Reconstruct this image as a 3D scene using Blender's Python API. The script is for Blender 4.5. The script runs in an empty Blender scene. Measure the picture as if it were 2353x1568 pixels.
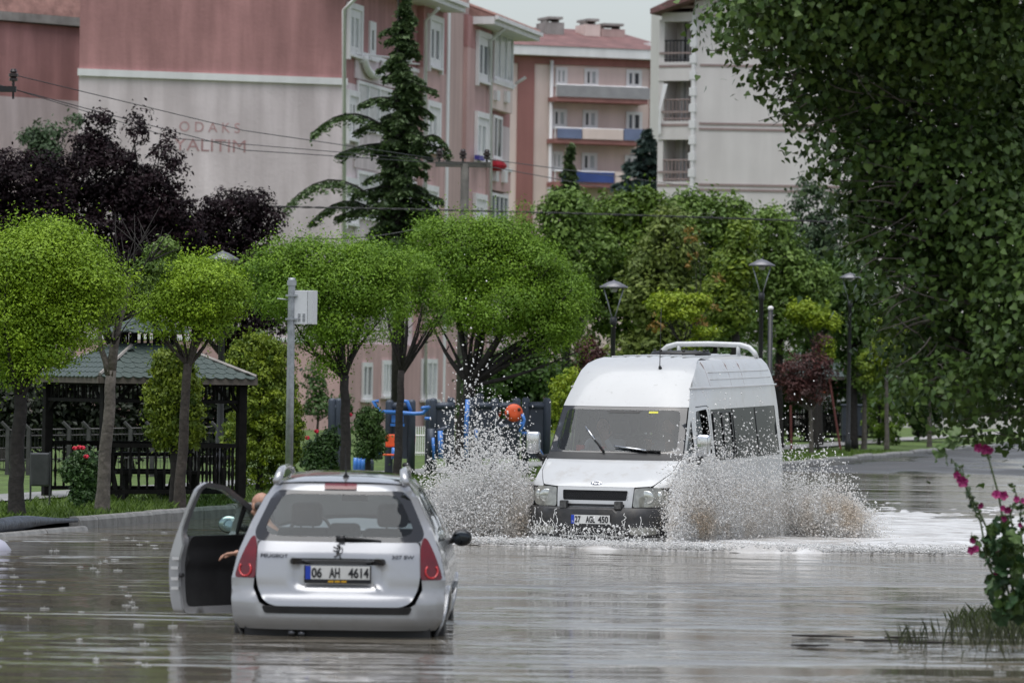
import bpy, bmesh, math, random
import numpy as np
from mathutils import Vector, Matrix, geometry

random.seed(7)
RNG = np.random.default_rng(7)
SC = bpy.context.scene
COL = SC.collection
R = math.radians

# ------------------------------------------------------------------ camera, world, sun, exposure
FPX = 10752.7                       # focal length in units of a 2352 px wide picture
CAM = Vector((0, 0, 2.08))          # metres above the flood water (z = 0)
PITCH = math.atan((867 - 784) / FPX)
ROLL = 0.0148
FWD = Vector((0, math.cos(PITCH), math.sin(PITCH)))
_r0 = Vector((1, 0, 0)); _u0 = Vector((0, -math.sin(PITCH), math.cos(PITCH)))
RGT = _r0 * math.cos(ROLL) + _u0 * math.sin(ROLL)
UPV = -_r0 * math.sin(ROLL) + _u0 * math.cos(ROLL)
cam_data = bpy.data.cameras.new('camera')
cam = bpy.data.objects.new('camera', cam_data)
COL.objects.link(cam)
cam.matrix_world = Matrix(((RGT.x, UPV.x, -FWD.x, CAM.x), (RGT.y, UPV.y, -FWD.y, CAM.y),
                           (RGT.z, UPV.z, -FWD.z, CAM.z), (0, 0, 0, 1)))
cam_data.sensor_width = 36
cam_data.lens = FPX / 2352 * 36
cam_data.clip_start = 0.5
cam_data.clip_end = 4000
cam_data.dof.use_dof = True
cam_data.dof.focus_distance = 60.0
cam_data.dof.aperture_fstop = 4.0
SC.camera = cam

world = bpy.data.worlds.new('World')
SC.world = world
world.use_nodes = True
wn = world.node_tree.nodes; wl = world.node_tree.links
wn.clear()
w_out = wn.new('ShaderNodeOutputWorld'); w_bg = wn.new('ShaderNodeBackground')
w_sky = wn.new('ShaderNodeTexSky'); w_hsv = wn.new('ShaderNodeHueSaturation')
w_sky.sky_type = 'NISHITA'
w_sky.sun_disc = False
SUN_EL, SUN_AZ = R(78), R(205)
w_sky.sun_elevation = SUN_EL
w_sky.sun_rotation = SUN_AZ
w_sky.air_density = 1.0; w_sky.dust_density = 2.0; w_sky.ozone_density = 1.0
w_hsv.inputs['Saturation'].default_value = 0.48
w_bg.inputs['Strength'].default_value = 0.088
wl.new(w_sky.outputs[0], w_hsv.inputs['Color']); wl.new(w_hsv.outputs[0], w_bg.inputs['Color'])
wl.new(w_bg.outputs[0], w_out.inputs['Surface'])

sun_d = bpy.data.lights.new('sun', 'SUN'); sun = bpy.data.objects.new('sun', sun_d)
COL.objects.link(sun)
sun_d.energy = 1.5; sun_d.angle = R(70); sun_d.color = (1.0, 0.995, 0.98)
_sd = Vector((math.sin(SUN_AZ) * math.cos(SUN_EL), math.cos(SUN_AZ) * math.cos(SUN_EL), math.sin(SUN_EL)))
sun.rotation_euler = _sd.to_track_quat('Z', 'Y').to_euler()
sun.location = (0, 20, 60)

SC.view_settings.view_transform = 'Standard'
SC.view_settings.look = 'None'
SC.view_settings.gamma = 1.0
SC.view_settings.exposure = 0.9
SC.view_settings.use_curve_mapping = False
SC.render.engine = 'CYCLES'
cy = SC.cycles
cy.max_bounces = 8; cy.diffuse_bounces = 5; cy.glossy_bounces = 3; cy.transmission_bounces = 4; cy.transparent_max_bounces = 10
cy.caustics_reflective = False; cy.caustics_refractive = False
cy.sample_clamp_indirect = 6
cy.use_denoising = True; cy.volume_bounces = 3

# ------------------------------------------------------------------ picture-to-place helpers
def W(x, y, D):
    return CAM + D * (FWD + (x - 1176) / FPX * RGT + (784 - y) / FPX * UPV)
def ray(x, y):
    return FWD + (x - 1176) / FPX * RGT + (784 - y) / FPX * UPV
def G(x, y, z=0.0):
    d = ray(x, y)
    return CAM + d * ((z - CAM.z) / d.z)
def GX(x, D, z):
    p = W(x, 867, D); return Vector((p.x, p.y, z))

def S(r, g, b):
    f = lambda c: ((c / 255 + 0.055) / 1.055) ** 2.4 if c > 10 else c / 255 / 12.92
    return (f(r), f(g), f(b))

# ------------------------------------------------------------------ materials
MATS = {}
def mat(name, col, rough=0.6, metal=0.0, var=0.0, vscale=3.0, bump=0.0, bscale=20.0, spec=0.5, coat=0.0, col2=None, streak=0.0, alpha=None, dirt=None):
    if name in MATS: return MATS[name]
    m = bpy.data.materials.new(name); m.use_nodes = True
    n = m.node_tree.nodes; l = m.node_tree.links
    b = n['Principled BSDF']
    b.inputs['Base Color'].default_value = (*col, 1)
    b.inputs['Roughness'].default_value = rough
    b.inputs['Metallic'].default_value = metal
    b.inputs['Specular IOR Level'].default_value = spec
    if coat: b.inputs['Coat Weight'].default_value = coat; b.inputs['Coat Roughness'].default_value = 0.06
    if alpha is not None: b.inputs['Alpha'].default_value = alpha
    if var or bump or streak or dirt:
        tc = n.new('ShaderNodeTexCoord')
    out = None
    if var or col2:
        nz = n.new('ShaderNodeTexNoise'); nz.inputs['Scale'].default_value = vscale; nz.inputs['Detail'].default_value = 6
        nz.inputs['Roughness'].default_value = 0.62
        l.new(tc.outputs['Object'], nz.inputs['Vector'])
        rp = n.new('ShaderNodeValToRGB')
        c2 = col2 if col2 else tuple(max(0, c * (1 + var)) for c in col)
        c1 = col if col2 else tuple(max(0, c * (1 - var)) for c in col)
        rp.color_ramp.elements[0].position = 0.34; rp.color_ramp.elements[1].position = 0.68
        rp.color_ramp.elements[0].color = (*c1, 1); rp.color_ramp.elements[1].color = (*c2, 1)
        l.new(nz.outputs['Fac'], rp.inputs['Fac']); out = rp.outputs['Color']
    if streak:                       # rain streaks running down the render
        mp = n.new('ShaderNodeMapping'); mp.inputs['Scale'].default_value = (1.3, 1.3, 0.16)
        l.new(tc.outputs['Object'], mp.inputs['Vector'])
        ns = n.new('ShaderNodeTexNoise'); ns.inputs['Scale'].default_value = 1.4; ns.inputs['Detail'].default_value = 5
        l.new(mp.outputs[0], ns.inputs['Vector'])
        rs = n.new('ShaderNodeValToRGB'); rs.color_ramp.elements[0].position = 0.38; rs.color_ramp.elements[1].position = 0.66
        rs.color_ramp.elements[0].color = (1 - streak, 1 - streak, 1 - streak, 1); rs.color_ramp.elements[1].color = (1 + streak * 0.7, 1 + streak * 0.8, 1 + streak * 0.85, 1)
        l.new(ns.outputs['Fac'], rs.inputs['Fac'])
        mx = n.new('ShaderNodeMixRGB'); mx.blend_type = 'MULTIPLY'; mx.inputs['Fac'].default_value = 1
        if out: l.new(out, mx.inputs['Color1'])
        else: mx.inputs['Color1'].default_value = (*col, 1)
        l.new(rs.outputs['Color'], mx.inputs['Color2']); out = mx.outputs['Color']
    if dirt:                         # specks and smears of dirt
        dc, ds, lo, hi = dirt
        nd = n.new('ShaderNodeTexNoise'); nd.inputs['Scale'].default_value = ds; nd.inputs['Detail'].default_value = 8; nd.inputs['Roughness'].default_value = 0.7
        l.new(tc.outputs['Object'], nd.inputs['Vector'])
        rd = n.new('ShaderNodeValToRGB'); rd.color_ramp.elements[0].position = lo; rd.color_ramp.elements[1].position = hi
        l.new(nd.outputs['Fac'], rd.inputs['Fac'])
        mx = n.new('ShaderNodeMixRGB')
        l.new(rd.outputs['Color'], mx.inputs['Fac'])
        if out: l.new(out, mx.inputs['Color1'])
        else: mx.inputs['Color1'].default_value = (*col, 1)
        mx.inputs['Color2'].default_value = (*dc, 1); out = mx.outputs['Color']
    if out: l.new(out, b.inputs['Base Color'])
    if bump:
        nb = n.new('ShaderNodeTexNoise'); nb.inputs['Scale'].default_value = bscale; nb.inputs['Detail'].default_value = 5
        l.new(tc.outputs['Object'], nb.inputs['Vector'])
        bp = n.new('ShaderNodeBump'); bp.inputs['Strength'].default_value = 1.0; bp.inputs['Distance'].default_value = bump
        l.new(nb.outputs['Fac'], bp.inputs['Height']); l.new(bp.outputs[0], b.inputs['Normal'])
    MATS[name] = m
    return m

def leaf_mat(name, trans=0.3, rough=0.5, spec=0.3):
    m = bpy.data.materials.new(name); m.use_nodes = True
    n = m.node_tree.nodes; l = m.node_tree.links
    b = n['Principled BSDF']; o = n['Material Output']
    at = n.new('ShaderNodeAttribute'); at.attribute_name = 'Col'
    l.new(at.outputs['Color'], b.inputs['Base Color'])
    b.inputs['Roughness'].default_value = rough; b.inputs['Specular IOR Level'].default_value = spec
    tr = n.new('ShaderNodeBsdfTranslucent'); l.new(at.outputs['Color'], tr.inputs['Color'])
    mx = n.new('ShaderNodeMixShader'); mx.inputs['Fac'].default_value = trans
    l.new(b.outputs[0], mx.inputs[1]); l.new(tr.outputs[0], mx.inputs[2]); l.new(mx.outputs[0], o.inputs['Surface'])
    MATS[name] = m
    return m

def glass_mat(name, tint, transp, rough=0.02, ior=1.52):
    """car and window glass: mirror-like coat over a tinted see-through sheet"""
    m = bpy.data.materials.new(name); m.use_nodes = True
    n = m.node_tree.nodes; l = m.node_tree.links
    n.remove(n['Principled BSDF']); o = n['Material Output']
    tr = n.new('ShaderNodeBsdfTransparent'); tr.inputs['Color'].default_value = (*tint, 1)
    df = n.new('ShaderNodeBsdfDiffuse'); df.inputs['Color'].default_value = (0.012, 0.014, 0.015, 1)
    m1 = n.new('ShaderNodeMixShader'); m1.inputs['Fac'].default_value = transp
    l.new(df.outputs[0], m1.inputs[1]); l.new(tr.outputs[0], m1.inputs[2])
    gl = n.new('ShaderNodeBsdfGlossy'); gl.inputs['Roughness'].default_value = rough; gl.inputs['Color'].default_value = (0.9, 0.93, 0.95, 1)
    fr = n.new('ShaderNodeFresnel'); fr.inputs['IOR'].default_value = ior
    m2 = n.new('ShaderNodeMixShader'); l.new(fr.outputs[0], m2.inputs['Fac'])
    l.new(m1.outputs[0], m2.inputs[1]); l.new(gl.outputs[0], m2.inputs[2]); l.new(m2.outputs[0], o.inputs['Surface'])
    MATS[name] = m
    return m

# ------------------------------------------------------------------ mesh helpers
def link(name, me, m=None, parent=None, smooth=False):
    o = bpy.data.objects.new(name, me); COL.objects.link(o)
    if m is not None and not me.materials: me.materials.append(m)
    if parent is not None: o.parent = parent
    if smooth and len(me.polygons):
        me.polygons.foreach_set('use_smooth', [True] * len(me.polygons))
    return o

class MB:
    def __init__(self): self.v = []; self.f = []
    def add(self, vs, fs):
        k = len(self.v); self.v += [tuple(p) for p in vs]; self.f += [tuple(i + k for i in f) for f in fs]; return self
    def box(self, x0, x1, y0, y1, z0, z1, M=None):
        vs = [Vector(p) for p in ((x0, y0, z0), (x1, y0, z0), (x1, y1, z0), (x0, y1, z0), (x0, y0, z1), (x1, y0, z1), (x1, y1, z1), (x0, y1, z1))]
        if M is not None: vs = [M @ p for p in vs]
        return self.add(vs, ((0, 3, 2, 1), (4, 5, 6, 7), (0, 1, 5, 4), (1, 2, 6, 5), (2, 3, 7, 6), (3, 0, 4, 7)))
    def tube(self, path, rad, n=8, cap=True):
        path = [Vector(p) for p in path]; k = len(path)
        if not isinstance(rad, (list, tuple)): rad = [rad] * k
        rings = []
        prev = None
        for i, p in enumerate(path):
            t = (path[min(i + 1, k - 1)] - path[max(i - 1, 0)])
            t = t.normalized() if t.length > 1e-9 else Vector((0, 0, 1))
            if prev is None:
                a = Vector((0, 0, 1)) if abs(t.z) < 0.9 else Vector((1, 0, 0))
                u = t.cross(a).normalized()
            else:
                u = (prev - t * prev.dot(t)); u = u.normalized() if u.length > 1e-9 else t.orthogonal().normalized()
            prev = u; w = t.cross(u)
            rings.append([p + (u * math.cos(2 * math.pi * j / n) + w * math.sin(2 * math.pi * j / n)) * rad[i] for j in range(n)])
        vs = [q for r in rings for q in r]; fs = []
        for i in range(k - 1):
            for j in range(n):
                a = i * n + j; b = i * n + (j + 1) % n
                fs.append((a, b, b + n, a + n))
        if cap: fs.append(tuple(range(n))[::-1]); fs.append(tuple((k - 1) * n + j for j in range(n)))
        return self.add(vs, fs)
    def lathe(self, prof, n=16, M=None):
        vs = []; fs = []
        for r, z in prof:
            for j in range(n):
                p = Vector((r * math.cos(2 * math.pi * j / n), r * math.sin(2 * math.pi * j / n), z)); vs.append(M @ p if M is not None else p)
        for i in range(len(prof) - 1):
            for j in range(n):
                a = i * n + j; b = i * n + (j + 1) % n; fs.append((a, b, b + n, a + n))
        fs.append(tuple(range(n))[::-1]); fs.append(tuple((len(prof) - 1) * n + j for j in range(n)))
        return self.add(vs, fs)
    def ball(self, c, r, n=10, m=7):
        rx, ry, rz = r if isinstance(r, (tuple, list)) else (r, r, r)
        M = Matrix.Translation(Vector(c)) @ Matrix.Diagonal((rx, ry, rz, 1))
        return self.lathe([(max(1e-3, math.sin(math.pi * i / m)), -math.cos(math.pi * i / m)) for i in range(m + 1)], n, M)
    def mesh(self, name):
        me = bpy.data.meshes.new(name); me.from_pydata(self.v, [], self.f); me.update(); return me
    def build(self, name, m, parent=None, smooth=False):
        return link(name, self.mesh(name), m, parent, smooth)

def bevel(o, w=0.01, seg=2):
    md = o.modifiers.new('bevel', 'BEVEL'); md.width = w; md.segments = seg; md.limit_method = 'ANGLE'; return o

def tag(o, label=None, cat=None, group=None, kind=None):
    if label: o['label'] = label
    if cat: o['category'] = cat
    if group: o['group'] = group
    if kind: o['kind'] = kind
    return o
def thing(name, label, cat, loc=(0, 0, 0), rz=0.0, group=None):
    o = bpy.data.objects.new(name, None); COL.objects.link(o); o.empty_display_size = 0.2
    o.location = loc; o.rotation_euler = (0, 0, rz)
    return tag(o, label, cat, group)
def copy_tree(o, parent=None):
    c = o.copy(); COL.objects.link(c); c.parent = parent
    for ch in list(o.children): copy_tree(ch, c)
    return c

def lerp_tab(tab, z):
    if z <= tab[0][0]: return tab[0][1]
    for (a, fa), (b, fb) in zip(tab, tab[1:]):
        if z <= b: return fa + (fb - fa) * (z - a) / (b - a)
    return tab[-1][1]
def sstep(a, b, x):
    t = min(1, max(0, (x - a) / (b - a))); return t * t * (3 - 2 * t)

def chaikin(p, k=2):
    for _ in range(k):
        q = []
        for a, b in zip(p, p[1:] + p[:1]):
            q.append((a[0] * .75 + b[0] * .25, a[1] * .75 + b[1] * .25)); q.append((a[0] * .25 + b[0] * .75, a[1] * .25 + b[1] * .75))
        p = q
    return p
def rounded(p, r, n=4):
    """cut each corner of a polygon with a small arc of about radius r"""
    out = []; k = len(p)
    for i in range(k):
        a, b, c = Vector(p[i - 1]), Vector(p[i]), Vector(p[(i + 1) % k])
        ra = min(r, (a - b).length * .45); rc = min(r, (c - b).length * .45)
        s = b + (a - b).normalized() * ra; e = b + (c - b).normalized() * rc
        for j in range(n + 1):
            t = j / n; q = s * (1 - t) ** 2 + b * 2 * t * (1 - t) + e * t * t; out.append((q.x, q.y))
    return out
def inside(pts, poly):
    x, y = pts[:, 0], pts[:, 1]; r = np.zeros(len(pts), bool); p = np.array(poly); q = np.roll(p, -1, 0)
    for (x0, y0), (x1, y1) in zip(p, q):
        if y0 == y1: continue
        c = ((y0 > y) != (y1 > y)) & (x < (x1 - x0) * (y - y0) / (y1 - y0) + x0); r ^= c
    return r
def densify(poly, h):
    out = []
    for a, b in zip(poly, poly[1:] + poly[:1]):
        n = max(1, int(math.ceil(math.hypot(b[0] - a[0], b[1] - a[1]) / h)))
        for i in range(n): out.append((a[0] + (b[0] - a[0]) * i / n, a[1] + (b[1] - a[1]) * i / n))
    return out
def patch(poly, fn, h, holes=(), thick=0.0):
    """sheet over a 2-D outline, carried onto the curved surface fn(a, b, depth); thick adds a rim going inwards"""
    loops = [densify(list(poly), h)] + [densify(list(q), h) for q in holes]
    pts = []; edges = []
    for lp in loops:
        k = len(pts); pts += lp; edges += [(k + i, k + (i + 1) % len(lp)) for i in range(len(lp))]
    nb = len(pts)
    P = np.array(pts); lo = P.min(0); hi = P.max(0)
    gx, gy = np.meshgrid(np.arange(lo[0] + h / 2, hi[0], h), np.arange(lo[1] + h / 2, hi[1], h))
    g = np.stack([gx.ravel(), gy.ravel()], 1)
    if len(g):
        ok = inside(g, loops[0])
        for q in loops[1:]: ok &= ~inside(g, q)
        g = g[ok]
    if len(g):
        d = np.min(np.hypot(g[:, None, 0] - P[None, :, 0], g[:, None, 1] - P[None, :, 1]), 1); g = g[d > h * 0.45]
    allp = [Vector(p) for p in pts] + [Vector((float(a), float(b))) for a, b in g]
    r = geometry.delaunay_2d_cdt(allp, edges, [], 0, 1e-6)
    vs2 = [(p.x, p.y) for p in r[0]]; fs = [tuple(f) for f in r[2]]
    cen = np.array([[sum(vs2[i][0] for i in f) / len(f), sum(vs2[i][1] for i in f) / len(f)] for f in fs])
    ok = inside(cen, loops[0])
    for q in loops[1:]: ok &= ~inside(cen, q)
    fs = [f for f, k in zip(fs, ok) if k]
    vs = [Vector(fn(a, b, 0.0)) for a, b in vs2]
    if thick:
        cnt = {}
        for f in fs:
            for a, b in zip(f, f[1:] + f[:1]): cnt[(a, b)] = 1
        rim = [e for e in cnt if (e[1], e[0]) not in cnt]
        mp = {}
        for e in rim:
            for i in e:
                if i not in mp: mp[i] = len(vs); vs.append(Vector(fn(*vs2[i], thick)))
        fs += [(b, a, mp[a], mp[b]) for a, b in rim]
    return vs, fs
def patch_obj(name, poly, fn, h, m, parent, holes=(), thick=0.0, smooth=True):
    vs, fs = patch(poly, fn, h, holes, thick)
    mb = MB(); mb.add(vs, fs)
    o = mb.build(name, m, parent, smooth)
    if thick:
        es = o.modifiers.new('edges', 'EDGE_SPLIT'); es.split_angle = R(40)
    return o

def text_obj(name, s, size, m, parent, M, sx=1.0, depth=0.002, bold=0.0, align='CENTER'):
    cu = bpy.data.curves.new(name, 'FONT'); cu.body = s; cu.size = size; cu.align_x = align; cu.align_y = 'CENTER'
    cu.extrude = depth; cu.offset = bold
    t = bpy.data.objects.new(name, cu); COL.objects.link(t)
    bpy.context.view_layer.update()
    me = bpy.data.meshes.new_from_object(t.evaluated_get(bpy.context.evaluated_depsgraph_get()))
    bpy.data.objects.remove(t); bpy.data.curves.remove(cu)
    me.materials.clear()
    me.transform(M @ Matrix.Diagonal((sx, 1, 1, 1)))
    return link(name, me, m, parent)

# numpy mesh from triangles with a point colour attribute
def np_mesh(name, V, T, C=None, smooth=False):
    me = bpy.data.meshes.new(name)
    me.vertices.add(len(V)); me.vertices.foreach_set('co', np.ascontiguousarray(V, np.float32).ravel())
    nt = len(T); k = T.shape[1]
    me.loops.add(nt * k); me.loops.foreach_set('vertex_index', np.ascontiguousarray(T, np.int32).ravel())
    me.polygons.add(nt); me.polygons.foreach_set('loop_start', np.arange(0, nt * k, k, dtype=np.int32))
    me.polygons.foreach_set('loop_total', np.full(nt, k, np.int32))
    if smooth: me.polygons.foreach_set('use_smooth', np.ones(nt, bool))
    me.update(calc_edges=True)
    if C is not None:
        at = me.attributes.new('Col', 'FLOAT_COLOR', 'POINT')
        at.data.foreach_set('color', np.concatenate([C, np.ones((len(C), 1))], 1).astype(np.float32).ravel())
    return me
def norm(a): return a / np.maximum(np.linalg.norm(a, axis=1, keepdims=True), 1e-9)
LEAF_SHAPES = {   # (along, across, lift) and triangles
    'diamond': ([(-.5, 0, 0), (0.0, .27, .07), (.5, 0, -.05), (0.0, -.27, .07)], [(0, 1, 2), (0, 2, 3)]),
    'round': ([(-.5, 0, 0), (-.1, .4, .05), (.35, .28, .03), (.5, 0, -.03), (.35, -.28, .03), (-.1, -.4, .05)], [(0, 1, 2), (0, 2, 3), (0, 3, 4), (0, 4, 5)]),
    'heart': ([(-.38, 0, 0), (-.42, .36, .06), (-.12, .5, .08), (.55, 0, -.1), (-.12, -.5, .08), (-.42, -.36, .06)], [(0, 1, 2), (0, 2, 3), (0, 3, 4), (0, 4, 5)]),
    'needle': ([(-.5, .05, 0), (.5, 0, -.04), (-.5, -.05, 0)], [(0, 1, 2)]),
}
def leaves_np(P, N, size, col, shape='diamond', rng=RNG, tdir=None):
    n = len(P); sh, tr = LEAF_SHAPES[shape]; k = len(sh)
    if tdir is None: tdir = rng.normal(size=(n, 3))
    N = norm(N); t = norm(tdir - N * np.sum(tdir * N, 1, keepdims=True)); b = np.cross(N, t)
    V = np.empty((n, k, 3))
    for i, (a, c, h) in enumerate(sh):
        V[:, i] = P + (t * a + b * c + N * h) * size[:, None]
    T = (np.arange(n)[:, None, None] * k + np.array(tr)[None]).reshape(-1, 3)
    C = np.repeat(col, k, 0)
    return V.reshape(-1, 3), T, C
# ------------------------------------------------------------------ setting: ground, road, water, kerbs, lawn
KX, KY, KS = -5.65, 61.6, 0.243
KT = Vector((KS, 1, 0)).normalized(); KN = Vector((-KT.y, KT.x, 0))      # along the kerb, and towards the park
def KP(s, off=0.0, z=0.0): p = Vector((KX, KY, 0)) + KT * s + KN * off; return Vector((p.x, p.y, z))
def road_z(s): return -0.32 + 0.40 * sstep(15, 62, s) + 0.14 * sstep(55, 140, s)
def kerb_z(s): return 0.17 + 0.09 * sstep(40, 120, s)

m_asphalt = mat('wet_asphalt', (0.055, 0.055, 0.056), 0.22, var=0.35, vscale=0.6, bump=0.004, bscale=40)
m_kerb = mat('kerb_concrete', (0.24, 0.235, 0.225), 0.55, var=0.25, vscale=5, bump=0.004, bscale=30, dirt=((0.07, 0.068, 0.06), 3.0, 0.52, 0.75))
m_lawn = mat('lawn_soil', (0.07, 0.115, 0.02), 0.9, var=0.5, vscale=2.5, bump=0.03, bscale=12)
m_paving = mat('path_paving', (0.30, 0.295, 0.285), 0.35, var=0.2, vscale=1.5, bump=0.003, bscale=25)
m_earth = mat('far_ground', (0.10, 0.10, 0.085), 0.9, var=0.3, vscale=0.3)

_n = m_asphalt.node_tree.nodes; _l = m_asphalt.node_tree.links      # standing water: smoother patches in the wet asphalt
_g = _n.new('ShaderNodeNewGeometry'); _mp = _n.new('ShaderNodeMapping'); _mp.inputs['Scale'].default_value = (.22, .07, 1); _l.new(_g.outputs['Position'], _mp.inputs['Vector'])
_t = _n.new('ShaderNodeTexNoise'); _t.inputs['Scale'].default_value = 1.6; _t.inputs['Detail'].default_value = 4; _l.new(_mp.outputs[0], _t.inputs['Vector'])
_r = _n.new('ShaderNodeValToRGB'); _r.color_ramp.elements[0].position = .42; _r.color_ramp.elements[1].position = .58; _r.color_ramp.elements[0].color = (.06,) * 3 + (1,); _r.color_ramp.elements[1].color = (.6,) * 3 + (1,)
_l.new(_t.outputs['Fac'], _r.inputs['Fac']); _l.new(_r.outputs['Color'], _n['Principled BSDF'].inputs['Roughness'])
me = MB(); me.add([(-1500, -60, -0.7), (1500, -60, -0.7), (1500, 3000, -0.7), (-1500, 3000, -0.7)], [(0, 1, 2, 3)])
tag(me.build('ground', m_earth), kind='structure')

# road surface: dips under the flood and climbs out of it far along the kerb
mb = MB(); ss = list(range(-70, 260, 6)); offs = [0.02, -2, -5, -9, -30]
for s in ss:
    for o in offs: mb.v.append(tuple(KP(s, o, road_z(s) + (0.10 if o > -1 else 0.0) * 0 + 0.012 * math.sin(s * 0.7 + o))))
k = len(offs)
for i in range(len(ss) - 1):
    for j in range(k - 1): mb.f.append((i * k + j, i * k + j + 1, (i + 1) * k + j + 1, (i + 1) * k + j))
tag(mb.build('road', m_asphalt, smooth=True), kind='structure')

# lawn
mb = MB(); offs = [0.14, 1, 2.9, 3.0, 4.3, 4.4, 8, 20, 60, 300]
for s in ss:
    for o in offs: mb.v.append(tuple(KP(s, o, kerb_z(s) - 0.015 + 0.02 * math.sin(s * 0.9 + o * 2.1) * (o > .5) + 0.3 * sstep(20, 80, o))))
k = len(offs)
for i in range(len(ss) - 1):
    for j in range(k - 1): mb.f.append((i * k + j, (i + 1) * k + j, (i + 1) * k + j + 1, i * k + j + 1))
tag(mb.build('lawn', m_lawn, smooth=True), kind='structure')
mb = MB(); q = []
for s in ss[5:]: q += [KP(s, 3.0, kerb_z(s) + 0.03), KP(s, 4.3, kerb_z(s) + 0.03)]
mb.add(q, [(2 * i, 2 * i + 2, 2 * i + 3, 2 * i + 1) for i in range(len(q) // 2 - 1)])
tag(mb.build('path', m_paving), kind='structure')

# kerb: separate stones, each a bevelled block with a sloping face
kerb = thing('kerb', 'grey concrete kerb stones along the edge of the lawn', 'kerb', kind := (0, 0, 0))
del kerb['category']; kerb['kind'] = 'structure'
def kerb_mesh(L, h, name):
    mb = MB(); y0, y1 = 0.006, L - 0.006
    prof = [(0.0, -0.35), (0.0, h - 0.05), (0.022, h - 0.012), (0.05, h), (0.15, h), (0.15, -0.35)]
    n = len(prof)
    for y in (y0, y1):
        for a, z in prof: mb.v.append((-a, y, z))
    mb.f += [(i, (i + 1) % n, n + (i + 1) % n, n + i) for i in range(n)]
    mb.f += [tuple(range(n))[::-1], tuple(range(n, 2 * n))]
    return mb.mesh(name)
rzk = math.atan2(KT.y, KT.x) - math.pi / 2
for L, rng_, nm in ((0.78, [(0.0 + 0.78 * i) for i in range(40)], 'kerb_stone'), (2.4, [(31.25 + 2.4 * i) for i in range(45)], 'kerb_stone')):
    kme = kerb_mesh(L, 0.0, nm); kme.materials.append(m_kerb)
    for s in rng_:
        o = link('kerb_stone', kme, None, kerb); o.location = KP(s, 0.0, kerb_z(s) + random.uniform(-0.008, 0.008)); o.rotation_euler = (random.uniform(-.01, .01), 0, rzk + random.uniform(-.008, .008))
# dropped kerb on the near side, low blocks just clear of the water
kme = kerb_mesh(0.78, 0.0, 'low_kerb_stone'); kme.materials.append(m_kerb)
for i in range(12):
    s = -0.80 - 0.78 * i
    o = link('low_kerb_stone', kme, None, kerb); o.location = KP(s, -0.12, 0.05); o.rotation_euler = (0, 0, rzk + random.uniform(-.02, .02))

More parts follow.
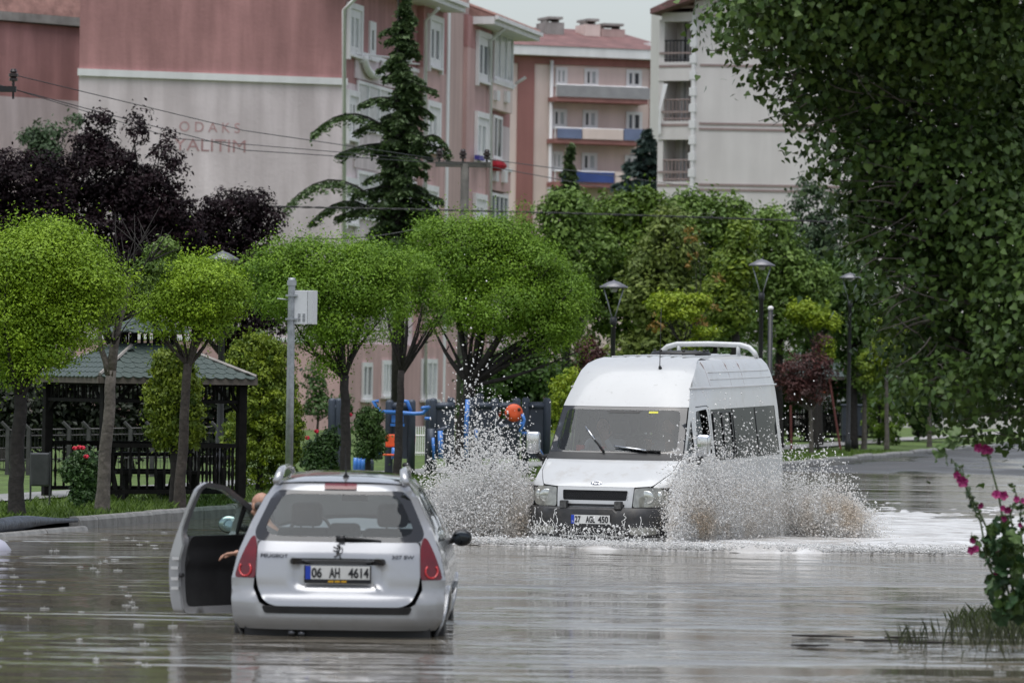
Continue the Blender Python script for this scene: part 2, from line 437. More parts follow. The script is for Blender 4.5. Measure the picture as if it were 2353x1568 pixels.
# ------------------------------------------------------------------ flood water
def water_material(name, foam):
    m = bpy.data.materials.new(name); m.use_nodes = True
    n = m.node_tree.nodes; l = m.node_tree.links; b = n['Principled BSDF']
    b.inputs['IOR'].default_value = 1.33; b.inputs['Roughness'].default_value = 0.06 if not foam else 0.25
    b.inputs['Specular IOR Level'].default_value = 0.5
    g = n.new('ShaderNodeNewGeometry')
    def noise(sc, det, mapscale=(1, 1, 1), dist=0.0):
        mp = n.new('ShaderNodeMapping'); mp.inputs['Scale'].default_value = mapscale
        l.new(g.outputs['Position'], mp.inputs['Vector'])
        t = n.new('ShaderNodeTexNoise'); t.inputs['Scale'].default_value = sc; t.inputs['Detail'].default_value = det; t.inputs['Distortion'].default_value = dist
        l.new(mp.outputs[0], t.inputs['Vector']); return t.outputs['Fac']
    def mth(op, a, bb):
        t = n.new('ShaderNodeMath'); t.operation = op
        for i, v in enumerate((a, bb)):
            if isinstance(v, (int, float)): t.inputs[i].default_value = v
            else: l.new(v, t.inputs[i])
        return t.outputs[0]
    big = noise(0.6, 2, (0.8, 1.5, 1)); mid = noise(2.0, 3, (0.6, 1.3, 1), 0.5); fine = noise(7.0, 3, (1, 1, 1))
    h = mth('ADD', mth('ADD', mth('MULTIPLY', big, 0.075), mth('MULTIPLY', mid, 0.030)), mth('MULTIPLY', fine, 0.0015))
    # calmer and rougher patches; the minibus's wash ruffles the open side of the street
    sx = n.new('ShaderNodeSeparateXYZ'); l.new(g.outputs['Position'], sx.inputs[0])
    mr = n.new('ShaderNodeMapRange'); mr.inputs['From Min'].default_value = -4; mr.inputs['From Max'].default_value = 2.5; mr.inputs['To Min'].default_value = 0.40; mr.inputs['To Max'].default_value = 1.05
    l.new(sx.outputs['X'], mr.inputs['Value'])
    pm_ = n.new('ShaderNodeMapRange'); pm_.interpolation_type = 'SMOOTHSTEP'; pm_.inputs['From Min'].default_value = .40; pm_.inputs['From Max'].default_value = .66; pm_.inputs['To Min'].default_value = .55; pm_.inputs['To Max'].default_value = 2.6
    l.new(noise(0.16, 3, (0.5, 1.6, 1), .6), pm_.inputs['Value'])
    h = mth('MULTIPLY', h, mth('MULTIPLY', mr.outputs[0], pm_.outputs[0]))
    vo = n.new('ShaderNodeTexVoronoi'); vo.inputs['Scale'].default_value = 1.6; l.new(g.outputs['Position'], vo.inputs['Vector'])   # rings where raindrops fall
    ring = mth('MULTIPLY', mth('SINE', mth('MULTIPLY', vo.outputs['Distance'], 55.0), 0.0), mth('MAXIMUM', mth('SUBTRACT', 0.26, vo.outputs['Distance']), 0.0))
    h = mth('ADD', h, mth('MULTIPLY', ring, 0.004))
    if foam: h = mth('ADD', h, mth('MULTIPLY', noise(4.0, 6, (0.7, 1.0, 1), 0.8), 0.07))
    bp = n.new('ShaderNodeBump'); bp.inputs['Strength'].default_value = 1.0; bp.inputs['Distance'].default_value = 1.0
    l.new(h, bp.inputs['Height']); l.new(bp.outputs[0], b.inputs['Normal'])
    rp = n.new('ShaderNodeValToRGB')
    if foam:
        l.new(noise(2.2, 8, (0.6, 1.0, 1), 0.6), rp.inputs['Fac'])
        rp.color_ramp.elements[0].position = 0.30; rp.color_ramp.elements[1].position = 0.62
        rp.color_ramp.elements[0].color = (0.30, 0.28, 0.255, 1); rp.color_ramp.elements[1].color = (0.66, 0.66, 0.66, 1)
    else:
        l.new(noise(0.12, 4), rp.inputs['Fac'])
        rp.color_ramp.elements[0].position = 0.35; rp.color_ramp.elements[1].position = 0.65
        rp.color_ramp.elements[0].color = (0.095, 0.082, 0.062, 1); rp.color_ramp.elements[1].color = (0.15, 0.135, 0.11, 1)
    l.new(rp.outputs[0], b.inputs['Base Color'])
    return m
m_water = water_material('muddy_flood_water', False)
m_foam = water_material('churned_water', True)
mb = MB(); pr = [KP(s, -0.01, 0) for s in range(-70, 90, 5)]
# sheet of water: from behind the camera to where the road climbs out of it
far = KP(92, 0.3, 0); near = KP(-75, 0.3, 0); n_off = KP(-75, -60, 0); f_off = KP(92, -60, 0)
mb.add([near, far, f_off, n_off], [(0, 3, 2, 1)])
tag(mb.build('water', m_water), kind='structure')

# ------------------------------------------------------------------ buildings
class Facade:
    def __init__(s, P0, P1):
        s.o = Vector((P0.x, P0.y, 0)); e = Vector((P1.x - P0.x, P1.y - P0.y, 0)); s.len = e.length; s.u = e.normalized()
        s.n = Vector((s.u.y, -s.u.x, 0))
        if s.n.dot(CAM - s.o) < 0: s.n = -s.n
    def at(s, x, y, off=0.0):
        d = ray(x, y); t = ((s.o + s.n * off) - CAM).dot(s.n) / d.dot(s.n); p = CAM + d * t
        return (p - s.o).dot(s.u), p.z
    def pt(s, u, z, off=0.0): p = s.o + s.u * u + s.n * off; return Vector((p.x, p.y, z))
    def rect(s, x0, y0, x1, y1, off=0.0):
        ym = (y0 + y1) / 2; xm = (x0 + x1) / 2
        return s.at(x0, ym, off)[0], s.at(x1, ym, off)[0], s.at(xm, y1, off)[1], s.at(xm, y0, off)[1]
    def box(s, mb, u0, u1, z0, z1, o0, o1):
        vs = [s.pt(u, z, o) for z in (z0, z1) for (u, o) in ((u0, o0), (u1, o0), (u1, o1), (u0, o1))]
        return mb.add(vs, ((0, 3, 2, 1), (4, 5, 6, 7), (0, 1, 5, 4), (1, 2, 6, 5), (2, 3, 7, 6), (3, 0, 4, 7)))
    def slab(s, name, m, parent, r, o0, o1):
        mb = MB(); s.box(mb, *r, o0, o1); return mb.build(name, m, parent)

m_red = mat('red_render', S(172, 126, 124), 0.85, var=0.12, vscale=0.45, streak=0.19, bump=0.01, bscale=8)
m_red2 = mat('brick_red_render', S(154, 106, 101), 0.85, var=0.08, vscale=0.4, streak=0.1)
m_pale = mat('pale_pink_render', S(212, 198, 199), 0.85, var=0.09, vscale=0.35, streak=0.14, bump=0.01, bscale=8)
m_rose = mat('rose_render', S(194, 160, 156), 0.85, var=0.08, vscale=0.35, streak=0.12)
m_dusty = mat('dusty_rose_render', S(186, 160, 154), 0.85, var=0.06, vscale=0.35, streak=0.1)
m_cream = mat('cream_render', S(226, 206, 198), 0.85, var=0.05, vscale=0.35, streak=0.06)
m_offwhite = mat('off_white_render', S(214, 208, 205), 0.85, var=0.05, vscale=0.4, streak=0.05)
m_groove = mat('groove_line', S(150, 132, 128), 0.85, var=0.1)
m_bwhite = mat('white_trim', S(228, 226, 226), 0.6, var=0.06, vscale=0.8, streak=0.06)
m_tile = mat('roof_tiles', S(118, 86, 84), 0.8, var=0.25, vscale=1.2, streak=0.12, bump=0.03, bscale=6)
m_tile2 = mat('old_roof_tiles', S(156, 120, 112), 0.85, var=0.3, vscale=2.0, bump=0.03, bscale=5)
m_pane = mat('window_glass', S(92, 98, 104), 0.06, var=0.3, vscale=0.7, spec=0.8)
m_pane_d = mat('dark_window_glass', S(52, 55, 60), 0.06, var=0.3, vscale=0.7, spec=0.8)
m_curtain = mat('curtain_behind_glass', S(178, 182, 184), 0.15, var=0.14, vscale=2.5, spec=0.6)
m_concrete = mat('concrete', S(150, 146, 142), 0.8, var=0.2, vscale=1.5, streak=0.15)
m_bluecloth = mat('blue_balcony_cloth', S(58, 78, 140), 0.7, var=0.15, vscale=1.5, streak=0.1)
m_bluegrey = mat('blue_grey_panel', S(112, 122, 152), 0.6, var=0.15, vscale=1.5)
m_corr = mat('corrugated_sheet', S(150, 148, 150), 0.5, var=0.12, vscale=2)
m_iron = mat('dark_iron', (0.02, 0.02, 0.022), 0.45, 0.3)

def window(fac, r, parent, pane_m, off=0.0, nx=2, fw=0.09, frame=m_bwhite, sill=True, proud=0.07, surround=0.0):
    """a window: frame bars standing proud of the wall, glass set back behind them, a sill below"""
    u0, u1, z0, z1 = r
    if u1 < u0: u0, u1 = u1, u0
    mb = MB(); sgn = 1
    if surround:
        for a in ((u0 - surround, u0, z0 - surround, z1 + surround), (u1, u1 + surround, z0 - surround, z1 + surround), (u0, u1, z1, z1 + surround)):
            fac.box(mb, *a, off + 0.0, off + proud + 0.06)
    fac.box(mb, u0, u0 + fw, z0, z1, off, off + proud); fac.box(mb, u1 - fw, u1, z0, z1, off, off + proud)
    fac.box(mb, u0 + fw, u1 - fw, z1 - fw, z1, off, off + proud - .002); fac.box(mb, u0 + fw, u1 - fw, z0, z0 + fw, off, off + proud - .002)
    for i in range(1, nx):
        c = u0 + (u1 - u0) * i / nx * (0.92 if nx == 2 else 1); fac.box(mb, c - fw * .45, c + fw * .45, z0 + fw, z1 - fw, off, off + proud - .004)
    w = mb.build('window', frame, parent)
    for i in range(nx):
        a = u0 + fw + (u1 - u0 - 2 * fw) * i / nx; b = u0 + fw + (u1 - u0 - 2 * fw) * (i + 1) / nx
        fac.slab('pane', pane_m if not isinstance(pane_m, (list, tuple)) else pane_m[i % len(pane_m)], w, (a, b, z0 + fw, z1 - fw), off + 0.002, off + 0.025)
    if sill: fac.slab('sill', frame, w, (u0 - 0.08, u1 + 0.08, z0 - 0.09, z0), off, off + proud + 0.1)
    return w
def prism(mb, pts, z0, z1):
    n = len(pts); vs = [(p.x, p.y, z0) for p in pts] + [(p.x, p.y, z1) for p in pts]
    return mb.add(vs, [tuple(range(n))[::-1], tuple(range(n, 2 * n))] + [(i, (i + 1) % n, n + (i + 1) % n, n + i) for i in range(n)])
def hip_roof(pts, z, over, rise, m, parent, name='roof', edge_m=None):
    c = sum(pts, Vector((0, 0, 0))) / len(pts)
    mb = MB(); ev = [c + (p - c) * (1 + over / (p - c).length) for p in pts]
    top = [c + (p - c) * 0.25 for p in pts]; n = len(pts)
    vs = [(p.x, p.y, z) for p in ev] + [(p.x, p.y, z + rise) for p in top]
    mb.add(vs, [(i, (i + 1) % n, n + (i + 1) % n, n + i) for i in range(n)] + [tuple(range(n, 2 * n)), tuple(range(n))[::-1]])
    r = mb.build(name, m, parent)
    if edge_m:
        e = MB(); prism(e, ev, z - 0.32, z - 0.003); e.build('eaves', edge_m, r)
    return r
def drainpipe(fac, x, y0, y1, off, parent, elbow=None, r=0.07):
    a = fac.at(x, y0, off); b = fac.at(x, y1, off); path = [fac.pt(b[0], b[1], off), fac.pt(a[0], a[1], off)]
    if elbow:
        e = fac.at(elbow[0], elbow[1], off + 0.6); path.append(fac.pt(e[0], e[1], off + 0.6))
    mb = MB(); mb.tube(path, r, 8); return mb.build('drainpipe', m_bwhite, parent, True)

# --- the large pink block with the painted gable
bA = thing('apartment_building', 'long pink and red apartment block with faded red lettering on its blank end wall', 'building', W(787, 1000, 158).xy.to_3d())
bA.location = (0, 0, 0)
a0 = W(178, 400, 155); a1 = W(787, 400, 158)
fg = Facade(a0, a1)
fs = Facade(a1, Vector((a1.x + 0.2 * 31, a1.y + 31, 0)))
a2 = fs.pt(28.5, 0); a3 = a2 + (a0 - a1)
zb = fg.at(482, 176)[1]; zg = fg.at(700, 786)[1]
foot = [Vector((p.x, p.y, 0)) for p in (a0, a1, a2, a3)]
mb = MB(); prism(mb, foot, -0.6, zb); mb.build('wall', m_pale, bA)
mb = MB(); prism(mb, foot, zb, 15.75); mb.build('wall', m_red, bA)
fg.slab('string_course', m_bwhite, bA, (-0.05, fg.len + 0.1, zb - 0.13, zb + 0.10), 0, 0.10)
fg.slab('plinth', m_rose, bA, (0, fg.len, -0.5, zg), 0, 0.04)
fg.slab('string_course', m_bwhite, bA, (0, fg.len, zg, zg + 0.14), 0, 0.09)
m_faded = mat('faded_red_paint', S(178, 140, 140), 0.9, var=0.22, vscale=1.2)
for sx_, x0, x1, y0, y1 in (('ODAKS', 412, 551, 281, 304), ('YALITIM', 400, 564, 320, 348)):
    u0, u1, z0, z1 = fg.rect(x0, y0, x1, y1)
    M = Matrix.Translation(fg.pt((u0 + u1) / 2, (z0 + z1) / 2, 0.004)) @ Matrix((( fg.u.x, 0, fg.n.x, 0), (fg.u.y, 0, fg.n.y, 0), (0, 1, 0, 0), (0, 0, 0, 1)))
    t = text_obj('lettering', ' '.join(sx_) if sx_ == 'ODAKS' else sx_, 1.0, m_faded, bA, Matrix.Identity(4), depth=0.003, bold=0.0)
    xs = [v.co.x for v in t.data.vertices]; ys = [v.co.y for v in t.data.vertices]
    t.data.transform(M @ Matrix.Diagonal(((u1 - u0) / (max(xs) - min(xs)), (z1 - z0) / (max(ys) - min(ys)), 1, 1)) @ Matrix.Translation((-(max(xs) + min(xs)) / 2, -(max(ys) + min(ys)) / 2, 0)))
    t['label'] = 'faded red painted letters ' + sx_
def c2(x0, y0, x1, y1): return (571.2 + .3857 * x0, .3857 * y0, 571.2 + .3857 * x1, .3857 * y1)
def frect(fac, r, off=0.0): return fac.rect(*r, off)
# bays of the long side: coloured wall panels between pilasters
def bay(x0, x1, m, o1, y0=-30, y1=2700, ztop=15.74):
    u0 = fs.at(571.2 + .3857 * x0, 300, o1)[0]; u1 = fs.at(571.2 + .3857 * x1, 300, o1)[0]
    z0 = max(-0.5, fs.at(571.2 + .3857 * (x0 + x1) / 2, .3857 * y1, o1)[1]); z1 = min(ztop, fs.at(571.2 + .3857 * (x0 + x1) / 2, .3857 * y0, o1)[1])
    return fs.slab('wall_panel', m, bA, (u0, u1, z0, z1), -0.05, o1)
bay(1035, 1185, m_rose, 0.25); bay(1192, 1292, m_dusty, 0.10); bay(1296, 1440, m_rose, 0.25)
bay(1035, 1185, m_red, 0.254, -30, 420); bay(1296, 1440, m_red, 0.254, -30, 300)
bay(1180, 1194, m_bwhite, 0.30)
WINS = [((590, 60, 655, 330), m_curtain), ((583, 575, 632, 828), m_pane_d), ((573, 1095, 630, 1330), m_curtain)]
for r, m in WINS: window(fs, frect(fs, c2(*r), 0.02), bA, m, 0.02, 2, 0.28, surround=0.2)
for r, m in (((1068, 132, 1135, 400), m_pane), ((1056, 640, 1120, 900), m_curtain), ((1040, 1140, 1105, 1330), m_curtain), ((1358, 228, 1425, 488), m_pane), ((1350, 705, 1412, 955), m_curtain), ((1340, 1190, 1396, 1400), m_curtain)):
    window(fs, frect(fs, c2(*r), 0.26), bA, m, 0.26, 2, 0.3, surround=0.22)
# recessed balconies with parapets, enclosed glazing and rails
def balcony(x0, x1, yt, yb_, m, o=0.9, parent=bA, fac=fs, conv=c2, name='balcony', bottom=None):
    r = frect(fac, conv(x0, yt, x1, yb_), o); b = fac.slab(name, m, parent, r, -0.1, o)
    fac.slab('balcony_cap', m_bwhite, b, (r[0] - .05, r[1] + .05, r[3] - 0.06, r[3] + .07), -0.1, o + .06)
    return b
balcony(636, 1028, 372, 520, m_pale, 0.05)
balcony(630, 1022, 805, 1035, m_pale, 0.05)
balcony(1452, 1572, 505, 662, m_cream, 0.3); balcony(1444, 1560, 1005, 1140, m_rose, 0.3)
for r, m, n_ in (((640, 530, 1022, 800), m_curtain, 6), ((640, 1050, 1020, 1330), m_curtain, 6)):
    window(fs, frect(fs, c2(*r), 0.02), bA, m, 0.02, n_, 0.12, sill=False)
for r in ((712, 130, 748, 352), (905, 130, 945, 352)): window(fs, frect(fs, c2(*r), 0.0), bA, m_pane_d, 0.0, 1, 0.3)
for r, m, n_ in (((1455, 200, 1568, 488), m_curtain, 3), ((1437, 1155, 1537, 1330), m_pane, 4), ((1450, 690, 1502, 950), m_pane_d, 2)):
    window(fs, frect(fs, c2(*r), 0.2), bA, m, 0.2, n_, 0.12)
# half-round ornament on the balcony and hanging brackets on the parapets
rr = frect(fs, c2(672, 352, 790, 450), 0.1); cu_, cz_ = (rr[0] + rr[1]) / 2, rr[3]
mb = MB(); mb.tube([fs.pt(cu_ + math.cos(t) * (rr[1] - rr[0]) / 2, cz_ + math.sin(t) * (rr[3] - rr[2]), 0.2) for t in np.linspace(-math.pi, 0, 14)], 0.13, 8); mb.build('ornament', m_bwhite, bA, True)
for (x, y0, y1) in ((1485, 540, 600), (1545, 545, 612), (1478, 1020, 1080), (1530, 1020, 1088)):
    r = frect(fs, c2(x - 9, y0, x + 9, y1), 0.42); fs.slab('bracket', m_bwhite, bA, r, 0.3, 0.45)
mb = MB()
for yy in (322, 345):
    p, q = fs.at(571.2 + .3857 * 640, .3857 * yy, 0.1), fs.at(571.2 + .3857 * 1028, .3857 * (yy + 40), 0.1); mb.tube([fs.pt(*p, 0.1), fs.pt(*q, 0.1)], 0.035, 6)
mb.build('railing', m_bwhite, bA)
drainpipe(fs, 571.2 + .3857 * 568, .3857 * 60, 560, 0.35, bA, (571.2 + .3857 * 640, -4))
drainpipe(fs, 571.2 + .3857 * 1052, .3857 * 125, 1010, 0.4, bA, (571.2 + .3857 * 1130, .3857 * 52))
drainpipe(fs, 571.2 + .3857 * 1440, .3857 * 245, 1010, 0.4, bA, (571.2 + .3857 * 1520, .3857 * 175))
# ground floor windows seen under the tree crowns
for r, m, n_ in (((830, 832, 852, 917), m_pane, 2), ((876, 827, 911, 909), m_curtain, 5), ((966, 824, 1001, 917), m_curtain, 3)):
    window(fs, frect(fs, r, 0.3), bA, m, 0.3, n_, 0.16)
fs.slab('plinth', m_rose, bA, (0.05, 28.4, -0.5, zg), -0.05, 0.29)
r = frect(fs, (912, 930, 940, 1020), 0.3); fs.slab('door', m_bwhite, bA, r, 0.29, 0.36)
# stepped eaves and tiled roof
e1 = fs.at(1066, 30, 0.9); e2 = fs.at(1212, 78, 0.9)
ua = fs.at(1040, 30, 0.6)[0]; ub = fs.at(1095, 60, 0.4)[0]
def roof_part(u0, u1, z, over, nm='roof'):
    mb = MB()
    vs = [fs.pt(u0, z, over), fs.pt(u1, z, over), fs.pt(u1, z + 2.4, -5.5), fs.pt(u0, z + 2.4, -5.5), fs.pt(u1, z, -11.5), fs.pt(u0, z, -11.5)]
    mb.add(vs, [(0, 1, 2, 3), (3, 2, 4, 5), (1, 4, 2), (0, 3, 5), (0, 5, 4, 1)]); r = mb.build(nm, m_tile2, bA)
    fs.slab('eaves', m_bwhite, r, (u0 + .01, u1 - .01, z - 0.30, z - 0.004), -0.3, over - .02)
    t = MB()                                       # a row of cover tiles along the eaves
    uu = u0 + .1
    while uu < u1: t.tube([fs.pt(uu, z + 0.05, over), fs.pt(uu, z + 0.05 + 2.38 * .25, over - (over + 5.5) * .25)], 0.09, 6); uu += 0.34
    t.build('tile_rows', m_tile2, r)['kind'] = 'stuff'
    fs.slab('gutter', m_bwhite, r, (u0, u1, z - 0.12, z + 0.03), over, over + 0.12)
roof_part(-0.9, ua, 15.75, 1.1); roof_part(ub, 28.9, 15.75, 1.1)
mb = MB(); fs.box(mb, ua, ub, 15.7, 16.9, -11, 0.10); mb.build('stair_tower', m_dusty, bA)
# laundry, flower pots and the red towel on the balcony
mb = MB(); p = fs.at(571.2 + .3857 * 1478, .3857 * 985, 0.5); mb.ball(fs.pt(*p, 0.5), (0.35, 0.3, 0.22), 8, 6); p2 = fs.at(571.2 + .3857 * 1500, .3857 * 990, 0.5); mb.ball(fs.pt(*p2, 0.5), (0.25, 0.3, 0.15), 8, 6)
tag(mb.build('balcony_flowers', mat('red_geranium', S(170, 30, 48), 0.8, var=0.4, vscale=8)), 'red flowers spilling over a pink balcony parapet', 'flowers')
mb = MB(); r = frect(fs, c2(1356, 928, 1392, 955), 0.5); fs.box(mb, *r, 0.42, 0.6)
tag(mb.build('flower_box', mat('violet_plastic', S(70, 66, 150), 0.5)), 'violet flower box on an upper window sill of the pink block', 'planter')

# --- cream and red block in the middle distance
bB = thing('apartment_building', 'cream apartment block with red pilasters, brown tiled roof and blue balconies', 'building')
def c3(x0, y0, x1, y1): return (1142.5 + .3857 * x0, .3857 * y0, 1142.5 + .3857 * x1, .3857 * y1)
b0 = W(1142, 300, 226); b1 = W(1530, 300, 229)
fb = Facade(b0, b1); fb.u = fb.u
nb_ = -fb.n * 14
ft = [Vector((p.x, p.y, 0)) for p in (b0, b1, b1 + nb_, b0 + nb_)]
zE = fb.at(1330, 133)[1]
mb = MB(); prism(mb, ft, -0.6, zE); mb.build('wall', m_cream, bB)
for r in ((118, 345, 215, 1480), (90, 345, 970, 392), (905, 392, 970, 1480)):
    rr = frect(fb, c3(*r), 0.12); fb.slab('pilaster', m_red2, bB, (rr[0], rr[1], max(-.5, rr[2]), min(rr[3], zE - .01)), -0.02, 0.12 + (0.004 if r[0] == 90 else 0))
fb.slab('eaves', m_bwhite, bB, (-0.4, fb.len + 0.4, zE, zE + 0.45), -0.5, 0.75)
mb = MB(); zR = fb.at(1330, 74)[1] + 0.6
vs = [fb.pt(-0.5, zE + .46, .8), fb.pt(fb.len + .5, zE + .46, .8), fb.pt(fb.len - 0.5, zR, -6), fb.pt(0.0, zR, -6), fb.pt(fb.len + .5, zE + .46, -14.5), fb.pt(-.5, zE + .46, -14.5)]
mb.add(vs, [(0, 1, 2, 3), (3, 2, 4, 5), (1, 4, 2), (0, 3, 5), (0, 5, 4, 1)]); roofB = mb.build('roof', m_tile, bB)
for (x0, y0, x1, y1, m) in ((272, 138, 380, 240, m_concrete), (506, 150, 596, 250, m_cream), (602, 178, 742, 230, m_dusty)):
    rr = frect(fb, c3(x0, y0, x1, y1), -4); ch = fb.slab('chimney', m, roofB, (rr[0], rr[1], rr[2] - 0.6, rr[3]), -5, -3.6)
    fb.slab('chimney_cap', m_concrete, ch, (rr[0] + .1, rr[1] - .1, rr[3] + .16, rr[3] + .28), -5.1, -3.5)
    c = MB()
    for uu in (rr[0] + .15, rr[1] - .25):
        fb.box(c, uu, uu + .1, rr[3], rr[3] + .17, -4.8, -3.9)
    c.build('chimney_post', m_concrete, ch)
rr = frect(fb, c3(890, 257, 950, 285), -1.0); mb = MB(); fb.box(mb, rr[0], rr[1], rr[2], rr[3], -2.0, -0.7); mb.build('skylight', m_bwhite, roofB)
k = 0
for r in ((345, 402, 415, 507), (516, 410, 600, 516), (765, 418, 858, 522), (325, 650, 412, 760), (506, 656, 596, 765), (764, 666, 860, 786), (320, 902, 388, 1012), (500, 910, 592, 1020), (756, 925, 850, 1040), (940, 537, 972, 640)):
    k += 1
    window(fb, frect(fb, c3(*r), 0.02 if r[0] < 900 else .13), bB, [m_pane_d, m_curtain] if k % 3 else [m_pane, m_pane_d], 0.02 if r[0] < 900 else .13, 2, 0.16, surround=0.0)
def bal(x0, x1, yt, ys, yb_, panels, m_slab=m_red2):
    rr = frect(fb, c3(x0, ys, x1, yb_), 1.2); s_ = fb.slab('balcony_slab', m_slab, bB, rr, -0.05, 1.2)
    rp_ = frect(fb, c3(x0, yt, x1, ys), 1.2)
    mb = MB(); mb.tube([fb.pt(rr[0], rp_[3], 1.15), fb.pt(rr[1], rp_[3], 1.15)], 0.05, 6)
    u = rr[0]
    while u < rr[1]: mb.tube([fb.pt(u, rr[3], 1.15), fb.pt(u, rp_[3], 1.15)], 0.025, 5); u += 0.35
    mb.build('railing', m_bwhite, s_)
    for (xa, xb, m) in panels:
        q = frect(fb, c3(xa, yt, xb, ys), 1.18); fb.slab('balcony_panel', m, s_, (q[0], q[1], rr[3] + .01, q[3]), 1.17, 1.26)
bal(352, 895, 515, 585, 612, [(355, 905, m_corr)])
bal(345, 872, 770, 832, 860, [(355, 500, m_bluegrey), (505, 745, m_cream), (752, 872, m_bluegrey)])
bal(345, 860, 1025, 1088, 1116, [(380, 692, m_bluecloth), (700, 850, m_cream)])
rr = frect(fb, c3(318, 345, 330, 1200), 0.2); mb = MB(); mb.tube([fb.pt(rr[0], 0, .2), fb.pt(rr[0], zE - .2, .2)], 0.09, 8); mb.build('drainpipe', m_bwhite, bB, True)

# --- off-white block on the right
bC = thing('apartment_building', 'off-white apartment block with blank side wall and stacked corner loggias', 'building')
c0 = W(1592, 300, 196); c1 = W(2352, 300, 197.2)
fc = Facade(c0, c1)
cl = W(1512, 300, 196.6)
fl = Facade(cl, c0)
nc = -fc.n * 16
ft = [Vector((p.x, p.y, 0)) for p in (c0, c1, c1 + nc, c0 + nc)]
mb = MB(); prism(mb, ft, -0.6, fc.at(1700, -40)[1]); mb.build('wall', m_offwhite, bC)
for y in (393, 740, 772, 1103, 1133, 97):
    r = frect(fc, c3(1175, y - 5, 1900, y + 5), 0.0); z = fc.at(1142.5 + .3857 * 1400, .3857 * y)[1]
    fc.slab('groove', m_groove, bC, (0.25, fc.len, z - 0.05, z + 0.05), 0, 0.03)
# loggia column: slabs, back wall, side wall, parapets, rails, doors
zt = fl.at(1560, 45)[1]
Ll = fl.len
fl.slab('loggia_back_wall', m_offwhite, bC, (0, Ll, -0.5, zt), -1.7, -1.5)
fl.slab('loggia_side_wall', m_offwhite, bC, (-0.02, 0.22, -0.5, zt), -1.5, 0.0)
lev = []
for (yt, yb_) in ((130, 370), (482, 722), (832, 1082), (1190, 1440)):
    zt_ = fl.at(1555, .3857 * yt)[1]; zb_ = fl.at(1555, .3857 * yb_)[1]; lev.append((zt_, zb_))
prev_top = zt
for i, (zt_, zb_) in enumerate(lev):
    p_ = fl.slab('loggia_parapet', m_offwhite, bC, (0.0, Ll, zt_, prev_top), -0.3, 0.05)
    fl.slab('groove', m_groove, p_, (0.02, Ll, zt_ + 0.55, zt_ + 0.66), 0.05, 0.07); fl.slab('groove', m_groove, p_, (0.02, Ll, zt_ + 1.12, zt_ + 1.2), 0.05, 0.07)
    fl.slab('loggia_floor', m_concrete, bC, (0.22, Ll, zb_ - 0.15, zb_), -1.5, -0.3)
    mb = MB()
    for z in (zb_ + 0.9, zb_ + 0.1): mb.tube([fl.pt(0.2, z, -.05), fl.pt(Ll, z, -.05)], 0.035, 6)
    u = 0.3
    while u < Ll: mb.tube([fl.pt(u, zb_, -.05), fl.pt(u, zb_ + 0.9, -.05)], 0.02, 4); u += 0.16
    mb.build('railing', m_groove if i else m_iron, bC)
    window(fl, (Ll * .28, Ll * .70, zb_, zb_ + 2.05), bC, m_pane_d if i == 0 else m_curtain, -1.5, 2, 0.14, sill=False)
    prev_top = zb_
fl.slab('loggia_parapet', m_offwhite, bC, (0.0, Ll, -.5, prev_top), -0.3, 0.05)
mb = MB(); z = -.3                                         # toothed corner strip
while z < fl.at(1580, 36)[1]: fl.box(mb, Ll - .16, Ll + 0.12, z, z + 0.34, -0.1, 0.12); fl.box(mb, Ll - .08, Ll + 0.07, z + 0.34, z + 0.68, -0.1, 0.10); z += 0.68
mb.build('quoin_strip', m_bwhite, bC)
mb = MB()                                                  # overhanging eaves, rising to the gable
pA = fl.at(1495, 33, 0.8); pB = fl.at(1556, 12, 0.8); pC = fl.at(1640, -22, 0.8)
for (p, q) in ((pA, pB), (pB, pC)):
    mb.add([fl.pt(p[0], p[1], .9), fl.pt(q[0], q[1], .9), fl.pt(q[0], q[1] + .35, .9), fl.pt(p[0], p[1] + .22, .9), fl.pt(p[0], p[1], -8), fl.pt(q[0], q[1], -8), fl.pt(q[0], q[1] + .35, -8), fl.pt(p[0], p[1] + .22, -8)],
           ((0, 1, 2, 3), (7, 6, 5, 4), (0, 4, 5, 1), (3, 2, 6, 7), (0, 3, 7, 4), (1, 5, 6, 2)))
mb.build('roof', m_tile, bC)
fl.slab('gable_wall', m_offwhite, bC, (0.1, Ll, zt - .02, pB[1] - .25), -1.7, 0.04)
# hanging white cloth in a loggia
r = frect(fl, c3(960, 500, 1008, 800), 0.2)
mb = MB(); mb.add([fl.pt(r[0] + .15, r[3], .12), fl.pt(r[1], r[3], .12), fl.pt(r[1] - .25, (r[2] + r[3]) / 2, .2), fl.pt(r[0] + .1, r[2], .16), fl.pt(r[0] - .05, r[2], .12), fl.pt(r[0], (r[2] + r[3]) / 2, .2)], [(0, 1, 2, 5), (5, 2, 3, 4)])
mb.add([(p[0], p[1] + .04, p[2]) for p in mb.v[:6]], [(5, 2, 1, 0), (4, 3, 2, 5)])
tag(mb.build('hanging_cloth', m_bwhite), 'long white cloth hanging from a loggia of the off-white block', 'cloth')

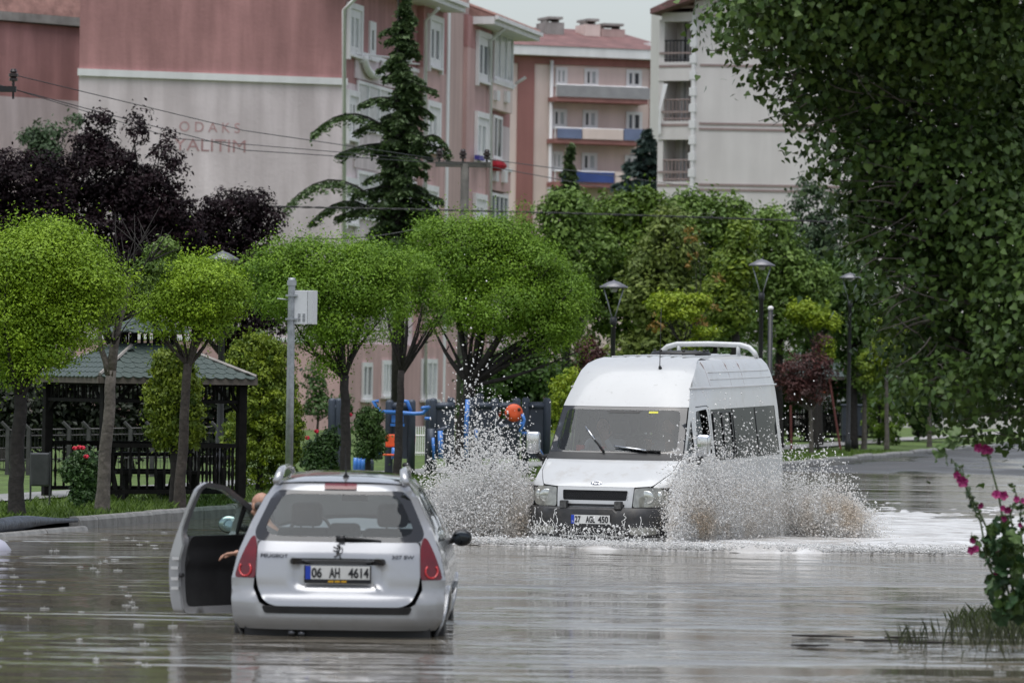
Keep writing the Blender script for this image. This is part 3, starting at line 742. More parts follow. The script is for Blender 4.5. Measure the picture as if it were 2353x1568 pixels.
# --- pink block at the left edge, and a pale block behind it
bD = thing('apartment_building', 'pink apartment block with tiled eaves behind the dark purple trees', 'building')
def c1_(x0, y0, x1, y1): return tuple(.3857 * v for v in (x0, y0, x1, y1))
d1 = W(.3857 * 138, 150, 176); d0 = W(-140, 150, 171); d2 = Vector((d1.x + 7.0, d1.y + 7, 0))
f0 = Facade(d0, d1); f1 = Facade(d1, d2)
zD = f1.at(53, 63)[1]; zDb = f1.at(53, 232)[1]
dd = [Vector((p.x, p.y, 0)) for p in (d0, d1, d2, d2 + (d0 - d1))]
mb = MB(); prism(mb, dd, -.6, zDb); mb.build('wall', m_pale, bD)
mb = MB(); prism(mb, dd, zDb, zD); mb.build('wall', m_red, bD)
f0.slab('string_course', m_bwhite, bD, (0, f0.len + .08, zDb - .12, zDb + .12), 0, .08)
f1.slab('string_course', m_bwhite, bD, (0, f1.len, zDb - .12, zDb + .12), 0, .08)
hip_roof(dd, zD + .35, 0.9, 3.2, m_tile2, bD, edge_m=m_concrete)
bE = thing('apartment_building', 'pale grey apartment block rising behind the tiled roof at the top left corner', 'building')
g0 = W(60, 20, 260); g1 = W(190, 20, 262); fe = Facade(g0, g1)
mb = MB(); prism(mb, [Vector((p.x, p.y, 0)) for p in (g0, g1, g1 - fe.n * 10, g0 - fe.n * 10)], -.6, 26); mb.build('wall', mat('pale_grey_render', S(208, 210, 212), 0.85, var=0.05, streak=0.05), bE)
for r in ((275, 45, 400, 116), (150, 30, 210, 110)): window(fe, frect(fe, c1_(*r), 0), bE, m_pane, 0, 4, .1)
fe.slab('pilaster', m_concrete, bE, (*fe.rect(168, -30, 178, 60)[:2], 0, 26), 0, .3)
# ------------------------------------------------------------------ silver estate car (x right, y forward from the rear bumper, z up from the road)
m_silver = mat('silver_paint', (0.42, 0.425, 0.44), 0.24, 0.45, var=0.03, vscale=2, coat=0.8, dirt=((0.30, 0.28, 0.25), 1.6, 0.55, 0.95))
m_silver2 = mat('silver_bumper_paint', (0.38, 0.385, 0.395), 0.3, 0.4, var=0.04, vscale=2, coat=0.5, dirt=((0.24, 0.22, 0.19), 2.2, 0.5, 0.9))
m_blackpl = mat('black_plastic', (0.014, 0.014, 0.015), 0.45, var=0.3, vscale=6)
m_trim = mat('dark_trim', (0.022, 0.022, 0.024), 0.7, var=0.25, vscale=5)
m_seat = mat('grey_seat_cloth', (0.03, 0.033, 0.036), 0.9, var=0.2, vscale=12)
m_tyre = mat('tyre_rubber', (0.012, 0.012, 0.012), 0.6, var=0.3, vscale=10)
m_rim = mat('wheel_rim', (0.35, 0.35, 0.36), 0.3, 0.8)
m_chrome = mat('chrome', (0.75, 0.76, 0.78), 0.12, 1.0, var=0.05)
m_darkchrome = mat('dark_chrome', (0.10, 0.10, 0.105), 0.22, 0.9)
m_redlens = mat('red_lens', (0.12, 0.004, 0.009), 0.16, coat=0.35, var=0.15, vscale=10)
m_redring = mat('bright_red_reflector', (0.55, 0.02, 0.025), 0.25, coat=0.6)
m_platew = mat('plate_white', (0.62, 0.62, 0.60), 0.4, var=0.06, vscale=8)
m_plateblk = mat('plate_black', (0.012, 0.012, 0.014), 0.5)
m_plateblue = mat('plate_blue', S(28, 62, 170), 0.45)
m_yellowp = mat('plate_yellow', S(196, 150, 30), 0.5)
g_rear = glass_mat('rear_glass', (0.72, 0.80, 0.77), 0.95)
g_front = glass_mat('windscreen_glass', (0.92, 0.96, 0.94), 0.98)
g_tint = glass_mat('tinted_glass', (0.22, 0.24, 0.25), 0.75)
m_mirrorglass = mat('mirror_glass', (0.62, 0.72, 0.74), 0.03, 1.0)
m_paper = mat('white_paper', (0.7, 0.72, 0.76), 0.7)

E_HW = [(.28, .76), (.34, .80), (.40, .835), (.55, .852), (.74, .857), (.86, .835), (.94, .808), (1.18, .712), (1.375, .615), (1.47, .545), (1.52, .49), (1.56, .44)]
E_YB = [(.28, .10), (.33, .05), (.40, .015), (.52, .0), (.585, .01), (.62, .05), (.66, .062), (.75, .066), (.92, .085), (1.0, .12), (1.2, .215), (1.42, .335), (1.47, .375), (1.505, .44), (1.53, .56)]
def e_roofz(y): return lerp_tab([(.42, 1.505), (.6, 1.535), (1.0, 1.562), (1.5, 1.575), (2.1, 1.555), (2.5, 1.50), (3.0, 1.26), (3.45, 1.01), (4.0, .90), (4.28, .78), (4.36, .60)], y)
def e_hw(y, z):
    w = lerp_tab(E_HW, z); w += 0.018 * sstep(0.2, 1.2, y) * (1 - .3 * sstep(1, 1.5, z)); return w - 0.16 * sstep(3.4, 4.4, y) * (z < 2)
def e_rear(x, z, d=0.0):
    t = min(1.0, abs(x) / lerp_tab(E_HW, z)); return (x, lerp_tab(E_YB, z) + 0.20 * t ** 4 + d, z)
def e_side(sg):
    def f(y, z, d=0.0): return (sg * (e_hw(y, z) - d), y, z)
    return f
def mir(p): return [(-a, b) for a, b in p][::-1]
def estate_car(name, label, with_people=True, door_open=True, detail=True):
    car = thing(name, label, 'car')
    sv = m_silver
    # crop pixels of the photograph's rear view -> metres on the car
    def rp(pts): return [((x - 1300) / 918, .28 + (1325 - (y - (x - 1300) * .0148)) / 918) for x, y in pts]
    H = 0.05
    # tailgate sheet metal with the pressed recess for the plate
    zb_, zt_ = 0.525, 0.985
    def hwr(z): return lerp_tab(E_HW, z)
    tail = rounded([(-.645, 1.035), (-.66, .80), (-.64, .66), (-.585, .555), (-.5, .52), (.5, .52), (.585, .555), (.64, .66), (.66, .80), (.645, 1.035)], .05)
    def e_tail(x, z, d=0.0):
        X, Y, Z = e_rear(x, z, d)
        a = max(abs(x) / .39, 1e-6); b = abs(z - .775) / .115
        q = (a ** 6 + b ** 6) ** (1 / 6); Y += 0.045 * (1 - sstep(.82, 1.02, q))         # plate recess
        Y += 0.018 * sstep(.63, .61, z) * 0 + 0.016 * sstep(.645, .60, z); return (X, Y - 0.004, Z)
    tg = patch_obj('tailgate', tail, e_tail, 0.032, sv, car, thick=0.03)
    # bumper wraps from side to side below the lid
    bp_poly = [(-hwr(.33) + .012, .335), (-hwr(.40) + .001, .40), (-hwr(.55), .55), (-hwr(.735), .735), (-.668, .735), (-.675, .66), (-.62, .545), (-.53, .495), (.53, .495), (.62, .545), (.675, .66), (.668, .735), (hwr(.735), .735), (hwr(.55), .55), (hwr(.40) - .001, .40), (hwr(.33) - .012, .335)]
    def e_bump(x, z, d=0.0):
        X, Y, Z = e_rear(x, z, d); Y -= 0.02 + 0.018 * (sstep(.36, .40, z) - sstep(.47, .50, z)) * (abs(x) < .64); return (X, Y, Z)
    bm_ = patch_obj('rear_bumper', bp_poly, e_bump, 0.045, m_silver2, car, thick=0.05)
    patch_obj('bumper_protector', rounded([(-.575, .465), (-.60, .523), (.60, .523), (.575, .465)], .02), lambda x, z, d=0: (x, e_rear(x, z)[1] - .045 + d, z), 0.05, m_blackpl, bm_, thick=0.03)
    # pillars and roof edge around the glass
    frame_o = [(-hwr(.735), .735), (-hwr(.94), .94), (-hwr(1.18), 1.18), (-hwr(1.375), 1.375), (-hwr(1.47), 1.47), (-hwr(1.505), 1.505), (-.25, 1.523), (.25, 1.523), (hwr(1.505), 1.505), (hwr(1.47), 1.47), (hwr(1.375), 1.375), (hwr(1.18), 1.18), (hwr(.94), .94), (hwr(.735), .735), (.668, .735), (.650, 1.03), (-.650, 1.03), (-.668, .735)]
    glass = rounded([(-.655, 1.032), (-.682, 1.10), (-.63, 1.22), (-.555, 1.385), (-.50, 1.435), (.50, 1.435), (.555, 1.385), (.63, 1.22), (.682, 1.10), (.655, 1.032)], .05)
    fr_ = patch_obj('rear_frame', frame_o, e_rear, 0.045, sv, car, holes=[glass], thick=0.0)
    # rear window: black border band, clear middle
    clear = rounded([(-.52, 1.072), (-.60, 1.12), (-.545, 1.24), (-.47, 1.385), (-.40, 1.405), (.40, 1.405), (.47, 1.385), (.545, 1.24), (.60, 1.12), (.52, 1.072)], .09)
    og = lambda o: (lambda x, z, d=0: (x, e_rear(x, z)[1] - o + d, z))
    patch_obj('window_border', glass, og(.006), 0.045, mat('black_glass_border', (0.008, 0.008, 0.009), 0.08, coat=1.0), car, holes=[clear], thick=0.012)
    patch_obj('rear_window', clear, og(.004), 0.06, g_rear, car)
    # wiper, third brake light, spoiler lip, aerial
    mb = MB(); mb.tube([(-.02, .125, 1.062), (.12, .118, 1.06), (.34, .138, 1.042)], [.02, .014, .008], 6); mb.tube([(.0, .11, 1.062), (.05, .105, 1.06)], .024, 8); mb.build('rear_wiper', m_blackpl, car, True)
    patch_obj('brake_light', rounded([(-.13, 1.447), (-.13, 1.492), (.13, 1.492), (.13, 1.447)], .012), og(.016), 0.04, m_redlens, car, thick=0.03)
    mb = MB(); mb.lathe([(.028, 0), (.024, .02), (.012, .035), (.006, .06), (.0045, .30), (.003, .32)], 8, Matrix.Translation((0.03, .62, 1.53)) @ Matrix.Rotation(R(38), 4, 'X')); mb.build('aerial', m_blackpl, car, True)
    # tail lamps: dark red lens with a brighter ring
    for sg in (-1, 1):
        lo = [(.655, .988), (.690, 1.02), (.735, .975), (.775, .885), (.80, .80), (.842, .737), (.662, .737), (.662, .86)]
        lo = [(.652, .988), (.672, 1.075), (.705, 1.06), (.750, .975), (.788, .885), (.818, .80), (.832, .737), (.660, .737), (.656, .86)]
        lo = rounded(lo, .03)
        lp = lo if sg > 0 else mir(lo)
        ln = patch_obj('tail_lamp', lp, og(.014), 0.035, m_redlens, car, thick=0.03)
        ring = MB(); pts = []
        for i in range(13):
            t = R(135 + 270 * i / 12); rx = .745 + .048 * math.cos(t); rz_ = .805 + .052 * math.sin(t) * 1.05
            X, Y, Z = e_rear(sg * rx, rz_); pts.append((X, Y - .018, Z))
        ring.tube(pts, .008, 6); ring.build('lamp_ring', m_redring, ln, True)
    # number plate with frame
    pl = MB(); pl.box(-.267, .267, .056, .074, .706, .848); pf = bevel(pl.build('number_plate', m_plateblk, car), .006)
    q = MB(); q.box(-.256, .256, .051, .0555, .736, .842); bevel(q.build('plate_face', m_platew, pf), .003)
    q = MB(); q.box(-.256, -.214, .0495, .053, .7365, .8415); q.build('plate_band', m_plateblue, pf)
    MT = lambda x, y, z: Matrix.Translation((x, y, z)) @ Matrix.Rotation(R(90), 4, 'X')
    def fit(o, x0, x1, z0, z1, y):
        V = [v.co for v in o.data.vertices]; ax = [v.x for v in V]; az = [v.z for v in V]
        for v in V:
            v.x = x0 + (v.x - min(ax)) / (max(ax) - min(ax)) * (x1 - x0); v.z = z0 + (v.z - min(az)) / (max(az) - min(az)) * (z1 - z0)
    if detail:
        for s_, x0, x1 in (('06', -.208, -.125), ('AH', -.068, .018), ('4614', .085, .248)):
            ax = []
            t = text_obj('plate_text', s_, .1, m_plateblk, pf, MT(0, .0485, .79), depth=.001, bold=.003)
            X = [v.co.x for v in t.data.vertices]; Z = [v.co.z for v in t.data.vertices]; a0_, a1_, b0_, b1_ = min(X), max(X), min(Z), max(Z)
            for v in t.data.vertices: v.co.x = x0 + (v.co.x - a0_) / (a1_ - a0_) * (x1 - x0); v.co.z = .749 + (v.co.z - b0_) / (b1_ - b0_) * .08
        q = MB()
        for i in range(3): q.box(-.075 + i * .052, -.032 + i * .052, .053, .0575, .712, .728)
        q.build('plate_advert', m_yellowp, pf)
        for s_, x0, x1, zc in (('PEUGEOT', -.62, -.40, .918), ('307 SW', .43, .605, .918)):
            t = text_obj('badge_lettering', s_, .05, m_darkchrome, car, MT(0, 0, 0), depth=.003, bold=.0006)
            X = [v.co.x for v in t.data.vertices]; a0_, a1_ = min(X), max(X); Z = [v.co.z for v in t.data.vertices]; b0_, b1_ = min(Z), max(Z)
            for v in t.data.vertices:
                y_ = v.co.y; v.co.x = x0 + (v.co.x - a0_) / (a1_ - a0_) * (x1 - x0); v.co.z = zc - .014 + (v.co.z - b0_) / (b1_ - b0_) * .028; v.co.y = e_tail(v.co.x, v.co.z)[1] - .004 + y_
        # emblem: a rearing lion
        lion = MB()
        for pth, rd in (([(-.005, .875), (.0, .905), (.012, .93)], [.011, .013, .01]), ([(.01, .93), (.0, .948), (-.012, .945)], [.012, .011, .006]), ([(.006, .92), (-.02, .928), (-.034, .938)], [.006, .005, .005]),
                        ([(.002, .905), (-.022, .902), (-.036, .91)], [.006, .005, .005]), ([(-.003, .88), (-.014, .862), (-.03, .858)], [.009, .007, .005]), ([(.0, .88), (.016, .868), (.012, .852), (.026, .85)], [.009, .007, .006, .005]), ([(.004, .882), (.026, .888), (.032, .912), (.026, .93)], [.004, .004, .004, .005])):
            lion.tube([(x * 1.1, e_tail(x, z + .058)[1] - .006, z + .058) for x, z in pth], rd, 6)
        lion.build('emblem', m_darkchrome, car, True)
    patch_obj('lid_handle', rounded([(-.385, .872), (-.372, .902), (.372, .902), (.385, .872), (.365, .852), (-.365, .852)], .012), lambda x, z, d=0: (x, e_tail(x, z)[1] - .012 + d, z), .04, m_darkchrome, car, thick=.04)
    # roof sheet
    mb = MB(); ys = [.42, .5, .6, .8, 1.0, 1.3, 1.6, 1.9, 2.2, 2.5]; ts = np.linspace(-1, 1, 15)
    for y in ys:
        zc = e_roofz(y); ze = zc - .055; w = e_hw(y, ze) if y > .5 else hwr(1.505) + (e_hw(.6, 1.48) - hwr(1.505)) * (y - .42) / .18
        for t in ts: mb.v.append((w * t, y + .12 * (t ** 4) * (y < .6) * (.6 - y) / .18 , zc - (.055 if y > .5 else .02) * abs(t) ** 3.5))
    n = len(ts)
    mb.f += [(i * n + j, i * n + j + 1, (i + 1) * n + j + 1, (i + 1) * n + j) for i in range(len(ys) - 1) for j in range(n - 1)]
    roof = mb.build('roof', sv, car, True)
    mb = MB(); mb.v = [(x, y, e_roofz(y) - .055 * abs(x / .56) ** 3.5 + .004) for y in (.75, 1.1, 1.6, 2.1, 2.35) for x in (-.46, -.23, 0, .23, .46)]
    mb.f = [(i * 5 + j, i * 5 + j + 1, (i + 1) * 5 + j + 1, (i + 1) * 5 + j) for i in range(4) for j in range(4)]
    mb.build('glass_roof', mat('dark_glass_roof', (0.03, 0.033, 0.036), 0.08, coat=1.0), roof, True)
    for sg in (-1, 1):
        xr = .492; pts = [(sg * (xr + .03), .46, 1.49), (sg * (xr + .012), .52, 1.545), (sg * xr, .62, 1.588), (sg * (xr + .002), 1.0, 1.60), (sg * (xr + .005), 1.5, 1.605), (sg * xr, 2.1, 1.575), (sg * (xr - .01), 2.4, 1.50)]
        mb = MB(); mb.tube(pts, [.03, .034, .03, .022, .02, .02, .015], 10); mb.build('roof_rail', sv, roof, True)
    # sides with window, door and wheel openings
    wheels = [(.80, .305), (3.50, .305)]
    for sg in (-1, 1):
        fn = e_side(sg)
        rear_edge = [(e_rear(hwr(z), z)[1], z) for z in (.30, .36, .42, .55, .735, .94, 1.10, 1.18, 1.30, 1.375, 1.43)]
        top = [(y, e_roofz(y) - .056) for y in (.7, 1.0, 1.5, 2.1, 2.45)] + [(2.9, 1.27), (3.35, 1.03), (3.9, .90), (4.2, .80), (4.30, .6), (4.28, .3)]
        arch = lambda c: [(c[0] + .36 * math.cos(t), c[1] - .01 + .36 * math.sin(t)) for t in np.linspace(0, math.pi, 10)]
        poly = [(.45, .30)] + rear_edge[0:0] + []
        bot = [(4.28, .30)] + [(3.86, .29)] + arch(wheels[1]) + [(3.14, .26), (1.16, .26)] + arch(wheels[0]) + [(.44, .30)]
        poly = rear_edge + top + bot[1:-1]
        wins = [[(.62, 1.02), (.72, 1.36), (1.12, 1.42), (1.18, 1.02)], [(1.24, 1.01), (1.2, 1.425), (1.98, 1.435), (2.04, 1.0)]]
        if not (door_open and sg < 0): wins.append([(2.10, 1.0), (2.06, 1.435), (2.40, 1.40), (2.82, 1.20), (3.10, 1.02)])
        else: wins.append([(2.07, .36), (2.07, 1.44), (2.40, 1.41), (2.85, 1.22), (3.12, 1.03), (3.12, .36)])
        wins = [rounded(w, .05, 3) for w in wins]
        sp = patch_obj('body_side', poly, fn, .09, sv, car, holes=wins)
        for i, w in enumerate(wins):
            if door_open and sg < 0 and i == 2: continue
            patch_obj('side_window', w, lambda y, z, d=0, fn=fn: fn(y, z, .008), .12, g_tint if i < 2 else g_front, sp)
        mb = MB(); mb.tube([fn(y, .60, -.012) for y in (1.25, 1.8, 2.4, 3.0)], .016, 6); mb.build('rub_strip', m_blackpl, sp, True)
        for c in wheels:
            arch_t = MB(); arch_t.tube([fn(c[0] + .365 * math.cos(t), c[1] - .01 + .365 * math.sin(t), -.004) for t in np.linspace(-.1, math.pi + .1, 12)], .016, 6); arch_t.build('arch_lip', sv, sp, True)
            M = Matrix.Translation((sg * .745, c[0], c[1])) @ Matrix.Rotation(R(90), 4, 'Y')
            w = MB(); w.lathe([(.20, -.095), (.275, -.10), (.303, -.085), (.31, -.04), (.31, .04), (.303, .085), (.275, .10), (.20, .095)], 24, M); wh = w.build('wheel', m_tyre, car, True)
            w = MB(); w.lathe([(.19, -.085), (.20, -.04), (.20, .04), (.19, .085), (.06, .06)], 18, M); w.build('rim', m_rim, wh, True)
        # door mirror
        if sg > 0 or not door_open:
            w = MB(); w.tube([(sg * .78, 2.93, .95), (sg * .85, 2.92, .96)], [.03, .026], 8); w.ball((sg * .925, 2.90, .985), (.088, .05, .072), 14, 10); mr = w.build('door_mirror', m_blackpl, car, True)
            w = MB(); w.ball((sg * .925, 2.855, .985), (.072, .012, .056), 14, 8); w.build('mirror_face', mat('mirror_dark', (.05, .055, .06), .04, 1.0), mr, True)
    # windscreen, bonnet, nose
    def wsz(x, y): return (x, y, e_roofz(y) - .02 - .05 * abs(x / .75) ** 2)
    mb = MB(); yy = [2.5, 2.75, 3.0, 3.25, 3.42]; 
    for y in yy:
        w = e_hw(y, e_roofz(y) - .05) - .04
        for t in np.linspace(-1, 1, 9): mb.v.append((w * t, y + .14 * (1 - t * t) - .05, e_roofz(y) - .01))
    mb.f += [(i * 9 + j, i * 9 + j + 1, (i + 1) * 9 + j + 1, (i + 1) * 9 + j) for i in range(4) for j in range(8)]
    mb.build('windscreen', g_front, car, True)
    mb = MB(); yy = [3.38, 3.6, 3.9, 4.1, 4.25, 4.34, 4.36, 4.34]; zz = [1.02, .99, .93, .88, .80, .70, .5, .3]
    for y, z in zip(yy, zz):
        w = e_hw(min(y, 4.3), z) - .005
        for t in np.linspace(-1, 1, 11): mb.v.append((w * t, y - .16 * abs(t) ** 4 * (y > 4), z - .03 * abs(t) ** 4))
    mb.f += [(i * 11 + j, i * 11 + j + 1, (i + 1) * 11 + j + 1, (i + 1) * 11 + j) for i in range(7) for j in range(10)]
    mb.build('bonnet', sv, car, True)
    # cabin: floor, dashboard, seats, headrests, inner mirror
    mb = MB(); mb.box(-.70, .70, .35, 3.45, .22, .34); mb.box(-.72, .72, .32, .36, .34, .95); mb.build('cabin_floor', m_trim, car)
    mb = MB(); mb.box(-.70, .70, 3.05, 3.42, .5, .985); bevel(mb.build('dashboard', m_trim, car), .05)
    mb = MB(); mb.box(-.66, .66, .55, .60, .5, .955); mb.build('parcel_shelf', m_trim, car)
    for (x, y, w) in ((-.36, 2.05, .25), (.36, 2.05, .25), (-.42, 1.15, .22), (.0, 1.15, .16), (.42, 1.15, .22)):
        mb = MB(); mb.box(x - w, x + w, y, y + .14, .45, 1.08 if y > 2 else .97); mb.box(x - w, x + w, y + .1, y + .6, .34, .5)
        st = bevel(mb.build('seat', m_seat, car, True), .05, 3)
        hz = 1.19 if y > 2 else (1.06 if x else 1.05)
        if y > 2 or x == 0:
            mb = MB(); mb.box(x - .13, x + .13, y - .02, y + .09, hz - .10, hz + .10); h_ = bevel(mb.build('headrest', m_seat, st, True), .045, 3)
            mb = MB(); mb.tube([(x - .05, y + .05, hz - .2), (x - .05, y + .05, hz - .05)], .008, 5); mb.tube([(x + .05, y + .05, hz - .2), (x + .05, y + .05, hz - .05)], .008, 5); mb.build('headrest_post', m_trim, st)
    mb = MB(); mb.box(-.10, .12, 2.72, 2.76, 1.29, 1.36); mb.tube([(0.01, 2.74, 1.35), (.01, 2.70, 1.44)], .012, 6); bevel(mb.build('inner_mirror', m_trim, car), .012)
    mb = MB(); mb.tube([(-.36 + .18 * math.cos(t), 2.72 + .05 * math.sin(t), 1.0 + .17 * math.sin(t)) for t in np.linspace(0, 2 * math.pi, 17)], .016, 6, cap=False); mb.build('steering_wheel', m_trim, car, True)
    mb = MB(); mb.tube([(-.36, .04, .305), (-.36, .22, .305)], .03, 10); mb.tube([(-.28, .04, .30), (-.28, .22, .30)], .03, 10); mb.build('exhaust_pipe', m_darkchrome, car, True)
    mb = MB(); mb.box(-.74, .74, .16, 4.1, .18, .36); mb.build('underbody', m_blackpl, car)
    if door_open:
        # driver's door swung open: built in its closed place, then turned about its hinge
        fn = e_side(-1); hx, hy = -e_hw(3.1, .8), 3.10; ang = R(38)
        rot = Matrix.Translation((hx, hy, 0)) @ Matrix.Rotation(-ang, 4, 'Z') @ Matrix.Translation((-hx, -hy, 0))
        def D_(f): return lambda y, z, d=0: tuple(rot @ Vector(f(y, z, d)))
        out = [(2.05, .34), (2.03, .8), (2.05, 1.1), (2.06, 1.40), (2.12, 1.445), (2.40, 1.41), (2.85, 1.225), (3.10, 1.04), (3.10, .36), (3.0, .32)]
        out = rounded(out, .035, 3)
        gls = rounded([(2.10, .99), (2.105, 1.375), (2.14, 1.405), (2.38, 1.375), (2.70, 1.245), (2.72, .99)], .03, 3)
        qtr = rounded([(2.755, .99), (2.75, 1.215), (2.86, 1.17), (3.05, 1.01)], .015, 2)
        dr = patch_obj('driver_door', out, D_(lambda y, z, d=0: fn(y, z, d * (1 - .6 * sstep(.93, 1.03, z)))), .08, sv, car, holes=[gls, qtr], thick=.13)
        inn = patch_obj('door_edge', out, D_(lambda y, z, d=0: fn(y, z, .128 - .076 * sstep(.93, 1.03, z) + d)), .08, sv, dr, holes=[rounded([(2.12, .40), (2.10, .98), (2.105, 1.375), (2.14, 1.405), (2.39, 1.375), (2.86, 1.175), (3.05, 1.02), (3.05, .40)], .03, 3)], thick=-.02)
        patch_obj('door_card', rounded([(2.10, .40), (2.09, .99), (3.06, .99), (3.06, .40)], .05, 3), D_(lambda y, z, d=0: fn(y, z, .135 + .03 * (1 - min(1, abs(z - .78) / .06)) * (z > .7) + d)), .06, m_trim, dr, thick=-.08)
        patch_obj('door_glass', gls, D_(lambda y, z, d=0: fn(y, z, .05)), .1, glass_mat('door_glass', (.55, .66, .60), .86), dr)
        patch_obj('quarter_glass', qtr, D_(lambda y, z, d=0: fn(y, z, .05)), .1, MATS['door_glass'], dr)
        mb = MB(); mb.tube([D_(fn)(2.735, 1.0, .06), D_(fn)(2.735, 1.21, .06)], .018, 6); mb.build('window_bar', m_blackpl, dr)
        w = MB(); c = rot @ Vector((-1.0, 2.93, 1.07)); base = rot @ Vector((-.82, 2.95, 1.03)); w.tube([base, c], .03, 8); w.ball(c, (.10, .085, .085), 14, 10); mr = w.build('door_mirror', m_blackpl, dr, True)
        w = MB(); M = Matrix.Translation(c + Vector((0.0, -.075, 0))) ; w.ball(c + Vector((.0, -.078, 0)), (.088, .018, .068), 14, 8); w.build('mirror_face', m_mirrorglass, mr, True)
        mb = MB()
        for z in (.80, .72, .63, .55): q = D_(fn); a = q(2.035, z, .03); b = q(2.035, z, .105); mb.box(min(a[0], b[0]), max(a[0], b[0]), min(a[1], b[1]) - .012, min(a[1], b[1]) - .002, z - .012, z + .012)
        mb.build('edge_strips', mat('pale_sticker', (.6, .6, .6), .4), dr)
        mb = MB(); q = D_(fn); a = Vector(q(2.04, .66, .12)); mb.tube([a, a + Vector((.03, -.03, 0))], .02, 6); mb.build('door_latch', m_trim, dr)
        mb = MB(); a = [q(2.75, .94, .15), q(2.95, .94, .15)]; mb.tube([a[0], a[1]], .02, 6); mb.build('pull_handle', m_darkchrome, dr)
    return car
silver = estate_car('estate_car', 'silver estate car stranded in the flood with its driver door open')
CARX = (785 - 1176) / FPX * 37.3 - 0.004
silver.location = (CARX, 37.2, -0.28); silver.rotation_euler = (0, 0, R(-0.6))

# ------------------------------------------------------------------ white minibus (x towards its left side, y back from the front bumper, z up from the road)
m_white = mat('white_paint', (0.50, 0.51, 0.515), 0.3, var=0.03, vscale=3, coat=0.6, dirt=((0.34, 0.31, 0.27), 4.0, 0.52, 0.90))
m_white2 = mat('white_paint_weathered', (0.47, 0.48, 0.485), 0.34, var=0.03, vscale=3, coat=0.4, dirt=((0.20, 0.19, 0.18), 11.0, 0.60, 0.80))
m_bump = mat('grey_black_bumper', (0.035, 0.035, 0.037), 0.42, var=0.35, vscale=7, dirt=((0.10, 0.09, 0.075), 4, .5, .85))
m_lens = mat('headlamp_lens', (0.30, 0.30, 0.27), 0.06, 0.35, var=0.35, vscale=7, coat=1.0)
m_lens2 = mat('headlamp_inner', (0.62, 0.63, 0.60), 0.10, 0.8, var=0.3, vscale=16)
V_YF = [(.2, .14), (.30, .05), (.40, .0), (.55, -.01), (.70, .02), (.715, .075), (.85, .10), (.96, .13), (1.0, .17), (1.07, .30), (1.18, .53), (1.30, .76), (1.36, .85), (1.40, .885), (1.94, 1.25), (1.97, 1.275), (2.10, 1.38), (2.25, 1.52), (2.40, 1.70), (2.49, 1.86), (2.545, 2.06), (2.57, 2.3)]
V_C = [(.2, .40), (.70, .40), (.73, .30), (.96, .26), (1.3, .13), (1.9, .11), (2.2, .12), (2.5, .18), (2.57, .2)]
V_HF = [(.2, .92), (.40, .95), (.70, .955), (.73, .90), (.96, .90), (1.05, .915), (1.30, .905), (1.40, .90), (1.94, .845), (2.0, .835), (2.2, .79), (2.4, .77), (2.5, .735), (2.57, .66)]
V_HS = [(.2, .96), (.4, .985), (1.2, .985), (1.3, .975), (1.9, .905), (2.15, .872), (2.2, .862), (2.35, .82), (2.48, .77), (2.55, .70), (2.58, .62)]
def v_front(x, z, d=0.0):
    t = min(1.0, abs(x) / lerp_tab(V_HF, z)); return (x, lerp_tab(V_YF, z) + lerp_tab(V_C, z) * t ** 4 + d, z)
def v_fe(z): return lerp_tab(V_YF, z) + lerp_tab(V_C, z)
def v_hw(y, z):
    a = lerp_tab(V_HF, z); b = lerp_tab(V_HS, z); e = v_fe(z); w = a + (b - a) * sstep(e - .05, e + .8, y)
    return w - .03 * sstep(4.9, 5.45, y)
def v_side(sg): return lambda y, z, d=0.0: (sg * (v_hw(y, z) - d), y, z)
VL = 5.42
def vp(x, z, yoff): return v_front(x, z)[1] - yoff
van = thing('minibus', 'white high-roof minibus ploughing through the flood with spray on both sides', 'minibus')
of = lambda o: (lambda x, z, d=0: (x, v_front(x, z)[1] - o + d, z))
hf = lambda z: lerp_tab(V_HF, z)
def edge_pts(zs, sg): return [(sg * hf(z), z) for z in zs]
def sym(half): return half + [(-a, b) for a, b in half[::-1]]
# high roof front, above the windscreen
patch_obj('roof_front', sym([(0, 1.955)] + edge_pts([1.955, 2.0, 2.1, 2.2, 2.3, 2.4, 2.49, 2.545, 2.57], 1) + [(0, 2.57)])[1:-1] if False else edge_pts([1.955, 2.0, 2.1, 2.2, 2.3, 2.4, 2.49, 2.545, 2.57], 1) + edge_pts([2.57, 2.545, 2.49, 2.4, 2.3, 2.2, 2.1, 2.0, 1.955], -1), v_front, .07, m_white2, van)
# windscreen with black border
ws_o = edge_pts([1.375, 1.6, 1.95], 1) + edge_pts([1.95, 1.6, 1.375], -1)
ws_o = [(a * .985, b) for a, b in ws_o]
ws_i = rounded([(-.80, 1.43), (-.80, 1.5), (-.765, 1.86), (-.73, 1.915), (.73, 1.915), (.765, 1.86), (.80, 1.5), (.80, 1.43), (.70, 1.395), (-.70, 1.395)], .05, 4)
patch_obj('windscreen_border', ws_o, of(.002), .07, mat('black_glass_border2', (0.008, 0.008, 0.009), 0.1, coat=1.0), van, holes=[ws_i])
wsn = patch_obj('windscreen', ws_i, of(.004), .08, glass_mat('minibus_windscreen', (.56, .60, .62), .86, .015), van)
q = patch_obj('sticker', [(.36, 1.875), (.36, 1.90), (.48, 1.90), (.48, 1.875)], of(.008), .05, mat('yellow_sticker', S(210, 205, 60), .5), wsn)
mb = MB(); mb.v = [of(.008)(x, z) for x, z in ((-.22, 1.905), (.26, 1.905), (.22, 1.875), (-.18, 1.875))]; mb.f = [(0, 1, 2, 3)]; mb.build('sun_strip', m_blackpl, wsn)
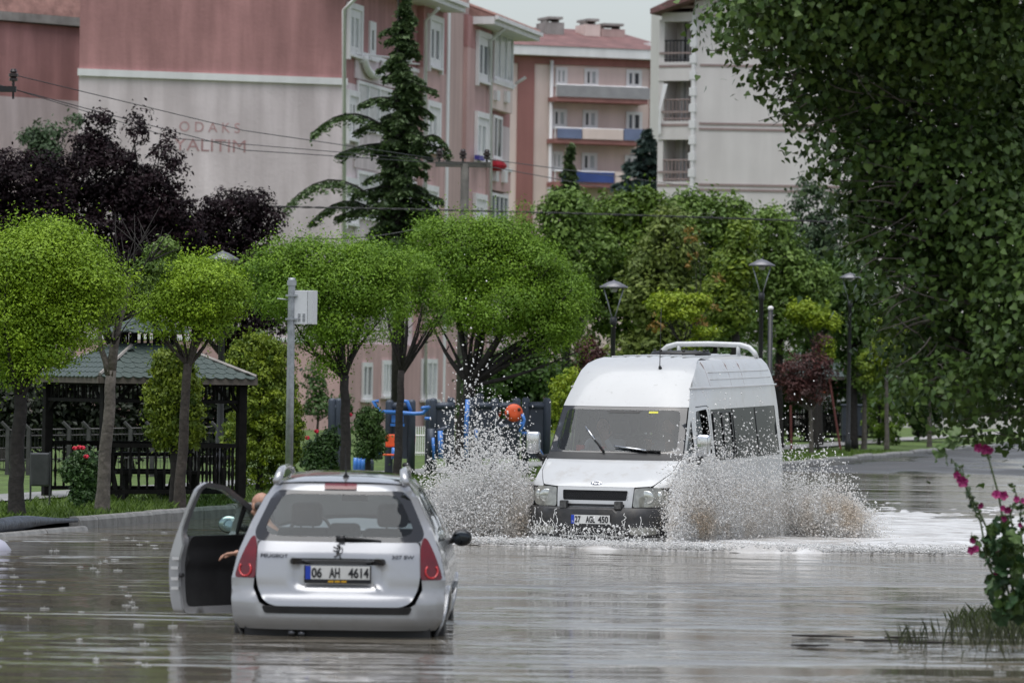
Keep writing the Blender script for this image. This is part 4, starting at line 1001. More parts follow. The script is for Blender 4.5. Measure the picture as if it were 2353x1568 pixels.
# scuttle panel below the glass
patch_obj('scuttle', edge_pts([1.29, 1.33, 1.375], 1) + edge_pts([1.375, 1.33, 1.29], -1), of(.0), .07, m_blackpl, van)
# bonnet and wings
bonnet = [(-.80, 1.288), (-.70, 1.05), (-.62, .975), (.62, .975), (.70, 1.05), (.80, 1.288)]
bonnet = [(-.88, 1.288), (-.865, 1.15), (-.72, .985), (-.5, .968), (.5, .968), (.72, .985), (.865, 1.15), (.88, 1.288)]
patch_obj('bonnet', rounded(bonnet, .03), of(.006), .06, m_white, van, thick=.03)
for sg in (-1, 1):
    wing = [(.886, 1.286), (hf(1.288), 1.288), (hf(1.15), 1.15), (hf(1.0), 1.0), (hf(.96), .962), (.73, .962), (.73, .98), (.873, 1.148)]
    patch_obj('wing', wing if sg > 0 else mir(wing), of(0), .05, m_white, van)
# nose: grille surround, mesh grille, headlamps
nose = [(-.505, .965), (-.49, .715), (.49, .715), (.505, .965)]
gr = rounded([(-.43, .925), (-.415, .80), (.415, .80), (.43, .925)], .02, 3)
ns_ = patch_obj('grille_surround', nose, of(.004), .05, m_white, van, holes=[gr], thick=.03)
patch_obj('lower_slot', rounded([(-.40, .755), (-.40, .722), (.40, .722), (.40, .755)], .012), of(.008), .06, m_blackpl, ns_)
patch_obj('grille_back', gr, of(-.05), .08, m_blackpl, van)
mb = MB()
x = -.42
while x < .42:
    for z in (.81, .83, .85, .87, .89, .91):
        xx = x + (.012 if int(round(z * 100)) % 4 == 1 else 0); mb.tube([of(.002)(xx, z - .011), of(.002)(xx + .010, z + .002), of(.002)(xx, z + .013)], .0035, 4, cap=False)
    x += .022
gm = mb.build('grille_mesh', mat('grille_plastic', (.02, .02, .021), .4), van); gm['kind'] = 'stuff'
for sg in (-1, 1):
    hl = [(.515, .955), (.505, .72), (.84, .725), (.885, .78), (.893, .90), (.80, .965), (.65, .966)]
    hl = rounded(hl if sg > 0 else mir(hl), .03)
    lp = patch_obj('headlamp', hl, of(.012), .045, m_lens, van, thick=.03)
    q = MB(); c = v_front(sg * .66, .845); q.ball((c[0], c[1] - .006, c[2]), (.10, .012, .085), 16, 8); q.build('reflector', m_lens2, lp, True)
    q = MB(); c = v_front(sg * .80, .85); q.ball((c[0], c[1] - .004, c[2]), (.045, .02, .07), 12, 8); q.build('indicator', m_lens2, lp, True)
# oval badge
mb = MB(); M = Matrix.Translation(v_front(0, 1.008)) @ Matrix.Rotation(R(62), 4, 'X'); M.translation.y -= .012
mb.lathe([(.072, -.006), (.074, .004), (.066, .009)], 24, M @ Matrix.Diagonal((1, .48, 1, 1))); bd = mb.build('badge', m_chrome, van, True)
mb = MB(); mb.lathe([(.062, .009), (.058, .0105)], 24, M @ Matrix.Diagonal((1, .45, 1, 1))); mb.build('badge_face', mat('badge_blue', (.01, .015, .05), .2), bd)
t = text_obj('badge_lettering', 'Ford', .05, m_chrome, bd, M @ Matrix.Translation((0, 0, .0115)), sx=1.1, depth=.0006)
# bumper
bmp = edge_pts([.30, .40, .55, .66, .712], 1) + edge_pts([.712, .66, .55, .40, .30], -1)
def v_bump(x, z, d=0): X, Y, Z = v_front(x, z); return (X, Y - .03 - .018 * sstep(.6, .64, z) + d, Z)
bmo = patch_obj('front_bumper', bmp, v_bump, .06, m_bump, van, thick=.06)
patch_obj('bumper_opening', rounded([(-.40, .47), (-.36, .33), (.36, .33), (.40, .47)], .03), lambda x, z, d=0: (x, v_bump(x, z)[1] - .004 + d, z), .07, m_blackpl, bmo)
patch_obj('bumper_lip', rounded([(-.42, .345), (-.42, .365), (.42, .365), (.42, .345)], .008), lambda x, z, d=0: (x, v_bump(x, z)[1] - .03 + d, z), .07, mat('pale_lip', (.5, .5, .5), .35), bmo, thick=.03)
for sg in (-1, 1):
    fp = [(.46, .285), (.46, .335), (.93, .345), (.93, .285)]
    patch_obj('bumper_skirt', fp if sg > 0 else mir(fp), lambda x, z, d=0: (x, v_bump(x, z)[1] - .02 + d, z), .06, m_white, bmo, thick=.04)
    fl_ = rounded([(.50, .47), (.50, .38), (.80, .38), (.80, .47)], .02)
    patch_obj('fog_lamp_recess', fl_ if sg > 0 else mir(fl_), lambda x, z, d=0: (x, v_bump(x, z)[1] - .005 + d, z), .06, m_lens, bmo, thick=.01)
    # square spot lamps standing on the bumper
    mb = MB(); c = v_bump(sg * .36 - .02, .74); mb.box(c[0] - .05, c[0] + .05, c[1] - .05, c[1] + .03, .695, .795)
    fg_ = bevel(mb.build('spot_lamp', m_blackpl, van), .012); mb = MB(); mb.box(c[0] - .042, c[0] + .042, c[1] - .056, c[1] - .048, .703, .787); mb.build('lamp_glass', mat('frosted_lamp', (.10, .10, .10), .15, .3, var=.4, vscale=40), fg_)
# number plate
py_ = v_bump(0, .565)[1] - .016
mb = MB(); mb.box(-.26, .26, py_ - .006, py_ + .012, .505, .625); pf = bevel(mb.build('number_plate', m_plateblk, van), .004)
mb = MB(); mb.box(-.255, .255, py_ - .009, py_ - .005, .510, .620); bevel(mb.build('plate_face', m_platew, pf), .002)
mb = MB(); mb.box(-.255, -.212, py_ - .0105, py_ - .006, .5105, .6195); mb.build('plate_band', m_plateblue, pf)
MTv = lambda x, y, z: Matrix.Translation((x, y, z)) @ Matrix.Rotation(R(90), 4, 'X')
for s_, x0, x1, z0, z1, m_ in (('27', -.205, -.128, .523, .607, m_plateblk), ('AGL', -.06, .06, .523, .607, m_plateblk), ('450', .10, .235, .523, .607, m_plateblk), ('TR', -.246, -.220, .524, .546, m_platew)):
    t = text_obj('plate_text', s_, .1, m_, pf, MTv(0, py_ - .0115, .565), depth=.001, bold=.003 if s_ != 'TR' else 0)
    X = [v.co.x for v in t.data.vertices]; Z = [v.co.z for v in t.data.vertices]; a0_, a1_, b0_, b1_ = min(X), max(X), min(Z), max(Z)
    for v in t.data.vertices: v.co.x = x0 + (v.co.x - a0_) / (a1_ - a0_) * (x1 - x0); v.co.z = z0 + (v.co.z - b0_) / (b1_ - b0_) * (z1 - z0)
# wipers: one parked, one mid-sweep
for pth in ([(-.12, 1.385), (-.28, 1.54), (-.42, 1.68)], [(.62, 1.40), (.42, 1.415), (.05, 1.455)], ):
    mb = MB(); P3 = [of(.03)(x, z) for x, z in pth]; mb.tube(P3, [.014, .010, .007], 6); wp = mb.build('wiper', m_blackpl, van, True)
    mb = MB(); q0, q1 = Vector(P3[1]), Vector(P3[2]); dd_ = (q1 - q0); mb.tube([q0 - dd_ * .05 + Vector((0, -.012, .0)), q1 + dd_ * .12 + Vector((0, -.012, 0))], .011, 6); mb.build('wiper_blade', m_chrome, wp, True)
# sides
for sg in (1, -1):
    fn = v_side(sg)
    fe_ = [(v_fe(z), z) for z in (.71, .73, .96, 1.0, 1.15, 1.30, 1.375, 1.6, 1.95, 2.0, 2.1, 2.19)]
    arch = lambda cy_: [(cy_ + .40 * math.cos(t), .34 + .40 * math.sin(t)) for t in np.linspace(0, math.pi, 12)]
    poly = fe_ + [(VL - .03, 2.19), (VL, 1.9), (VL, .38), (4.95, .36)] + arch(4.45) + [(4.03, .34), (1.42, .34)] + arch(1.0)[:9] + [(v_fe(.71) + .02, .60)]
    dwin = rounded([(1.42, 1.36), (1.60, 1.90), (1.98, 1.925), (2.02, 1.34)], .04, 3)
    tri = rounded([(1.06, 1.37), (1.40, 1.80), (1.36, 1.36)], .02, 2)
    band = rounded([(2.14, 1.255), (2.12, 1.915), (5.22, 1.915), (5.26, 1.255)], .03, 3)
    sp = patch_obj('body_side', poly, fn, .11, m_white, van, holes=[dwin, tri, band])
    # door opening trim, windows
    patch_obj('door_window', rounded([(1.42, 1.36), (1.60, 1.90), (1.78, 1.91), (1.80, 1.35)], .03, 3), lambda y, z, d=0, fn=fn: fn(y, z, .03), .12, g_tint, sp)
    patch_obj('corner_window', tri, lambda y, z, d=0, fn=fn: fn(y, z, .012), .12, g_tint, sp)
    g = patch_obj('side_glass', band, lambda y, z, d=0, fn=fn: fn(y, z, .004), .16, glass_mat('smoked_glass', (.05, .055, .06), .75, .03, 1.30) if 'smoked_glass' not in MATS else MATS['smoked_glass'], sp)
    sl = [(2.22, 1.30), (2.21, 1.87), (3.02, 1.87), (3.03, 1.30)]
    for rr_ in (rounded(sl, .05, 3),):
        mb = MB(); mb.tube([fn(y, z, -.003) for y, z in rr_ + rr_[:1]], .008, 6, cap=False); mb.build('sliding_window_frame', m_blackpl, g, True)
    mb = MB(); mb.tube([fn(2.62, 1.31, -.004), fn(2.615, 1.86, -.004)], .01, 6); mb.tube([fn(3.14, 1.27, .001), fn(3.13, 1.905, .001)], .006, 6); mb.tube([fn(4.2, 1.27, .001), fn(4.19, 1.905, .001)], .006, 6); mb.build('window_divider', m_blackpl, g, True)
    # door shut lines, sliding rail, side rubbing strip
    mb = MB()
    for pth in ([(1.34, .50), (1.34, .9), (1.36, 1.34)], [(2.06, .40), (2.06, 1.2), (2.06, 1.94), (2.0, 1.965), (1.62, 1.955)]): mb.tube([fn(y, z, .0015) for y, z in pth], .006, 5)
    mb.build('shut_line', m_blackpl, sp)
    mb = MB(); mb.tube([fn(y, .78, -.01) for y in np.linspace(1.45, 4.0, 12)], .022, 6); mb.build('rub_strip', m_bump, sp, True)
    # upper side of the raised roof with gutter and ribs
    up = [(v_fe(2.19), 2.19)] + [(v_fe(z), z) for z in (2.3, 2.4, 2.49, 2.545)] + [(VL - .16, 2.545), (VL - .08, 2.4), (VL - .03, 2.19)]
    us = patch_obj('roof_side', up, fn, .09, m_white, van)
    mb = MB(); mb.tube([fn(y, 2.19 + .004, -.008) for y in np.linspace(v_fe(2.19) - .02, VL + .02, 24)], .014, 6); mb.build('gutter', m_white, us, True)
    mb = MB()
    for z in (2.30, 2.39): mb.tube([fn(y, z, .002) for y in np.linspace(2.35, VL - .18, 18)], .011, 6)
    mb.build('roof_rib', m_white, us, True)
    mb = MB()
    for y in (2.28, 3.25, 3.85): mb.tube([fn(y, z, .0035) for z in np.linspace(2.21, 2.52, 8)], .005, 4)
    mb.build('roof_seam', m_groove, us)
    # chrome mirror on a black arm
    mb = MB(); mb.tube([(sg * .92, 1.18, 1.30), (sg * 1.05, 1.12, 1.28), (sg * 1.10, 1.08, 1.36)], [.05, .045, .04], 8); am = mb.build('mirror_arm', m_blackpl, van, True)
    mb = MB(); mb.box(sg * 1.14 - .09, sg * 1.14 + .09, 1.0, 1.10, 1.34, 1.62); mh = bevel(mb.build('mirror_housing', m_chrome, am, True), .04, 4)
    mb = MB(); mb.box(sg * 1.14 - .075, sg * 1.14 + .075, 1.101, 1.108, 1.36, 1.60); mb.build('mirror_face', m_mirrorglass, mh)
    mb = MB(); c = fn(.92, .98, -.02); mb.ball(c, (.025, .05, .03), 10, 6); mb.build('side_indicator', mat('amber_lens', S(210, 90, 20), .2, coat=1.0) if sg < 0 else m_blackpl, van, True)
    # wheels
    for yw in (1.0, 4.45):
        M = Matrix.Translation((sg * .86, yw, .34)) @ Matrix.Rotation(R(90), 4, 'Y')
        w = MB(); w.lathe([(.22, -.10), (.30, -.105), (.335, -.09), (.345, -.04), (.345, .04), (.335, .09), (.30, .105), (.22, .10)], 24, M); wh = w.build('wheel', m_tyre, van, True)
        w = MB(); w.lathe([(.20, -.09), (.215, -.04), (.215, .04), (.20, .09), (.05, .07)], 18, M); w.build('rim', m_rim, wh, True)
# roof skin, ribs, rear end
mb = MB(); ys = [2.26, 2.35, 2.6, 3.0, 3.6, 4.2, 4.8, 5.15, VL - .16]; n = 13
for y in ys:
    for t in np.linspace(-1, 1, n):
        a = abs(t); w = v_hw(max(y, 2.5), 2.545)
        if y < 2.3: mb.v.append((hf(2.57) * t, v_front(hf(2.57) * t, 2.57)[1] - .01, 2.567))
        elif y < 2.4: mb.v.append(((w * .6 + hf(2.57) * .4) * t, 2.42 + .14 * a ** 4, 2.578 - .02 * a ** 3))
        else: mb.v.append((w * t, y, 2.545 + .045 * (1 - a ** 3)))
mb.f = [(i * n + j, i * n + j + 1, (i + 1) * n + j + 1, (i + 1) * n + j) for i in range(len(ys) - 1) for j in range(n - 1)]
vroof = mb.build('roof', m_white, van, True)
mb = MB()
for x in (-.52, -.36, -.2, -.04, .12, .28, .44): mb.tube([(x, y, 2.545 + .045 * (1 - abs(x / .72) ** 3) + .004) for y in np.linspace(2.4, 5.1, 12)], .012, 6)
mb.build('roof_rib', m_white, vroof, True)
mb = MB(); zr = 2.615; mb.lathe([(.40, 0), (.41, .02), (.38, .05), (.20, .065), (.02, .068)], 28, Matrix.Translation((.02, 3.7, zr - .02)) @ Matrix.Diagonal((1.0, .8, .9, 1))); hatch = mb.build('roof_hatch', m_blackpl, van, True)
mb = MB()
for t in np.linspace(.3, 6, 7): mb.ball((.02 + .36 * math.cos(t), 3.7 + .29 * math.sin(t), zr + .035), .022, 6, 5)
mb.build('hatch_fixing', m_blackpl, hatch, True)
mb = MB(); mb.tube([(-.70, 5.0, 2.555), (-.66, 5.02, 2.62), (-.58, 5.04, 2.69), (-.45, 5.05, 2.725), (0, 5.06, 2.735), (.45, 5.05, 2.725), (.58, 5.04, 2.69), (.66, 5.02, 2.62), (.70, 5.0, 2.555)], [.03, .034, .036, .036, .036, .036, .036, .034, .03], 10)
rr_ = mb.build('roof_rail', m_white, van, True)
for x in (-.42, .42): mb = MB(); mb.tube([(x, 5.05, 2.57), (x, 5.05, 2.72)], .03, 8); mb.build('rail_foot', m_white, rr_, True)
mb = MB(); a = Vector(v_front(.33, 2.44)); mb.tube([a, a + Vector((0, -.02, .03))], [.026, .016], 8); mb.tube([a + Vector((0, -.02, .03)), a + Vector((.005, .0, .78))], [.006, .003], 6); mb.build('aerial', m_blackpl, van, True)
mb = MB()
zz = [.38, 1.0, 1.9, 2.19, 2.4, 2.545]; n = 11
for z in zz:
    yv = VL - (0 if z < 2 else (.03 if z < 2.3 else (.08 if z < 2.5 else .16)))
    for t in np.linspace(-1, 1, n): mb.v.append((v_hw(yv, z) * t, yv + .05 * (1 - t * t), z))
for t in np.linspace(-1, 1, n): mb.v.append((v_hw(VL - .16, 2.545) * t, VL - .16, 2.545 + .045 * (1 - abs(t) ** 3)))
mb.f = [(i * n + j, i * n + j + 1, (i + 1) * n + j + 1, (i + 1) * n + j) for i in range(len(zz)) for j in range(n - 1)]
mb.build('rear_doors', m_white, van, True)
mb = MB(); mb.box(-.9, .9, .45, 5.3, .28, .42); mb.build('underbody', m_blackpl, van)
mb = MB(); mb.box(-.86, .86, .95, 1.45, .9, 1.36); mb.box(-.5, .1, 1.0, 1.3, 1.36, 1.41); bevel(mb.build('dashboard', mat('grey_dashboard', (.13, .135, .14), .7), van), .05)
mb = MB(); mb.tube([(.42 + .21 * math.cos(t), 1.50 + .10 * math.sin(t), 1.45 + .17 * math.sin(t)) for t in np.linspace(0, 2 * math.pi, 21)], .015, 6, cap=False); mb.build('steering_wheel', m_trim, van, True)
for (x, y) in ((.42, 2.05), (-.30, 2.05), (-.62, 2.05), (.5, 3.0), (-.5, 3.0), (.5, 3.9), (-.5, 3.9), (0, 4.8)):
    mb = MB(); mb.box(x - .21, x + .21, y, y + .14, .9, 1.52); mb.box(x - .21, x + .21, y - .5, y + .05, .8, .98); mb.box(x - .13, x + .13, y + .02, y + .12, 1.55, 1.76); bevel(mb.build('seat', m_seat, van, True), .05, 3)
mb = MB(); mb.box(-.55, -.45, 1.02, 1.08, 1.37, 1.46); mb.box(-.22, -.17, 1.0, 1.04, 1.37, 1.45); mb.build('dashboard_clutter', mat('red_plastic', S(190, 50, 40), .5), van)
VANX, VANY = (1366 - 1176) / FPX * 58.8, 58.8
van.location = (VANX, VANY, -0.245)
van.rotation_euler = (R(1.0), 0, R(-19))
# ------------------------------------------------------------------ trees and shrubs
m_leaf = leaf_mat('leaves', 0.2)
m_leaf_g = leaf_mat('glossy_leaves', 0.15, 0.4, 0.3)
m_leaf_p = leaf_mat('purple_leaves', 0.12, 0.55, 0.15)
m_bark = mat('bark', (0.055, 0.045, 0.038), 0.9, var=0.45, vscale=9, bump=0.02, bscale=18)
m_bark_l = mat('grey_bark', (0.12, 0.105, 0.09), 0.9, var=0.4, vscale=9, bump=0.02, bscale=18)
m_bark_d = mat('dark_bark', (0.026, 0.022, 0.02), 0.9, var=0.4, vscale=9, bump=0.02, bscale=18)

LIME = ((0.28, 0.42, 0.020), (0.15, 0.26, 0.016)); LIME2 = ((0.20, 0.34, 0.022), (0.095, 0.19, 0.015)); GREEN = ((0.16, 0.25, 0.045), (0.08, 0.145, 0.025))
DEEP = ((0.075, 0.14, 0.03), (0.035, 0.075, 0.018)); OLIVE = ((0.18, 0.23, 0.045), (0.10, 0.145, 0.03)); PLUM = ((0.020, 0.0085, 0.012), (0.009, 0.0055, 0.0075))
THUJA = ((0.23, 0.30, 0.02), (0.06, 0.11, 0.014)); SPRUCE = ((0.13, 0.19, 0.075), (0.06, 0.10, 0.045)); BLUESP = ((0.09, 0.135, 0.12), (0.05, 0.08, 0.072)); GREYG = ((0.09, 0.14, 0.07), (0.05, 0.085, 0.04))
REDL = ((0.12, 0.04, 0.035), (0.05, 0.028, 0.026)); YGREEN = ((0.30, 0.38, 0.02), (0.18, 0.27, 0.02))

def crown_np(blobs, n_clump, per, leaf, cr, cols, seed, shell=0.55, shape='diamond', up=0.55, droop=None, flat=0.66):
    """leaf clumps spread through a set of ellipsoids: (centre, (rx, ry, rz))"""
    g = np.random.default_rng(seed)
    C = np.array([tuple(b[0]) for b in blobs]); Rr = np.array([b[1] for b in blobs])
    Rr = np.maximum(Rr - 0.55 * cr, Rr * 0.4)
    wt = (Rr[:, 0] * Rr[:, 2] + Rr[:, 0] * Rr[:, 1] + Rr[:, 1] * Rr[:, 2]); wt = wt / wt.sum()
    bi = g.choice(len(blobs), n_clump, p=wt)
    d = norm(g.normal(size=(n_clump, 3)))
    rad = (shell + (1 - shell) * g.random(n_clump) ** 0.6)[:, None]
    kk = norm(g.normal(size=(7, 3))) * 4.2; ph = g.random(7) * 6.283
    lump = 1 + 0.12 * np.sum(np.sin(d @ kk.T + ph + bi[:, None] * 1.7), 1, keepdims=True) * 0.6          # uneven outline
    cc = C[bi] + d * Rr[bi] * rad * lump * (1 + g.normal(size=(n_clump, 1)) * 0.06)
    n = n_clump * per; ci = np.repeat(np.arange(n_clump), per)
    csz = (0.6 + 0.9 * g.random(n_clump))[ci][:, None]
    out = norm(d[ci] / Rr[bi][ci])
    ax = norm(out * 0.8 + np.array([0, 0, 0.55]) + g.normal(size=(n_clump, 3))[ci] * 0.25)
    v = norm(g.normal(size=(n, 3))); dt = np.sum(v * ax, 1, keepdims=True)
    v = np.where(dt < -0.15, v - 2 * dt * ax, v)                       # leaves sit on the outer, upper dome of each clump
    dome = (g.random(n) < 0.8)[:, None]
    off = np.where(dome, v * cr * csz * (0.72 + 0.36 * g.random((n, 1))) * np.array([1, 1, flat]), g.normal(size=(n, 3)) * cr * csz * 0.6)
    P = cc[ci] + off
    sh_ = (g.random(n_clump) < 0.07)[ci][:, None]                        # some clumps are shoots reaching outwards
    P = np.where(sh_, cc[ci] + (ax * .7 + norm(g.normal(size=(n_clump, 3)))[ci] * .5) * (cr * 1.7 * g.random((n, 1))) + g.normal(size=(n, 3)) * cr * 0.22, P)
    N = v * 0.75 + np.array([0, 0, up * .7]) + g.normal(size=(n, 3)) * 0.27
    a, b = np.array(cols[0]), np.array(cols[1])
    t = np.clip(g.normal(0.5, 0.28, n_clump)[ci] + g.normal(0, 0.09, n), 0, 1)[:, None]
    col = a * t + b * (1 - t)
    sz = leaf * (0.7 + 0.6 * g.random(n))
    td = None
    if droop is not None: td = np.array([0, 0, -1.0]) * droop + g.normal(size=(n, 3)) * 0.6 + out * 0.3
    return leaves_np(P, N, sz, col, shape, g, td), (P, N, sz, col)

def px_blobs(lst, D, depth=0.9):
    out = []
    for e in lst:
        cx, cy_, rx, ry = e[:4]; dd = e[4] if len(e) > 4 else 0.0; s = FPX / (D + dd)
        out.append((W(cx, cy_, D + dd), (rx / s, max(rx, ry * .6) / s * depth, ry / s)))
    return out
def limb(mb, p, q, r0, r1, bend=0.15, n=6, rnd=random):
    p = Vector(p); q = Vector(q); L = (q - p).length
    side = Vector((rnd.uniform(-1, 1), rnd.uniform(-1, 1), rnd.uniform(-.3, .6))) * L * bend
    pts = []; rad = []
    for i in range(n + 1):
        t = i / n; pts.append(p.lerp(q, t) + side * math.sin(math.pi * t) * (1 - .3 * t)); rad.append(r0 + (r1 - r0) * t)
    mb.tube(pts, rad, 7); return pts
def broadleaf(name, label, base, fork, blobs, D, r0, cols, n_clump, per, leaf, cr, seed, cat='tree', group=None, bark=None, nb=14, shape='diamond', shell=.42, lm=None, twig=True, droop=None, depth=.9, up=.55, rbr=.32):
    rnd = random.Random(seed)
    b = Vector(base); t = thing(name, label, cat, b, group=group)
    f = Vector(fork) - b
    mb = MB()
    pts = []
    k = 9
    wob = [Vector((rnd.uniform(-1, 1), rnd.uniform(-1, 1), 0)) * r0 * .16 for _ in range(k + 1)]
    for i in range(k + 1):
        u = i / k; pts.append(Vector((0, 0, -0.15)).lerp(f, u) + wob[i] * (0 < i < k))
    mb.tube(pts, [r0 * (1.35 if i == 0 else (1.12 if i == 1 else 1 - .28 * i / k)) for i in range(k + 1)], 10)
    mb.build('trunk', bark or m_bark, t, True)
    bl = [(c - b, r) for c, r in px_blobs(blobs, D, depth)]
    mb = MB()
    if nb:
        for i in range(nb):
            c, r = bl[i % len(bl)]
            q = Vector(c) + Vector((rnd.uniform(-1, 1) * r[0], rnd.uniform(-1, 1) * r[1], rnd.uniform(-.7, .5) * r[2])) * .78
            P_ = limb(mb, f - Vector((0, 0, rnd.uniform(0, .1))), q, r0 * rbr * rnd.uniform(.7, 1.5), r0 * .05, .12, 6, rnd)
            if twig:
                for _ in range(3):
                    s_ = P_[rnd.randint(2, 5)]; limb(mb, s_, s_ + Vector((rnd.uniform(-1, 1), rnd.uniform(-1, 1), rnd.uniform(-.1, 1))) * max(r) * .45, r0 * .10, r0 * .025, .1, 4, rnd)
        mb.build('branches', bark or m_bark, t, True)
    (V, T, C), raw = crown_np(bl, n_clump, per, leaf, cr, cols, seed, shell, shape, up, droop)
    cme = np_mesh('crown', V, T, C); link('crown', cme, lm or m_leaf, t)
    return t
def base_at(x, D, z=0.16): p = W(x, 867, D); return Vector((p.x, p.y, z))

AV = 'clipped round-headed trees along the lawn'
broadleaf('mophead_tree', 'largest lime-green round-headed tree, cut by the left edge, beside the litter bin', base_at(40, 61.3), W(46, 905, 61.3),
          [(95, 610, 130, 105), (190, 650, 95, 85), (20, 640, 120, 120), (60, 740, 130, 85), (150, 740, 95, 75), (40, 830, 80, 60), (120, 570, 90, 65), (215, 700, 70, 60), (-60, 700, 120, 130), (105, 800, 75, 65), (20, 860, 40, 45)], 61.3, .115, LIME, 620, 180, .043, .29, 11, group=AV, nb=16, bark=m_bark_d)
broadleaf('mophead_tree', 'small lime-green round-headed tree in front of the near shelter', base_at(415, 66.5), W(432, 835, 66.5),
          [(450, 650, 105, 62), (520, 675, 65, 52), (400, 680, 70, 60), (455, 700, 90, 45), (430, 630, 60, 40), (350, 700, 40, 50), (470, 745, 55, 40), (385, 745, 45, 35)], 66.5, .085, LIME, 300, 175, .043, .26, 12, group=AV, bark=m_bark)
broadleaf('mophead_tree', 'round-headed tree behind the metal cabinet pole', base_at(800, 79.5), W(792, 862, 79.5),
          [(640, 610, 80, 55), (740, 600, 100, 60), (830, 650, 110, 80), (700, 680, 110, 75), (790, 730, 100, 70), (880, 690, 70, 65), (730, 770, 60, 60), (755, 840, 40, 50), (630, 660, 60, 50), (900, 610, 55, 50), (850, 585, 60, 40)], 79.5, .105, LIME2, 460, 175, .047, .30, 13, group=AV, bark=m_bark_d)
broadleaf('mophead_tree', 'thin sparse round-headed tree between two fuller ones', base_at(915, 83.5), W(922, 850, 83.5),
          [(940, 620, 60, 50), (990, 680, 50, 55), (930, 690, 50, 50), (1000, 740, 38, 34), (900, 760, 34, 28)], 83.5, .085, LIME2, 200, 60, .047, .18, 14, group=AV, bark=m_bark_d, nb=20)
broadleaf('mophead_tree', 'broadest dark-stemmed round-headed tree left of the minibus', base_at(1050, 92), W(1078, 880, 92),
          [(1080, 560, 130, 70), (1180, 610, 130, 80), (1040, 640, 100, 80), (1150, 700, 150, 85), (1270, 680, 95, 85), (1240, 760, 95, 50), (1310, 720, 55, 60), (1000, 540, 60, 40), (1150, 540, 90, 50), (1010, 720, 45, 40), (1300, 790, 50, 40)], 92, .16, LIME2, 600, 170, .052, .37, 15, group=AV, bark=m_bark_d, nb=22)
# half-bare tree with a forked grey trunk
t = broadleaf('sparse_tree', 'half-bare tree with a forked rough grey trunk in front of the near shelter', base_at(238, 63.8), W(256, 850, 63.8),
          [(375, 575, 36, 28), (330, 640, 30, 40), (350, 610, 36, 24), (218, 795, 14, 18)], 63.8, .10, GREEN, 60, 40, .055, .12, 16, bark=m_bark_l, nb=0)
mb = MB(); b_ = Vector(t.location)
def PXL(mb, pts, D, rad, n=7):
    mb.tube([W(x, y, D) - b_ for x, y in pts], rad, n)
mb0 = mb; mb = MB()
PXL(mb, [(254, 862), (262, 800), (272, 740), (290, 680), (310, 640), (345, 600), (395, 555)], 63.8, [.075, .062, .055, .045, .035, .025, .01])
PXL(mb, [(250, 860), (243, 830), (232, 800), (228, 760), (232, 700), (240, 640)], 63.8, [.055, .045, .038, .03, .02, .01])
mb.build('limbs', m_bark_l, t, True); mb = mb0
rnd = random.Random(5)
for i in range(60):
    x0, y0 = rnd.choice([(272, 740), (290, 680), (310, 640), (285, 620), (345, 600), (232, 760), (262, 790)])
    x1 = x0 + rnd.uniform(-90, 90); y1 = y0 - rnd.uniform(30, 150)
    PXL(mb, [(x0, y0), ((x0 + x1) / 2 + rnd.uniform(-12, 12), (y0 + y1) / 2 + rnd.uniform(-10, 10)), (x1, y1)], 63.8 + rnd.uniform(-.4, .4), [.014, .008, .003], 5)
mb.build('branches', m_bark_d, t, True)

def thuja(name, label, blobs, D, n, seed, cols=THUJA, leaf=.06, zb_=.16, group=None):
    cx = blobs[0][0]
    return broadleaf(name, label, base_at(cx, D, zb_), W(cx, blobs[0][1], D), blobs, D, .06, cols, n, 40, leaf, .11, seed, cat='shrub', bark=m_bark_d, nb=0, shell=.62, droop=-.9, group=group, up=.1)
thuja('thuja_shrub', 'golden cone-shaped shrub on a bare stem against the near shelter', [(402, 930, 70, 85), (400, 850, 55, 50), (402, 990, 62, 50), (398, 830, 38, 38)], 67.7, 460, 21)
thuja('thuja_shrub', 'tall dense yellow-green hedge shrub beside the galvanised pole', [(600, 900, 78, 110), (605, 830, 70, 65), (610, 1010, 84, 110), (560, 850, 45, 80), (655, 960, 42, 110), (590, 795, 50, 32)], 75.5, 900, 22)
thuja('thuja_shrub', 'small dark rounded shrub between the two gym tree trunks', [(848, 990, 36, 55), (850, 960, 28, 32), (846, 1030, 36, 28)], 84, 160, 23, DEEP)
thuja('thuja_shrub', 'bright yellow-green cone shrub behind the minibus at the gym panels', [(1300, 930, 34, 75), (1310, 880, 30, 35)], 97, 170, 24, YGREEN)
thuja('thuja_shrub', 'upright light green conifer right of the far shelter', [(2020, 930, 40, 80), (2005, 860, 36, 60), (2040, 980, 40, 50)], 142, 260, 25, ((.17, .27, .03), (.07, .13, .02)), .09, .2)
thuja('thuja_shrub', 'low dark conifer on the far lawn under the poplar', [(2110, 950, 36, 40), (2125, 975, 40, 26)], 150, 160, 26, DEEP, .09, .2)

